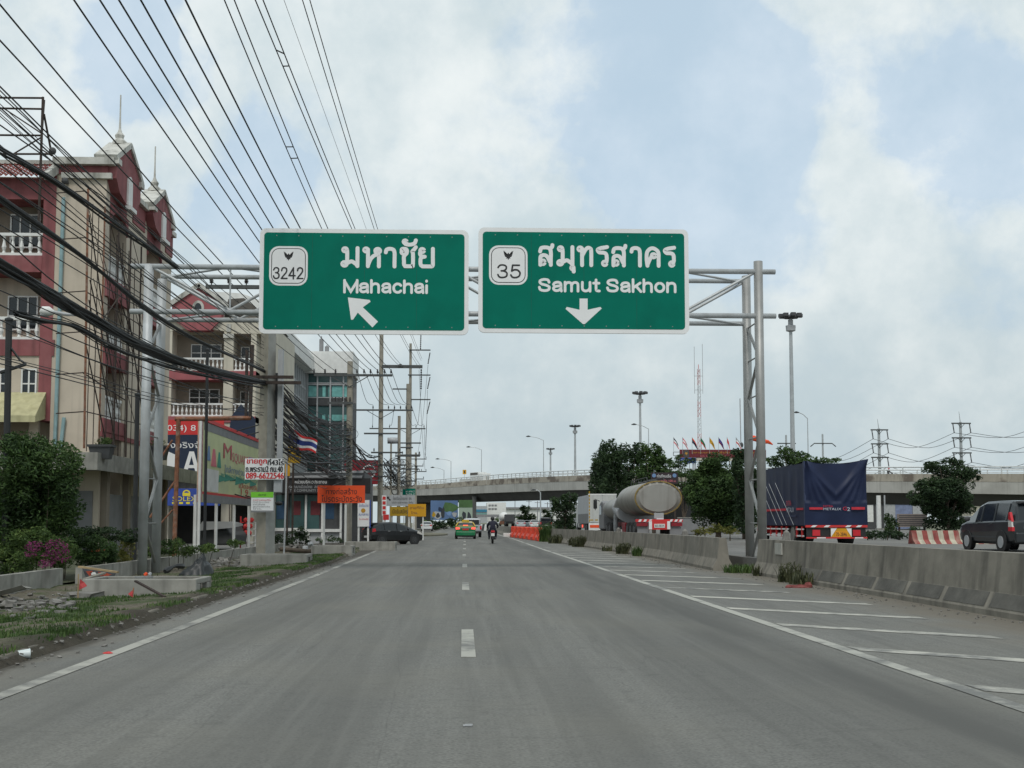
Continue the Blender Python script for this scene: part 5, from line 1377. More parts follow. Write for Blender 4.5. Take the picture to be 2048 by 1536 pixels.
def board_signs():
    def sign(name, label, u0, v0, u1, v1, Y, m, texts, legs=(), th=.05, gz=0.0, lm=None, cat='sign', r=0):
        x0, x1, z0, z1 = rect(u0, v0, u1, v1, Y); M = Mfront(Y)
        t = thing(name, label, cat, ((x0 + x1) / 2, Y, gz))
        panel(t, 'board', M, x0, x1, z0, z1, -th, 0, m, r)
        for s, a, b, c, d, tm in texts: text(t, 'lettering', s, *rect(a, b, c, d, Y), M, .012, tm)
        for u in legs:
            x = at(u, v1, Y).x; mb = MB(); mb.box(x - .05, x + .05, Y + th + .005, Y + th + .10, gz - .1, z1 - .08); mb.build('post', lm or m_white, t)
        return t, M
    blk = m_signblack
    sign('warning_sign', 'orange roadworks warning board with black Thai lettering on two white posts', 635, 971, 730, 1006, 60, m_orange,
         [('ทางก่อสร้าง', 652, 976.5, 714, 988), ('โปรดระมัดระวัง', 643, 991, 724, 1003)] and [('ทางก่อสร้าง', 652, 976, 714, 988.5, blk), ('โปรดระมัดระวัง', 643, 990, 724, 1003.5, blk)], (648, 691))
    # hand painted board hung on the broad pole
    t, M = sign('painted_board', 'white board with hand painted red and black Thai writing hung on the broad pole', 489.5, 917, 568, 959, P1Y - .50, m_signwhite, [])
    Yb = P1Y - .50
    rm = mat('red_brush_paint', srgb(205, 45, 50), .6, .1, 8)
    for s, a, b, c, d, m in (('ขายถูก', 493, 919, 533, 931, rm), ('ที่43ไร่', 535, 918, 567, 930.5, blk), ('ถ.พระราม2 กม.40', 491, 932.5, 565, 944, blk), ('089-6622546', 491.5, 945.5, 567, 957.5, rm)):
        x0, x1, z0, z1 = rect(a, b, c, d, Yb)
        text(t, 'lettering', s, x0, x1, z0, z1, M, .010, m)
        text(t, 'lettering', s, x0 + .018, x1 + .018, z0 + .006, z1 + .006, M, .013, m)
    t, M = sign('notice_board', 'white notice with a lime green heading strapped low on the broad pole', 502, 984, 547, 1021, P1Y - .52, m_signwhite, [])
    Yb = P1Y - .52
    panel(t, 'heading', M, *rect(502, 984, 547, 995, Yb), .002, .008, m_lime); panel(t, 'lower_edge', M, *rect(502, 1021, 547, 1024.5, Yb), -.05, .004, m_grey)
    text(t, 'lettering', 'ประกาศ', *rect(517, 987, 532, 992, Yb), M, .012, blk)
    for k in range(5): text(t, 'lettering', ['ขายบ้านพร้อมที่ดิน', 'ทำเลดี ติดถนนใหญ่', 'ราคาพิเศษ', 'สนใจติดต่อ', 'โทร.'][k], *rect(506, 998 + k * 4.4, (542, 538, 530, 540, 524)[k], 1001.5 + k * 4.4, Yb), M, .012, m_red if k == 0 else m_grey)
    # white school board
    t, M = sign('sign_board', 'upright white board with a yellow round emblem beside the hatchback', 715, 1000, 739, 1053, 68, m_signwhite, [('โรงเรียนไทย', 717.5, 1007, 737, 1014, m_blue), ('สมุทรสาคร', 717.5, 1027, 737, 1033, m_blue), ('โทร 034-4251', 718, 1036, 737, 1040, m_red)], (717, 736))
    x, z = at(726.5, 1021, 68).x, at(726.5, 1021, 68).z; mb = MB(M); mb.prism([(x + .13 * math.cos(R(q)), z + .13 * math.sin(R(q))) for q in range(0, 360, 30)], .004, .012); mb.build('emblem', m_gold, t)
    panel(t, 'blue_edge', M, *rect(739, 1000, 741.5, 1056, 68), -.1, .02, m_blue)
    # car maker's red sign on a tall column
    Y = 112; M = Mfront(Y); t = thing('showroom_sign', 'crimson showroom sign with a silver ring and crossbar emblem behind the poles', 'sign', at(735, 968, Y))
    panel(t, 'board', M, *rect(688, 920, 758, 968, Y), -.8, 0, m_crimson)
    c = at(738, 943, Y); r = 13.5 * Y / FPX
    for a0, a1 in ((25, 158), (205, 335)):
        mb = MB(M); o = [(c.x + r * math.cos(R(a0 + (a1 - a0) * k / 14)), c.z + r * math.sin(R(a0 + (a1 - a0) * k / 14))) for k in range(15)] + [(c.x + r * .78 * math.cos(R(a1 + (a0 - a1) * k / 14)), c.z + r * .78 * math.sin(R(a1 + (a0 - a1) * k / 14))) for k in range(15)]
        mb.prism(o, .01, .06); mb.build('emblem_ring', m_signwhite, t)
    mb = MB(M); mb.box(c.x - r * 1.15, c.x + r * 1.15, .01, .05, c.z - r * .16, c.z + r * .2); mb.build('emblem_bar', m_chrome, t)
    text(t, 'lettering', 'NISSAN', c.x - r * .8, c.x + r * .8, c.z - r * .08, c.z + r * .14, M, .06, m_signblack)
    mb = MB(M); x = at(700, 921, Y).x; mb.box(x - .08, x + .08, .01, .08, at(0, 940, Y).z, at(0, 919, Y).z); mb.build('light_strip', m_signwhite, t)
    mb = MB(M); mb.box(at(726, 0, Y).x if False else at(728, 968, Y).x, at(745, 968, Y).x, -.7, -.1, -.1, at(735, 968, Y).z); mb.build('column', m_grey, t)
    sign('direction_sign', 'small green direction sign with a white arrow near the flyover', 805, 977, 831, 991, 128, m_signgreen, [('พระราม 2', 811, 981, 829, 984.5, m_signwhite), ('Rama 2', 812, 986, 829, 989.5, m_signwhite)], (808, 829))
    t, M = sign('direction_sign', 'wide pale grey direction board with a black slanted arrow', 764, 990, 830, 1012, 104, m_greyl, [('โรงเรียนไทยเทค  สค.', 786, 993, 824, 1000, blk), ('บริษัท อุตสาหกรรม จำกัด', 784, 1003, 826, 1008, m_greyd)], (770, 826))
    mb = MB(M); pts = [at(u, v, 104) for u, v in ((773, 993), (779, 993.5), (777.5, 995.5), (782, 1000), (779.5, 1001.5), (775.5, 997), (774, 998.5))]; mb.prism([(p.x, p.z) for p in pts], .005, .012); mb.build('arrow', blk, t)
    sign('advert_board', 'dull yellow board with dark lettering left of the bright amber board', 780, 1013.5, 815, 1032, 92, m_yelbr, [('เปิดรับสมัคร', 784, 1018, 815, 1027, m_signblack)], (784,), lm=m_greyl)
    sign('advert_board', 'bright amber yellow board on two white posts before the flyover pier', 816, 1008, 852, 1033, 94, m_yellow, [('ขายที่ดิน', 820, 1012, 848, 1018, m_rust), ('โทร.', 822, 1023, 836, 1028, m_rust)], (818, 846))
    t, M = sign('pylon_sign', 'narrow white upright sign with red blocks stacked on it', 763.5, 991, 773, 1031, 98, m_signwhite, [], (768,))
    for k in range(4): panel(t, 'red_block', M, *rect(765, 993 + k * 9.6, 771.5, 999.5 + k * 9.6, 98), .002, .01, m_red)
    sign('advert_board', 'small red poster board low behind the hatchback roof', 766, 1029, 778, 1040, 97, m_red, [], (770,))
    # two stacked yellow boards behind the flag
    sign('advert_board', 'yellow board with dark lettering just behind the striped flag', 572, 893, 602, 926, 66, m_yelbr, [('ขาย', 576, 896, 598, 905, m_signblack), ('ที่ดิน', 576, 909, 598, 920, m_signblack)], (586,), lm=m_rustd)
    sign('advert_board', 'narrow amber board under the yellow board behind the flag', 570, 928, 580, 952, 65.5, m_yellow, [], (575,), lm=m_rustd)
board_signs()

def billboard():
    # lime billboard parallel to the road, seen steeply from the side
    Y0, Y1 = 49.8, 66.0; X = at(402, 920, Y0).x
    M = Mside(X, Y0); L = Y1 - Y0
    zt, zb = at(402, 838, Y0).z, at(402, 1004, Y0).z; H = zt - zb
    t = thing('billboard', 'large faded lime green advertising billboard with red and lilac lettering', 'billboard', (X, (Y0 + Y1) / 2, 0))
    panel(t, 'board', M, 0, L, zb, zt, -.15, 0, m_lawn)
    f = lambda a, b, c, d: (L * a, L * b, zb + H * c, zb + H * d)
    panel(t, 'red_border', M, *f(0, 1, .985, 1.03), -.1, .05, m_red); panel(t, 'red_border', M, *f(0, 1, .10, .13), .0, .012, m_red); panel(t, 'red_border', M, *f(-.01, .016, 0, 1), -.1, .02, mat('checker_red', srgb(175, 130, 125), .7, .5, 5))
    panel(t, 'header_strip', M, *f(.03, 1, .88, .985), .002, .012, m_grey); panel(t, 'footer_strip', M, *f(.03, 1, .0, .10), .002, .012, m_grey)
    text(t, 'lettering', 'M', *f(.28, .40, .60, .80), M, .02, mat('print_red', srgb(190, 92, 100), .7)); text(t, 'lettering', 'SQUARE', *f(.41, .66, .56, .71), M, .02, m_pink)
    panel(t, 'lilac_patch', M, *f(.68, 1, .50, .72), .002, .014, m_purple); text(t, 'lettering', 'CONDO', *f(.70, .98, .55, .67), M, .02, m_pink)
    text(t, 'lettering', 'ใกล้ทางด่วน โครงการใหม่', *f(.30, .95, .42, .52), M, .02, m_mblue); text(t, 'lettering', 'พร้อมอยู่ เดินทางสะดวก', *f(.25, .85, .33, .42), M, .02, m_mgreen)
    mb = MB(M); 
    for k in range(7): a = f(.22 + k * .08, .32 + k * .08, .27 + .02 * (k % 3), .34 + .025 * (k % 2)); mb.prism([(a[0], a[2]), (a[1], a[2] + .15), (a[1] + .3, a[3]), (a[0] + .2, a[3] + .1)], .002, .010 + .001 * k)
    mb.build('green_band', m_mgreen, t)
    text(t, 'lettering', 'เปิดจองวันนี้', *f(.52, .90, .24, .32), M, .02, m_red); text(t, 'lettering', '1.9 ลบ.', *f(.55, .88, .14, .23), M, .02, m_red)
    panel(t, 'pale_panel', M, *f(.05, .22, .14, .42), .002, .012, m_white)
    for k, (a, b, c, d, m) in enumerate(((.07, .11, .52, .70, m_mblue), (.12, .19, .46, .68, m_pink), (.20, .25, .46, .66, m_mgreen))):
        mb = MB(M); q = f(a, b, c, d); mb.prism([(q[0], q[2]), (q[1], q[2]), ((q[0] + q[1] * 2) / 3, q[3]), ((q[0] * 2 + q[1]) / 3, q[3])], .003, .02); mb.build('picture', m, t)
    for s in (.0, 4.2, 8.4, 12.4, L): mb = MB(M); mb.tube((s, -.2, -.1), (s, -.2, zb + .3), .075, n=8); mb.build('post', m_white, t)
    mb = MB(M); mb.tube((-.12, -.02, -.1), (-.12, -.02, zt + .05), .065, n=8); mb.build('post', m_white, t)
    for s in (7.4, 10.2, 13.0):
        for z, dz in ((zt + .05, .35), (zb + .5, -.35)):
            mb = MB(M); mb.tube((s, 0, z), (s, 1.2, z + dz), .03, n=5); mb.ell((s, 1.25, z + dz), (.14, .2, .12), 8, 5); mb.build('lamp', m_blk2, t)
    # rusty empty sign frame beside it
    Y = 44.5; t = thing('sign_support', 'rusty empty pipe frame on posts in front of the lime billboard', 'frame', at(355, 1110, Y))
    mb = MB(); mb.tube(at(350, 838, Y), at(502, 836, Y), .085, n=8); mb.build('crosspipe', m_rust, t)
    g = at(350, 1128, Y); mb = MB(); mb.tube(at(357, 838, Y), (at(348, 1100, Y).x, Y, -.1), .085, n=8); mb.build('post', m_rust, t)
    mb = MB(); mb.tube(at(505, 690, Y), at(500, 838, Y), .07, n=8); mb.tube(at(494, 700, Y), at(492, 838, Y), .06, n=8); mb.build('post', m_rustd, t)
    mb = MB(); mb.tube(at(345, 880, Y), at(306, 940, Y), .04, n=6); mb.tube(at(352, 960, Y), at(300, 1035, Y), .045, n=6); mb.tube(at(345, 1020, Y), at(310, 1060, Y), .03, n=6); mb.build('brace', m_rust, t)
    for lab, u, va, vb, Y, r in (('black iron post standing among the shrubs before the shophouse corner', 271, 790, 1135, 38, .075), ('thin black post in front of the lime billboard', 411, 700, 1110, 43, .055), ('black iron post at the left end of the flower bed', 14, 640, 1160, 30, .085)):
        t = thing('iron_post', lab, 'post', (at(u, 1000, Y).x, Y, 0)); x = at(u, 1000, Y).x
        mb = MB(); mb.tube((x, Y, -.1), (at(u + 4, va, Y).x, Y, at(u, va, Y).z), r, n=8); mb.build('shaft', m_blk2, t)
        mb = MB(); mb.lathe((at(u + 4, va, Y).x, Y, at(u, va, Y).z), [(r * 1.3, -.02), (r * 1.3, .03), (.01, .08)], 8); mb.build('cap', m_blk2, t)
        if u == 14:
            mb = MB(); mb.path([at(18, 690, Y), at(40, 720, Y), at(52, 728, Y)], .03, 5); mb.path([at(52, 728, Y), at(0, 745, Y)], .045, 5); mb.build('bracket', m_blk2, t)
    # the street lamp poking out to the left under the thick cables
    Y = 40.0; t = thing('street_lamp', 'pale street lamp head on a short arm under the thick cables', 'street lamp', at(165, 632, Y))
    a = at(78, 622, Y); b = at(107, 622, Y); mb = MB(); mb.path([tuple(at(80, 625, Y)), tuple(at(86, 622, Y)), tuple(at(98, 623, Y)), tuple(at(108, 625, Y))], [.05, .16, .17, .07], 10); mb.build('head', m_white, t, smooth=True)
    mb = MB(); p = at(91, 629, Y); mb.ell((p.x, p.y, p.z), (.18, .12, .08)); mb.build('lens', m_greyl, t)
    mb = MB(); mb.path([tuple(at(106, 624, Y)), tuple(at(135, 629, Y)), tuple(at(165, 632, Y)), tuple(at(182, 634, 43.0))], .06, 8); mb.build('arm', m_greyl, t)
    # flag on its staff
    Y = 46.0; t = thing('flag', 'red, white and blue striped flag flying from a leaning staff', 'flag', at(572, 1100, Y))
    A, B, C, D = at(576, 856, Y), at(634, 882, Y), at(632, 906, Y), at(576, 893, Y)
    bounds = [0, 1 / 6, 1 / 3, 2 / 3, 5 / 6, 1]; cols = [m_red, m_signwhite, mat('flag_blue', srgb(45, 62, 130), .7), m_signwhite, m_red]
    mb = MB(); n = 12
    for k in range(5):
        mb.mat = (0, 1, 2, 1, 0)[k]
        for i in range(n):
            q = []
            for ii, f in ((i, bounds[k]), (i + 1, bounds[k]), (i + 1, bounds[k + 1]), (i, bounds[k + 1])):
                s = ii / n; p = A.lerp(B, s).lerp(D.lerp(C, s), f); p.y += .14 * math.sin(s * 8 + f * 2); p.z += .05 * math.sin(s * 9 + f); q.append(p)
            mb.add(q, [(0, 1, 2, 3)])
    mb.build('cloth', [m_red, m_signwhite, mat('flag_blue', (0, 0, 1))], t, smooth=True)
    mb = MB(); g = at(568, 1085, Y); mb.tube((g.x, Y, -.05), at(576.5, 845, Y), .035, n=6); mb.build('staff', m_greyl, t)
billboard()
# ------------------------------------------------------------------ plants
def leaf_cloud(mb, c, r, n, s, jitter=1.0):
    """n small bent leaves spread through an ellipsoid, denser towards its outside"""
    for _ in range(n):
        while True:
            d = Vector((rng.uniform(-1, 1), rng.uniform(-1, 1), rng.uniform(-1, 1)))
            if .05 < d.length < 1: break
        d = d.normalized() * (d.length ** .55)
        p = Vector((c[0] + d.x * r[0], c[1] + d.y * r[1], c[2] + d.z * r[2]))
        a = Vector((rng.gauss(0, 1), rng.gauss(0, 1), rng.gauss(0, .6) - .2)).normalized(); b = a.orthogonal().normalized()
        b = (Matrix.Rotation(rng.uniform(0, 6.28), 3, a) @ b); l = s * rng.uniform(.6, 1.4); w = l * .38
        q = a.cross(b) * l * .12
        mb.add([p - a * l / 2, p + b * w / 2 + q, p + a * l / 2, p - b * w / 2 + q], [(0, 1, 2), (0, 2, 3)])
def crown(mb, blobs, per, s, clump=.32):
    for c, r in blobs:
        m = 11; n = max(8, int(per / 12 * 3.14 * r[0] * r[2] / (.19 * s * s) / m))
        for _ in range(m):
            while True:
                d = Vector((rng.uniform(-1, 1), rng.uniform(-1, 1), rng.uniform(-1, 1)))
                if d.length < 1: break
            d = d.normalized() * (d.length ** .5) * .82
            k = (clump + .16) * rng.uniform(.6, 1.3)
            leaf_cloud(mb, (c[0] + d.x * r[0], c[1] + d.y * r[1], c[2] + d.z * r[2]), (r[0] * k, r[1] * k, r[2] * k * .8), n, s)
def tree(label, x, y, z, h, blobs, per, s, m, name='tree', tr=.14, clump=.32, group=None, cat='tree', limbs=True):
    t = thing(name, label, cat, (x, y, z), group=group)
    mb = MB(); top = z + h * .62
    wob = [Vector((x + rng.uniform(-.06, .06) * h * .5 * k, y + rng.uniform(-.05, .05) * h * k, z - .1 + (top - z) * k)) for k in (0, .3, .6, 1)]
    mb.path(smooth_pts(wob, 4), tr, 8, tr * .4)
    if limbs:
        for c, r in blobs[:9]:
            st = wob[1].lerp(wob[3], rng.uniform(0, .9)); e = Vector(c); md = st.lerp(e, .5) + Vector((0, 0, -.1 * h * .2))
            mb.path(smooth_pts([st, md, e], 4), tr * .42, 6, tr * .12)
    mb.build('trunk', m_trunk, t)
    mb = MB(); crown(mb, blobs, per, s, clump); mb.build('crown', m, t)
    return t
def px_blobs(lst, Y, dy=.8):             # crowns given by photo ellipses at distance Y
    out = []
    for u, v, ru, rv in lst:
        p = at(u, v, Y + rng.uniform(-.5, .5) * dy); k = Y / FPX
        out.append(((p.x, p.y, p.z), (ru * k, max(ru, rv) * k * .8, rv * k)))
    return out
def plants_left():
    Y = 27.5
    def shrub(label, blobs, Y, per, s, m, name='shrub', cat='shrub', flowers=None, clump=.34, z=-.03):
        b = px_blobs(blobs, Y, 1.2); c = b[0][0]
        t = thing(name, label, cat, (c[0], Y, z))
        mb = MB()
        for (x, y, zz), r in b: mb.path([(x * .85 + c[0] * .15, y + .3, z - .05), (x, y + .15, zz)], .014, 5, .006)
        mb.build('stems', m_trunk, t)
        mb = MB(); crown(mb, b, per, s, clump); mb.build('foliage', m, t)
        if flowers:
            mb = MB()
            for u, v, ru, rv, n in flowers[1]:
                p = at(u, v, Y - .95); k = Y / FPX; leaf_cloud(mb, tuple(p), (ru * k, .3, rv * k), n * 2, .065)
            mb.build('flowers', flowers[0], t)
        return t
    shrub('big dense dark green bush in front of the shophouse arcade', [(60, 1000, 70, 70), (20, 930, 50, 60), (95, 930, 55, 45), (125, 985, 40, 60), (140, 930, 22, 30), (60, 890, 60, 30), (15, 1040, 40, 40), (110, 1045, 50, 35), (70, 960, 72, 55), (60, 1020, 76, 60)], 30, 54, .12, L_mid, name='bush', cat='bush', clump=.42)
    shrub('bougainvillea with magenta flowers spilling over the low wall', [(80, 1105, 55, 35), (40, 1110, 45, 35), (125, 1110, 30, 25), (65, 1075, 40, 20), (10, 1120, 40, 30), (95, 1080, 40, 25), (20, 1085, 35, 25)], 29.5, 50, .075, L_lite, flowers=(L_mag, [(68, 1092, 16, 10, 60), (112, 1095, 22, 16, 110), (98, 1118, 14, 16, 70), (128, 1112, 12, 12, 40), (62, 1108, 10, 8, 22), (88, 1128, 8, 8, 22)]))
    shrub('leafy green shrub right of the bougainvillea', [(170, 1095, 40, 30), (150, 1080, 40, 22), (180, 1120, 35, 18), (205, 1100, 25, 25)], 31.5, 46, .085, L_mid)
    shrub('shrub with small orange flowers near the wall corner', [(205, 1112, 22, 20), (190, 1120, 25, 16), (222, 1105, 18, 24)], 32.2, 44, .08, L_mid, flowers=(mat('orange_petals', (.5, .13, .05), .7), [(190, 1101, 4, 3, 9), (201, 1100, 4, 3, 9)]))
    shrub('yellow green croton shrub beside the iron post', [(252, 1098, 14, 22), (245, 1118, 18, 14), (258, 1085, 10, 14)], 33.8, 44, .08, L_yel)
    shrub('low clipped hedge in shadow before the shophouse shutters', [(190, 1065, 35, 14), (230, 1068, 30, 14), (160, 1070, 30, 14), (262, 1070, 22, 14)], 33, 46, .09, L_dark, name='hedge', cat='hedge')
    shrub('row of low weeds behind the wall under the lime billboard', [(335, 1095, 25, 16), (365, 1100, 25, 14), (300, 1105, 20, 16), (395, 1100, 22, 10), (425, 1094, 18, 12), (470, 1085, 20, 10), (355, 1085, 14, 10)], 36, 40, .08, L_lite)
    shrub('dark bush in front of the street shop posters', [(570, 1078, 22, 12), (600, 1068, 16, 14), (555, 1085, 15, 12), (610, 1080, 12, 10)], 62, 44, .13, L_dark)
    shrub('small green plants on the kerb before the white shop frame', [(665, 1078, 14, 7), (640, 1080, 10, 6), (680, 1082, 8, 5)], 66, 30, .11, L_mid)
    # planters on the canopy
    for lab, u0, u1, vt, vb, Y, k in (('dark rectangular planter with sprouting weeds on the canopy edge', 180, 226, 890, 918, 44.6, 1), ('second dark planter on the canopy, behind the gantry leg', 300, 336, 892, 920, 52, 0)):
        a = at(u0, vb, Y); b = at(u1, vt, Y)
        t = thing('planter', lab, 'planter', ((a.x + b.x) / 2, Y, a.z))
        mb = MB(); mb.add([(a.x + .1, Y - .22, a.z), (b.x - .1, Y - .22, a.z), (b.x - .1, Y + .22, a.z), (a.x + .1, Y + .22, a.z), (a.x, Y - .3, b.z), (b.x, Y - .3, b.z), (b.x, Y + .3, b.z), (a.x, Y + .3, b.z)], [(0, 1, 5, 4), (1, 2, 6, 5), (2, 3, 7, 6), (3, 0, 4, 7), (0, 3, 2, 1), (4, 5, 6, 7)])
        mb.box(a.x - .03, b.x + .03, Y - .33, Y + .33, b.z - .08, b.z + .005); mb.build('tub', m_greyd, t)
        mb = MB()
        for q in range(14): leaf_cloud(mb, (rng.uniform(a.x + .1, b.x - .1), Y + rng.uniform(-.2, .2), b.z + .12), (.12, .12, .16), 24, .09)
        mb.build('foliage', L_lite, t)
    # weeds along the right hand barrier
    for lab, u, v, Y, r, h, n, m in (('dry bushy weed at the foot of the near barrier', 1618, 1168, 27.2, .30, .46, 130, L_dry), ('low green weed beside the dry one at the near barrier', 1660, 1170, 26.2, .32, .30, 130, L_dry), ('thin weed by the end of the near barrier', 1558, 1150, 30.3, .10, .35, 40, L_dry),
            ('bright green grass clump growing round the foot of the right gantry leg', 1495, 1142, 32.4, .62, .24, 520, L_grass), ('green weed against the second barrier segments', 1326, 1112, 48.5, .22, .42, 110, L_grass), ('weed with litter at the barrier foot', 1297, 1106, 52, .4, .5, 190, L_dry),
            ('small weeds in a barrier joint', 1255, 1100, 57, .35, .3, 90, L_dry), ('round green weed bush against the far barrier segments', 1217, 1090, 67, .5, .62, 260, L_dry), ('tiny weed between two bushes at the barrier', 1192, 1090, 71, .2, .5, 70, L_dry),
            ('wide low weed bush halfway to the orange barriers', 1155, 1083, 78, .65, .6, 260, L_dry), ('tall leafy weed standing above the barrier beside the orange ones', 1118, 1075, 85, .55, 1.35, 260, L_grass)):
        X = lerp_tab(BARR, Y) - .42; 
        if 'gantry' in lab: X = at(1492, 1140, Y).x
        t = thing('weed', lab, 'weed', (X, Y, 0)); mb = MB(); blades(mb, X, Y, 0, n, r, h, .012 + .00022 * Y, .75); mb.build('blades', m, t)
        if h > .45:
            mb = MB(); leaf_cloud(mb, (X, Y, h * .5), (r, r, h * .5), n, .05 + .001 * Y); mb.build('leaves', L_dry if m is L_dry else L_mid, t)
plants_left()

def walls_debris():
    X = -9.22
    def lowwall(lab, ya, yb, x0, x1):
        t = thing('low_wall', lab, 'wall', (x0, (ya + yb) / 2, -.1)); mb = MB(); n = 8
        for k in range(n):
            a, b = ya + (yb - ya) * k / n, ya + (yb - ya) * (k + 1) / n; xa, xb = x0 + (x1 - x0) * k / n, x0 + (x1 - x0) * (k + 1) / n
            zt = .31 + .004 * math.sin(k * 2)
            mb.add([(xa, a, -.2), (xa - .16, a, -.2), (xa - .16, a, zt), (xa, a, zt), (xb, b, -.2), (xb - .16, b, -.2), (xb - .16, b, zt), (xb, b, zt)], [(0, 4, 7, 3), (3, 7, 6, 2), (2, 6, 5, 1)] + ([(0, 3, 2, 1)] if k == 0 else []) + ([(4, 5, 6, 7)] if k == n - 1 else []))
        mb.build('wall', m_conc, t)
    lowwall('low grey concrete wall in front of the bougainvillea', 12, 28.0, -9.2, -9.25)
    lowwall('long low grey concrete wall running on past the gantry leg', 28.6, 62, -9.0, -9.12)
    # open precast drain boxes
    def drain(lab, y0, y1, x0, x1, h, debris):
        t = thing('drain_box', lab, 'drain box', ((x0 + x1) / 2, y0, 0), group='precast drain boxes on the verge'); w = .10; z0, z1 = -.2, h
        mb = MB(); mb.box(x0, x1, y0, y0 + w, z0, z1); mb.box(x0, x1, y1 - w, y1, z0, z1); mb.box(x0, x0 + w, y0 + w, y1 - w, z0, z1)
        ym = (y0 + y1) / 2; mb.box(x1 - w, x1, y0 + w, y1 - w, z0, .10); mb.box(x1 - w, x1, y0 + w, y1 - w, z1 - .10, z1); mb.box(x1 - w, x1, y0 + w, ym - .28, .10, z1 - .10); mb.box(x1 - w, x1, ym + .28, y1 - w, .10, z1 - .10)
        mb.box(x0 + w, x1 - w, y0 + w, y1 - w, z0, z0 + .1)
        mb.build('box', m_conc, t, bevel=.015)
        mb = MB(); mb.box(x1 - w - .03, x1 - w - .01, ym - .28, ym + .28, .10, z1 - .10); mb.build('outlet_hole', m_dark, t)
        if debris:
            mb = MB(); mb.box(x0 + w, x1 - w, y0 + w, y1 - w, z1 - .16, z1 - .10); mb.build('lid_slab', m_rubble, t)
    p0, p1 = gnd(163, 1195, .0), gnd(393, 1194, .0)
    drain('open concrete drain box with two red flags in front of the left gantry leg', p0.y, p0.y + 1.35, p0.x, p1.x, .33, False)
    p0, p1 = gnd(480, 1133, .0), gnd(612, 1133, .0)
    drain('concrete drain box at the foot of the broad pole', p0.y, p0.y + 1.5, p0.x, p1.x, .37, True)
    p0, p1 = gnd(622, 1112, .0), gnd(703, 1112, .0)
    drain('concrete drain box littered with white rubble, before the orange sign', p0.y, p0.y + 1.6, p0.x, p1.x, .42, True)
    p0, p1 = gnd(690, 1101, .0), gnd(790, 1101, .0)
    drain('farthest concrete drain box just before the dark hatchback', p0.y, p0.y + 1.6, p0.x, p1.x, .42, True)
    # rubble
    def chunk(mb, x, y, z, s):
        a = [Vector((rng.uniform(.6, 1) * i, rng.uniform(.6, 1) * j, rng.uniform(.5, 1) * k)) * s for i in (-1, 1) for j in (-1, 1) for k in (-.35, .5)]
        rot = Matrix.Rotation(rng.uniform(0, 6), 3, 'Z') @ Matrix.Rotation(rng.uniform(-.5, .5), 3, 'X')
        mb.add([tuple(rot @ q + Vector((x, y, z))) for q in a], [(0, 1, 3, 2), (4, 6, 7, 5), (0, 4, 5, 1), (2, 3, 7, 6), (0, 2, 6, 4), (1, 5, 7, 3)])
    mb = MB()
    for _ in range(300):
        u = rng.uniform(-150, 150); v = rng.gauss(1213, 12); p = gnd(u, min(max(v, 1190), 1245), 0)
        s = rng.choice((.03, .03, .04, .05, .08)); chunk(mb, p.x, p.y, .0 + rng.uniform(-.03, .08), s)
    for _ in range(90):
        u = rng.uniform(425, 500); v = rng.uniform(1112, 1135); p = gnd(u, v, 0); chunk(mb, p.x, p.y, .02, rng.uniform(.03, .12))
    for _ in range(60):
        u = rng.uniform(560, 640); v = rng.uniform(1094, 1108); p = gnd(u, v, 0); chunk(mb, p.x, p.y, .1, rng.uniform(.05, .16))
    for _ in range(50):
        u = rng.uniform(150, 560); v = rng.uniform(1195, 1235) - (u - 150) * .17; p = gnd(u, v, 0); chunk(mb, p.x, p.y, .03, rng.uniform(.02, .06))
    for _ in range(700):
        y = 9 + 40 * rng.random() ** 1.5; x = lerp_tab(LEDGE, y) + rng.gauss(-.12, .22); chunk(mb, x, y, .01 if x > lerp_tab(LEDGE, y) else .07, rng.uniform(.008, .028))
    for _ in range(260): y = 12 + 40 * rng.random() ** 1.4; chunk(mb, lerp_tab(BARR, y) - .45 - abs(rng.gauss(0, .35)), y, .008, rng.uniform(.008, .025))
    mb.build('rubble', m_rubble, kind='stuff')
    for lab, u, v, s, z, m in (('broken pale concrete slab lying before the drain box', 170, 1196, .34, .06, m_rubble), ('flat grey slab fragment leaning in the rubble', 12, 1200, .42, .14, m_conc), ('small pale slab at the verge edge by the road', 536, 1158, .2, .05, m_rubble)):
        p = gnd(u, v, 0); t = thing('slab_fragment', lab, 'rubble', (p.x, p.y, 0)); mb = MB(); chunk(mb, p.x, p.y, z, s); mb.v = [Vector((q.x, q.y, z + (q.z - z) * .35 + (q.x - p.x) * .12)) for q in mb.v]; mb.build('slab', m, t)
    # white rubble bags on the third drain box
    for k, (u, v) in enumerate(((621, 1088), (632, 1100), (655, 1101), (610, 1096))):
        p = at(u, v, 51.5 + k * .3); t = thing('rubble_lump', ['white broken lump on the corner of the rubble strewn drain box', 'white lump low against the rubble strewn drain box', 'white lump right of centre on the rubble strewn drain box', 'grey white lump left of the rubble strewn drain box'][k], 'rubble', tuple(p)); mb = MB(); mb.ell(tuple(p), (.13, .12, .10), 8, 6, .25); mb.build('lump', m_greyl, t)
    # timber pole in the rubble
    t = thing('log', 'fallen grey pole lying across the rubble before the drain boxes', 'log', tuple(at(640, 1104, 50))); mb = MB(); mb.tube(at(560, 1098, 49), at(655, 1106, 49.6), .09, n=8); mb.build('log', m_trunk, t)
    # tarpaulin heap
    p = gnd(392, 1152, 0); t = thing('tarpaulin_heap', 'crumpled black plastic sheet heaped behind the drain box', 'tarpaulin', (p.x, p.y, 0))
    mb = MB(); nu, nv = 26, 14; vs = []
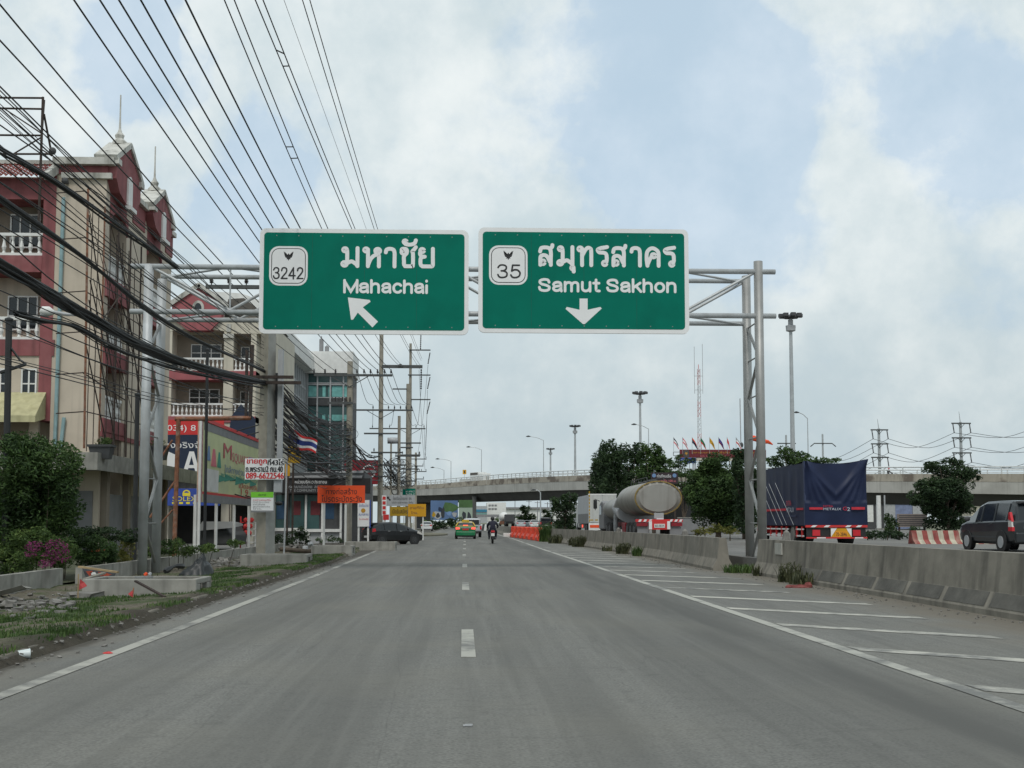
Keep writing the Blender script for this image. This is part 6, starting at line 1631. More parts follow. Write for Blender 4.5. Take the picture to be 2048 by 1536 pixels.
    for j in range(nv + 1):
        for i in range(nu):
            a = 2 * math.pi * i / nu; f = j / nv; r = 1 - f * .95
            n_ = 1 + .30 * mnoise.noise(Vector((math.cos(a) * 1.8, math.sin(a) * 1.8, f * 2.6))) + .10 * mnoise.noise(Vector((math.cos(a) * 5, math.sin(a) * 5, f * 7)))
            vs.append((p.x + math.cos(a) * r * .46 * n_ + .08 * f, p.y + math.sin(a) * r * .5 * n_, -.05 + .43 * (1 - (1 - f) ** 2.2) * (1 + .22 * math.cos(a)) * n_))
    mb.add(vs, [(j * nu + i, j * nu + (i + 1) % nu, (j + 1) * nu + (i + 1) % nu, (j + 1) * nu + i) for j in range(nv) for i in range(nu)]); mb.build('sheet', mat('black_plastic_sheet', (.018, .021, .022), .45, .2, 4), t, smooth=True)
    mb = MB(); a = at(330, 1143, 26.6); b = at(368, 1133, 27.2); mb.path(smooth_pts([a, (a + b) / 2 + Vector((0, 0, .06)), b], 5), [.05 + .02 * math.sin(k) for k in range(11)], 6); mb.build('trailing_fold', m_blk2, t)
    # red flags on sticks
    for lab, u0, vt, vb, tri, Y in (('red triangular pennant on a stick at the left end of the drain box', 156, 1148, 1196, ((160, 1158), (174, 1172), (158, 1180)), 20.9), ('small red pennant before the middle of the drain box', 266, 1175, 1197, ((268, 1176), (256, 1188), (265, 1195)), 20.8)):
        p = at(u0, vb, Y); t = thing('pennant', lab, 'flag', tuple(p)); mb = MB(); mb.tube(at(u0 + 1, vt, Y), at(u0, vb, Y), .012, n=5); mb.build('stick', m_wood, t)
        mb = MB(); a, b, c = [at(u, v, Y - .02) for u, v in tri]; m = (a + b) / 2; m.y += .04; vs = [a, m, b, (b + c) / 2, c, (a + c) / 2]; mb.add(vs + [q + Vector((0, .008, 0)) for q in vs], [(0, 1, 5), (1, 2, 3), (1, 3, 5), (5, 3, 4), (6, 11, 7), (7, 9, 8), (7, 11, 9), (11, 10, 9)]); mb.build('cloth', mat('pennant_red', srgb(176, 62, 62), .7, .1, 10), t)
    # planks and a broken black and orange panel leaning at the wall gap
    Y = 24.2; t = thing('broken_panel', 'broken black and orange panel leaning in the gap of the low wall', 'panel', tuple(at(200, 1152, Y)))
    mb = MB(); P = [at(u, v, Y + d) for u, v, d in ((164, 1136, .3), (232, 1144, .2), (226, 1155, 0), (172, 1155, 0))]; mb.add([tuple(q) for q in P] + [tuple(q + Vector((0, .05, 0))) for q in P], [(0, 1, 2, 3), (7, 6, 5, 4), (0, 4, 5, 1), (1, 5, 6, 2), (2, 6, 7, 3), (3, 7, 4, 0)]); mb.build('panel', m_signblack, t)
    for q in (((176, 1142, 190, 1141, 184, 1153), (200, 1143, 222, 1146, 205, 1152), (208, 1146, 228, 1148, 214, 1154))):
        mb = MB(); V = [at(q[k], q[k + 1], Y - .03 + .1) for k in (0, 2, 4)]; mb.add([tuple(v + Vector((0, -.14, 0))) for v in V], [(0, 1, 2)]); mb.build('orange_chevron', mat('faded_orange', srgb(158, 66, 44), .8, .15, 8), t)
    mb = MB(); V = [at(u, v, Y - .07) for u, v in ((180, 1145), (190, 1144), (193, 1148), (183, 1150))]; mb.add([tuple(v) for v in V], [(0, 1, 2, 3)]); mb.build('white_patch', m_white, t)
    t = thing('plank', 'weathered plank lying along the top of the broken panel', 'plank', tuple(at(200, 1140, Y))); mb = MB(); mb.bar(at(158, 1133.5, Y + .1), at(236, 1144.5, Y - .05), .10, .035); mb.build('plank', m_wood, t)
    t = thing('plank', 'grey offcut plank propped on the drain box rim', 'plank', tuple(at(225, 1150, 23))); mb = MB(); mb.bar(at(168, 1159, 22.9), at(208, 1146, 23.6), .09, .03); mb.build('plank', mat('grey_plank', (.22, .20, .165), .85, .2, 6), t)
    t = thing('plank', 'dark thin stick leaning against the front of the drain box', 'plank', tuple(at(300, 1180, 21.2))); mb = MB(); mb.bar(at(271, 1162, 21.45), at(330, 1194, 21.1), .06, .03); mb.build('plank', m_rustd, t)
    p = at(288, 1151, 22.6); t = thing('steel_plate', 'round rusty base plate with orange and white litter on the drain box', 'plate', tuple(p)); mb = MB(); mb.lathe(tuple(p + Vector((0, 0, -.05))), [(.17, 0), (.17, .035)], 14); mb.build('plate', m_galvd, t)
    mb = MB(); mb.ell(tuple(p + Vector((.05, -.05, .03))), (.04, .035, .035), 7, 5, .25); mb.build('orange_litter', m_orange, t); mb = MB(); mb.ell(tuple(p + Vector((.12, -.03, .03))), (.04, .03, .035), 7, 5, .25); mb.build('white_litter', m_greyl, t)
    # cup in the gutter, litter on the road
    p = gnd(43, 1318, 0); t = thing('paper_cup', 'pale plastic cup lying on its side in the gutter', 'cup', (p.x, p.y, .05), R(28)); mb = MB(); mb.lathe((0, 0, 0), [(.032, -.07), (.036, -.03), (.05, .07), (.053, .078), (.046, .078), (.04, .0), (.03, -.062)], 18, 'x'); mb.build('cup', m_plast, t, smooth=True, local=True)
    p = gnd(935, 1453, 0); t = thing('litter', 'tiny pale scrap lying in the middle of the near lane', 'litter', (p.x, p.y, 0)); mb = MB(); mb.box(p.x - .03, p.x + .03, p.y - .015, p.y + .02, .004, .010); mb.box(p.x - .015, p.x + .035, p.y - .01, p.y + .008, .010, .016); mb.build('scrap', m_greyl, t)
    p = gnd(1712, 1180, 0); t = thing('litter', 'red rag lying on the shoulder by the near barrier', 'litter', (7.1, p.y + .9, 0)); mb = MB(); q = Vector((7.1, p.y + .9, 0)); mb.ell(tuple(q), (.24, .1, .06), 9, 5, .3); mb.ell((q.x + .18, q.y, .04), (.08, .07, .08), 8, 5, .3); mb.ell((q.x - .22, q.y, .01), (.10, .08, .05), 8, 5, .3); mb.build('rag', mat('red_rag', (.20, .055, .05), .9, .3, 8), t)
    p = gnd(216, 1308, 0); t = thing('litter', 'small red scrap on the left edge line', 'litter', (p.x, p.y, 0)); mb = MB(); mb.ell((p.x, p.y, .01), (.05, .06, .015), 8, 4, .2); mb.build('scrap', m_red, t)
walls_debris()

def shop_clutter():                      # things glimpsed in the dark shop below the billboard
    t = thing('parked_car', 'dim grey car parked nose out under the lime billboard', 'car', (at(430, 1080, 60).x, 60, 0))
    c = at(432, 1090, 60); mb = MB(); prof = [(-.85, .25), (-.88, .75), (-.7, .95), (-.55, 1.38), (.55, 1.38), (.7, .95), (.88, .75), (.85, .25)]
    mb.prism([(c.x + a, b) for a, b in prof], 59.6, 63.6); mb.build('body', m_greyd, t, bevel=.08)
    mb = MB(); mb.prism([(c.x - .6, .98), (c.x - .5, 1.3), (c.x + .5, 1.3), (c.x + .6, .98)], 59.56, 59.6); mb.build('windscreen', m_glass, t)
    mb = MB(); mb.prism([(c.x - .85, .95), (c.x - .55, 1.42), (c.x + 1.0, 1.42), (c.x + 1.4, 1.3), (c.x + 1.4, 1.2), (c.x + .8, 1.1)], 59.3, 59.5); mb.build('bonnet', m_greyl, t)
    for k, (u, m) in enumerate(((490, m_red), (503, m_red))):
        p = at(u, 1060, 64); t = thing('display_rack', ['red display rack with hanging goods left of the broad pole', 'red and white wire rack right behind the broad pole'][k], 'rack', (p.x, 64, 0)); mb = MB()
        for a in (-.22, .22): mb.box(p.x + a - .03, p.x + a + .03, 63.9, 64.0, 0, 1.7 - k * .3)
        for z in (.3, .65, 1.0, 1.35): mb.box(p.x - .25, p.x + .25, 63.88, 64.02, z, z + .05)
        mb.build('rack_frame', m_red if k == 0 else m_white, t)
        mb = MB()
        for z in (.7, 1.05, 1.38): mb.ell((p.x + rng.uniform(-.1, .1), 63.8, z + .12), (.13, .08, .13), 7, 5, .2)
        mb.build('goods', m, t)
shop_clutter()
# ------------------------------------------------------------------ vehicles (local: x right, y forward, origin on the road)
def wheels(t, spots, r, w, rim=m_greyl):
    for x, y in spots:
        s = 1 if x > 0 else -1
        mb = MB(); mb.lathe((x, y, r), [(r * .62, -w / 2), (r * .93, -w / 2), (r, -w * .3), (r, w * .3), (r * .93, w / 2), (r * .62, w / 2)], 22, 'x'); o = mb.build('wheel', m_rub, t, local=True, smooth=False)
        mb = MB(); xo = x + s * w * .5
        mb.lathe((xo, y, r), [(r * .64, -.03), (r * .64, .004), (r * .55, .01), (r * .50, -.02), (.0, -.02)], 18, 'x')
        for k in range(6):
            a = 2 * math.pi * k / 6; mb.bar((xo + s * .004, y + r * .1 * math.cos(a), r + r * .1 * math.sin(a)), (xo + s * .002, y + r * .56 * math.cos(a), r + r * .56 * math.sin(a)), .03, .05)
        mb.build('rim', rim, o, local=True)
def car_body(t, st, paint, roof=None, glass=m_glass, pillars=()):
    """st: stations rear to front (y, half width, z bottom, z belt, z top, half width at top)."""
    ring = []
    for y, w, zb, zl, zt, wt in st:
        tall = zt - zl > .12
        half = [(0, zb), (w * .80, zb), (w * .96, zb + .10), (w, zb + (zl - zb) * .55), (w * .985, zl - .05), (w * .955, zl)] + ([(wt + (w * .955 - wt) * .15, zt - .10), (wt * .90, zt - .015), (0, zt)] if tall else [(w * .90, zl + (zt - zl) * .5), (w * .75, zt - .01), (0, zt)])
        ring.append([(x, y, z) for x, z in half] + [(-x, y, z) for x, z in half[-2:0:-1]])
    n = len(ring[0]); H = 9
    body, top, side_g, side_r, end_f, end_r = MB(), MB(), MB(), MB(), MB(), MB()
    for i in range(len(ring) - 1):
        A, B = ring[i], ring[i + 1]
        ta, tb = st[i][4] - st[i][3] > .12, st[i + 1][4] - st[i + 1][3] > .12
        for j in range(n):
            j2 = (j + 1) % n; q = (A[j], A[j2], B[j2], B[j])
            jj = j if j < H - 1 else n - 1 - j          # mirrored band index
            if jj == 5 and ta and tb: (side_g if j == 5 else side_r).add(q, [(0, 1, 2, 3)])
            elif jj >= 6 and ta != tb: (end_f if ta else end_r).add(q, [(0, 1, 2, 3)])
            elif jj >= 6 and ta and tb: top.add(q, [(0, 1, 2, 3)])
            else: body.add(q, [(0, 1, 2, 3)])
    body.add(ring[0], [tuple(range(n))]); body.add(ring[-1], [tuple(range(n - 1, -1, -1))])
    body.build('body', paint, t, local=True, smooth=False)
    if top.f: top.build('roof', roof or paint, t, local=True, smooth=True)
    for g in (side_g, side_r): g.build('side_windows', glass, t, local=True, smooth=True)
    if end_f.f: end_f.build('windscreen', glass, t, local=True)
    if end_r.f: end_r.build('rear_window', glass, t, local=True)
    mb = MB()                            # pillars between the side windows
    for y in pillars:
        for i in range(len(st) - 1):
            if st[i][0] <= y <= st[i + 1][0]:
                f = (y - st[i][0]) / (st[i + 1][0] - st[i][0]); g = [st[i][k] + (st[i + 1][k] - st[i][k]) * f for k in range(6)]
                for s in (-1, 1): mb.bar((s * (g[1] * .96 + .004), y, g[3]), (s * (g[5] + (g[1] * .955 - g[5]) * .15 + .006), y, g[4] - .10), .03, .09)
    if mb.f: mb.build('window_pillars', roof or paint, t, local=True)
def bits(t, name, boxes, m, bevel=0):
    for b in boxes:
        mb = MB(); mb.box(*b); mb.build(name, m, t, local=True, bevel=bevel)
def arches(t, spots, r, w):
    for x, y in spots:
        s = 1 if x > 0 else -1
        mb = MB(); mb.lathe((x, y, r * 1.02), [(.0, -.03), (r * 1.17, -.03), (r * 1.17, .012 * 1), (0, .012)], 20, 'x'); mb.build('wheel_arch', m_blk2, t, local=True)
def paintmat(name, col, rough=.3): return mat(name, col, rough, .06, 1.5, spec=.5, coat=.25, dirt=tuple(min(1, c * .7 + .05) for c in col), dscale=1.5, damt=.3)

def mpv():
    p_r = at(2009, 1104, 39.9); p_f = at(1939, 1099.4, 42.7)
    x = (p_r.x + p_f.x) / 2 - .0; L_ = 4.55
    t = thing('parked_van', 'dark grey people carrier driving on the main road at the right edge', 'car', (x + .82, 41.4, .38)); t.name = 'van'
    st = [(-2.27, .78, .42, .95, 1.0, .6), (-2.24, .84, .30, 1.02, 1.07, .66), (-2.02, .86, .27, 1.06, 1.62, .60), (-1.75, .87, .25, 1.06, 1.735, .63), (-.9, .875, .24, 1.05, 1.76, .66), (.1, .875, .24, 1.03, 1.745, .66), (.72, .875, .24, 1.01, 1.63, .62), (1.50, .87, .24, .99, 1.12, .70), (1.9, .86, .25, .92, .97, .70), (2.14, .80, .27, .78, .84, .62), (2.24, .70, .32, .68, .72, .5)]
    car_body(t, st, paintmat('charcoal_car_paint', (.022, .026, .029)), pillars=(-1.72, -.82, .22))
    sp = [(s * .78, y) for s in (-1, 1) for y in (-1.42, 1.32)]
    arches(t, [(s * .875, y) for s in (-1, 1) for y in (-1.42, 1.32)], .33, .2); wheels(t, [(s * .79, y) for s in (-1, 1) for y in (-1.42, 1.32)], .325, .205)
    for s in (-1, 1):
        mb = MB(); mb.prism([(-2.22, 1.02), (-1.98, 1.10), (-2.02, 1.32), (-2.10, 1.34)], s * .80, s * .885, 'x'); mb.prism([(-2.26, .70), (-1.96, .70), (-1.97, .84), (-2.26, .84)], s * .80, s * .888, 'x'); mb.build('tail_lamp', m_lampred, t, local=True)
        mb = MB(); mb.prism([(-2.25, .84), (-1.97, .84), (-1.98, 1.05), (-2.2, 1.05)], s * .80, s * .886, 'x'); mb.build('tail_lamp_clear', mat('clear_lamp', (.6, .58, .55), .3, .15, 30), t, local=True)
        bits(t, 'door_handle', [(s * .872, s * .90, y, y + .2, .93, .965) for y in (-.75, .42)], m_greyd)
        mb = MB(); mb.ell((s * 1.0, 1.0, 1.12), (.11, .07, .09), 8, 6); mb.build('wing_mirror', m_greyd, t, local=True)
        bits(t, 'side_moulding', [(s * .868, s * .889, -1.05, .98, .46, .52)], m_greyd)
    bits(t, 'bumper', [(-.80, .80, -2.36, -2.18, .30, .66)], paintmat('charcoal_car_paint', (0, 0, 0)), .05)
    bits(t, 'chrome_strip', [(-.5, .5, -2.30, -2.26, .78, .84)], m_chrome); bits(t, 'number_plate', [(-.22, .22, -2.375, -2.36, .46, .60)], m_plate)
    bits(t, 'roof_spoiler', [(-.58, .58, -2.2, -1.9, 1.66, 1.71)], m_greyd, .02); bits(t, 'number_plate', [(-.24, .24, -2.3, -2.285, .88, 1.0)], m_plate)
mpv()

def hatch():
    p = at(826, 1090, 74)
    t = thing('hatchback', 'black hatchback turning out into the road beside the drain boxes', 'car', (p.x - 1.35, 75.6, -.02), R(-62))
    st = [(-1.78, .74, .40, .80, .84, .6), (-1.76, .80, .30, .90, .95, .62), (-1.55, .83, .25, .93, 1.22, .56), (-1.15, .84, .22, .93, 1.38, .60), (-.4, .845, .2, .92, 1.43, .62), (.15, .845, .2, .90, 1.38, .61), (.55, .84, .2, .89, 1.24, .60), (1.15, .83, .2, .87, .97, .64), (1.55, .79, .22, .76, .86, .58), (1.76, .70, .25, .62, .68, .5)]
    pm = paintmat('black_car_paint', (.012, .014, .016)); car_body(t, st, pm, pillars=(-.9, -.05, .72), glass=mat('tinted_glass', (.014, .018, .02), .15, .1, 1))
    sp = [(s * .74, y) for s in (-1, 1) for y in (-1.12, 1.12)]
    arches(t, [(s * .842, y) for s in (-1, 1) for y in (-1.12, 1.12)], .30, .2); wheels(t, [(s * .755, y) for s in (-1, 1) for y in (-1.12, 1.12)], .295, .19, m_greyd)
    for s in (-1, 1):
        mb = MB(); mb.prism([(-1.76, .80), (-1.52, .84), (-1.56, 1.02), (-1.7, 1.0)], s * .70, s * .846, 'x'); mb.build('tail_lamp', m_lampred, t, local=True)
        mb = MB(); mb.prism([(1.32, .72), (1.66, .60), (1.62, .74), (1.38, .86)], s * .68, s * .825, 'x'); mb.build('headlamp', mat('clear_lamp', (1, 1, 1)), t, local=True)
        bits(t, 'door_handle', [(s * .842, s * .868, y, y + .16, .83, .875) for y in (-.72, .10)], m_chrome)
        mb = MB(); mb.ell((s * .95, .62, .98), (.09, .06, .07), 8, 6); mb.build('wing_mirror', pm, t, local=True)
    bits(t, 'roof_spoiler', [(-.5, .5, -1.86, -1.35, 1.34, 1.38)], m_blk2, .02); bits(t, 'bumper', [(-.74, .74, -1.86, -1.7, .3, .62)], pm, .05); bits(t, 'number_plate', [(-.2, .2, -1.875, -1.86, .45, .57)], m_plate)
hatch()

def sedan(label, u, vb, Y, x=None, paint=None, roof=None, brake=False, rz=0, taxi=False, sc=1.0, z=0.0, face=False, cat='car', name='car'):
    p = at(u, vb, Y)
    t = thing(name, label, cat, (x if x is not None else p.x, Y + 2.2, z), rz + (math.pi if face else 0)); t.scale = (sc, sc, sc)
    st = [(-2.2, .74, .34, .88, .93, .6), (-2.16, .82, .26, 1.0, 1.05, .66), (-1.62, .85, .22, 1.0, 1.08, .68), (-1.05, .86, .2, .97, 1.38, .58), (-.4, .865, .2, .95, 1.465, .60), (.3, .865, .2, .93, 1.44, .60), (.52, .86, .2, .93, 1.36, .60), (1.2, .85, .2, .92, 1.0, .68), (1.8, .81, .22, .80, .88, .62), (2.15, .70, .26, .62, .68, .5)]
    car_body(t, st, paint, roof, pillars=(-.95, -.05, .6))
    wheels(t, [(s * .765, y) for s in (-1, 1) for y in (-1.3, 1.3)], .31, .20, m_greyd)
    for s in (-1, 1):
        mb = MB(); mb.prism([(s * .46, .82), (s * .80, .78), (s * .83, .98), (s * .48, .96)], -2.215, -2.06); mb.build('tail_lamp', m_lamplit if brake else m_lampred, t, local=True)
        mb = MB(); mb.prism([(s * .45, .62), (s * .72, .60), (s * .74, .76), (s * .5, .72)], 2.08, 2.17); mb.build('headlamp', m_chrome, t, local=True)
        mb = MB(); mb.ell((s * .97, .55, 1.0), (.09, .06, .07), 8, 6); mb.build('wing_mirror', paint, t, local=True)
    bits(t, 'bumper', [(-.80, .80, -2.29, -2.14, .28, .62)], paint, .05); bits(t, 'under_bumper', [(-.74, .74, -2.27, -2.12, .18, .278)], m_blk2); bits(t, 'number_plate', [(-.26, .26, -2.235, -2.2, .74, .86)], m_red if taxi else m_plate); bits(t, 'trim_strip', [(-.5, .5, -2.235, -2.18, .90, .95)], m_chrome)
    if brake: bits(t, 'high_brake_lamp', [(-.2, .2, -1.70, -1.58, 1.10, 1.17)], m_lamplit)
    return t
m_taxig = paintmat('taxi_green', srgb(0, 112, 66)); m_taxiy = paintmat('taxi_yellow', srgb(196, 168, 50)); m_silver = paintmat('silver_paint', (.42, .44, .46), .3); m_wpaint = paintmat('white_car_paint', (.62, .63, .62), .3)
def taxi():
    t = sedan('green and yellow taxi with lit brake lamps ahead in the lane', 931, 1077.5, 99, paint=m_taxig, roof=m_taxiy, brake=True, taxi=True, name='taxi', cat='taxi')
    # upper half yellow: trunk lid and pillars
    mb = MB(); mb.prism([(-.80, 1.0), (.80, 1.0), (.60, 1.10), (-.60, 1.10)], -2.15, -1.66); mb.build('boot_lid', m_taxiy, t, local=True, bevel=.02)
    for s in (-1, 1):
        mb = MB(); mb.bar((s * .80, -1.66, 1.04), (s * .60, -1.06, 1.36), .07, .12); mb.build('rear_pillar', m_taxiy, t, local=True)
    mb = MB(); mb.prism([(-.32, 1.47), (.32, 1.47), (.26, 1.60), (-.26, 1.60)], -.5, -.3); mb.build('roof_sign', m_taxiy, t, local=True)
taxi()
sedan('white sedan seen from behind at the road junction on the left', 853, 1061.5, 190, paint=m_wpaint, name='sedan', sc=1.05)
sedan('pale car farther along the main road, left of three beyond the orange barriers', 1042, 1056, 215, paint=m_silver, z=.38, name='sedan')
sedan('small pale car in the middle of three beyond the orange barriers', 1056, 1055, 245, paint=m_silver, z=.38, name='sedan')
sedan('whitish car, right of three beyond the orange barriers', 1070, 1056, 205, paint=m_wpaint, z=.38, name='sedan')
def pickup(label, u, vb, Y, paint, z=0.0):
    p = at(u, vb, Y); t = thing('pickup_truck', label, 'pickup', (p.x, Y + 2.5, z))
    st = [(-.6, .86, .35, 1.12, 1.66, .62), (-.2, .87, .32, 1.12, 1.78, .64), (.6, .87, .32, 1.10, 1.76, .64), (.9, .87, .32, 1.10, 1.66, .63), (1.4, .86, .32, 1.06, 1.17, .7), (2.1, .82, .35, .98, 1.06, .66), (2.5, .75, .4, .8, .86, .6)]
    car_body(t, st, paint, pillars=(-.1, .5))
    mb = MB(); mb.box(-.87, .87, -2.55, -.62, .55, .72); mb.box(-.87, -.80, -2.55, -.62, .72, 1.12); mb.box(.80, .87, -2.55, -.62, .72, 1.12); mb.build('cargo_bed', paint, t, local=True)
    bits(t, 'tailgate', [(-.86, .86, -2.60, -2.552, .60, 1.14)], paint, .02); bits(t, 'canopy', [(-.80, .80, -2.45, -.70, 1.125, 1.72)], paint, .1); bits(t, 'canopy_window', [(-.64, .64, -2.475, -2.452, 1.22, 1.62)], m_glass)
    for s in (-1, 1): bits(t, 'tail_lamp', [(s * .72, s * .885, -2.615, -2.5, .72, 1.06)], m_lampred)
    bits(t, 'bumper', [(-.82, .82, -2.74, -2.602, .48, .62)], m_greyd); bits(t, 'number_plate', [(-.2, .2, -2.755, -2.74, .5, .6)], m_plate)
    wheels(t, [(s * .76, y) for s in (-1, 1) for y in (-1.6, 1.6)], .36, .23, m_greyd)
pickup('silver pickup half hidden behind the taxi', 944, 1074.5, 110, m_silver)
pickup('dark pickup on the main road beside the tree under the flyover', 1092, 1058, 180, paintmat('black_car_paint', (0, 0, 0)), .38)

def motorbike():
    Y = 77.5; p = at(985, 1086, Y)
    t = thing('motorcycle', 'dark scooter with a red tail lamp and white plate, ridden ahead', 'motorcycle', (p.x, Y, 0))
    for y, nm in ((-.62, 'rear_wheel'), (.66, 'front_wheel')):
        mb = MB(); mb.lathe((0, y, .29), [(.20, -.04), (.27, -.055), (.29, 0), (.27, .055), (.20, .04)], 20, 'x'); o = mb.build(nm, m_rub, t, local=True)
        mb = MB(); mb.lathe((0, y, .29), [(.2, -.03), (.2, .03)], 14, 'x'); mb.build('rim', m_greyd, o, local=True)
    mb = MB(); mb.path(smooth_pts([(0, -.85, .72), (0, -.5, .78), (0, -.05, .74), (0, .3, .55), (0, .45, .8), (0, .5, 1.0)], 5), [.10 + .05 * math.sin(k * .25) for k in range(26)], 10); mb.box(-.13, .13, -.7, .1, .45, .68); mb.build('bodywork', m_blk2, t, local=True, smooth=False)
    mb = MB(); mb.path([(0, -.8, .80), (0, -.3, .82), (0, .05, .78)], [.10, .14, .10], 8); mb.build('seat', m_rub, t, local=True)
    mb = MB(); mb.path([(-.33, .38, 1.03), (-.1, .46, 1.02), (.1, .46, 1.02), (.33, .38, 1.03)], .018, 6); mb.build('handlebar', m_greyd, t, local=True)
    for s in (-1, 1):
        mb = MB(); mb.tube((s * .22, .42, 1.02), (s * .32, .42, 1.22), .012, n=5); mb.ell((s * .34, .42, 1.25), (.07, .02, .05), 8, 5); mb.build('mirror', m_greyl, t, local=True)
        mb = MB(); mb.tube((s * .10, -.62, .29), (s * .13, -.72, .70), .028, n=6); mb.build('shock_absorber', m_greyd, t, local=True)
    mb = MB(); mb.prism([(-.13, .74), (.13, .74), (.10, .86), (-.10, .86)], -.95, -.86); mb.build('tail_lamp', m_lampred, t, local=True)
    bits(t, 'mudguard', [(-.09, .09, -.97, -.90, .30, .72)], m_blk2); bits(t, 'number_plate', [(-.11, .11, -.985, -.972, .50, .68)], m_plate)
    mb = MB(); mb.path([(.12, -.1, .3), (.17, -.5, .32), (.18, -.9, .38)], [.04, .055, .06], 8); mb.build('exhaust', m_greyd, t, local=True)
    # rider: one skinned body
    r = thing('person', 'motorcycle rider in a dark navy jacket and black helmet', 'person', (p.x, Y - .02, 0))
    J = [(0, -.32, .88), (0, -.28, 1.10), (0, -.20, 1.34), (0, -.16, 1.44), (0, -.13, 1.56),
         (-.20, -.19, 1.37), (-.34, -.06, 1.16), (-.34, .24, 1.06), (.20, -.19, 1.37), (.34, -.06, 1.16), (.34, .24, 1.06),
         (-.14, -.28, .86), (-.24, .10, .80), (-.22, .06, .42), (-.22, .18, .34), (.14, -.28, .86), (.24, .10, .80), (.22, .06, .42), (.22, .18, .34), (-.33, .36, 1.03), (.33, .36, 1.03)]
    E = [(0, 1), (1, 2), (2, 3), (3, 4), (2, 5), (5, 6), (6, 7), (7, 19), (2, 8), (8, 9), (9, 10), (10, 20), (0, 11), (11, 12), (12, 13), (13, 14), (0, 15), (15, 16), (16, 17), (17, 18)]
    rad = [.17, .17, .19, .07, .09, .10, .07, .05, .10, .07, .05, .12, .085, .06, .05, .12, .085, .06, .05, .035, .035]
    me = bpy.data.meshes.new('body'); me.from_pydata(J, E, []); o = bpy.data.objects.new('body', me); COL.objects.link(o); o.parent = r
    sk = o.modifiers.new('skin', 'SKIN')
    for i, q in enumerate(me.skin_vertices[0].data): q.radius = (rad[i], rad[i] * (.8 if i < 3 else 1)); q.use_root = (i == 0)
    sb = o.modifiers.new('sub', 'SUBSURF'); sb.levels = sb.render_levels = 2
    me.materials.append(mat('rider_jacket', srgb(26, 28, 46), .8, .1, 5))
    mb = MB(); mb.ell((0, -.10, 1.62), (.135, .155, .145), 14, 10); mb.build('helmet', m_blk2, r, local=True, smooth=True)
    mb = MB(); mb.box(-.09, .09, .04, .062, 1.58, 1.67); mb.build('visor', m_glass, r, local=True)
    for s in (-1, 1):
        mb = MB(); mb.ell((s * .22, .22, .31), (.05, .13, .045), 8, 6); mb.build('shoe', m_rub, r, local=True)
        mb = MB()
        for k in range(4): mb.path([(s * (.31 + .018 * k), .36, 1.05), (s * (.31 + .018 * k), .42, 1.055), (s * (.31 + .018 * k), .43, 1.02), (s * (.31 + .018 * k), .40, 1.0)], .010, 5)
        mb.path([(s * .30, .36, 1.03), (s * .28, .40, 1.005), (s * .30, .43, 1.0)], .011, 5)
        mb.build('glove', m_rub, r, local=True)
motorbike()

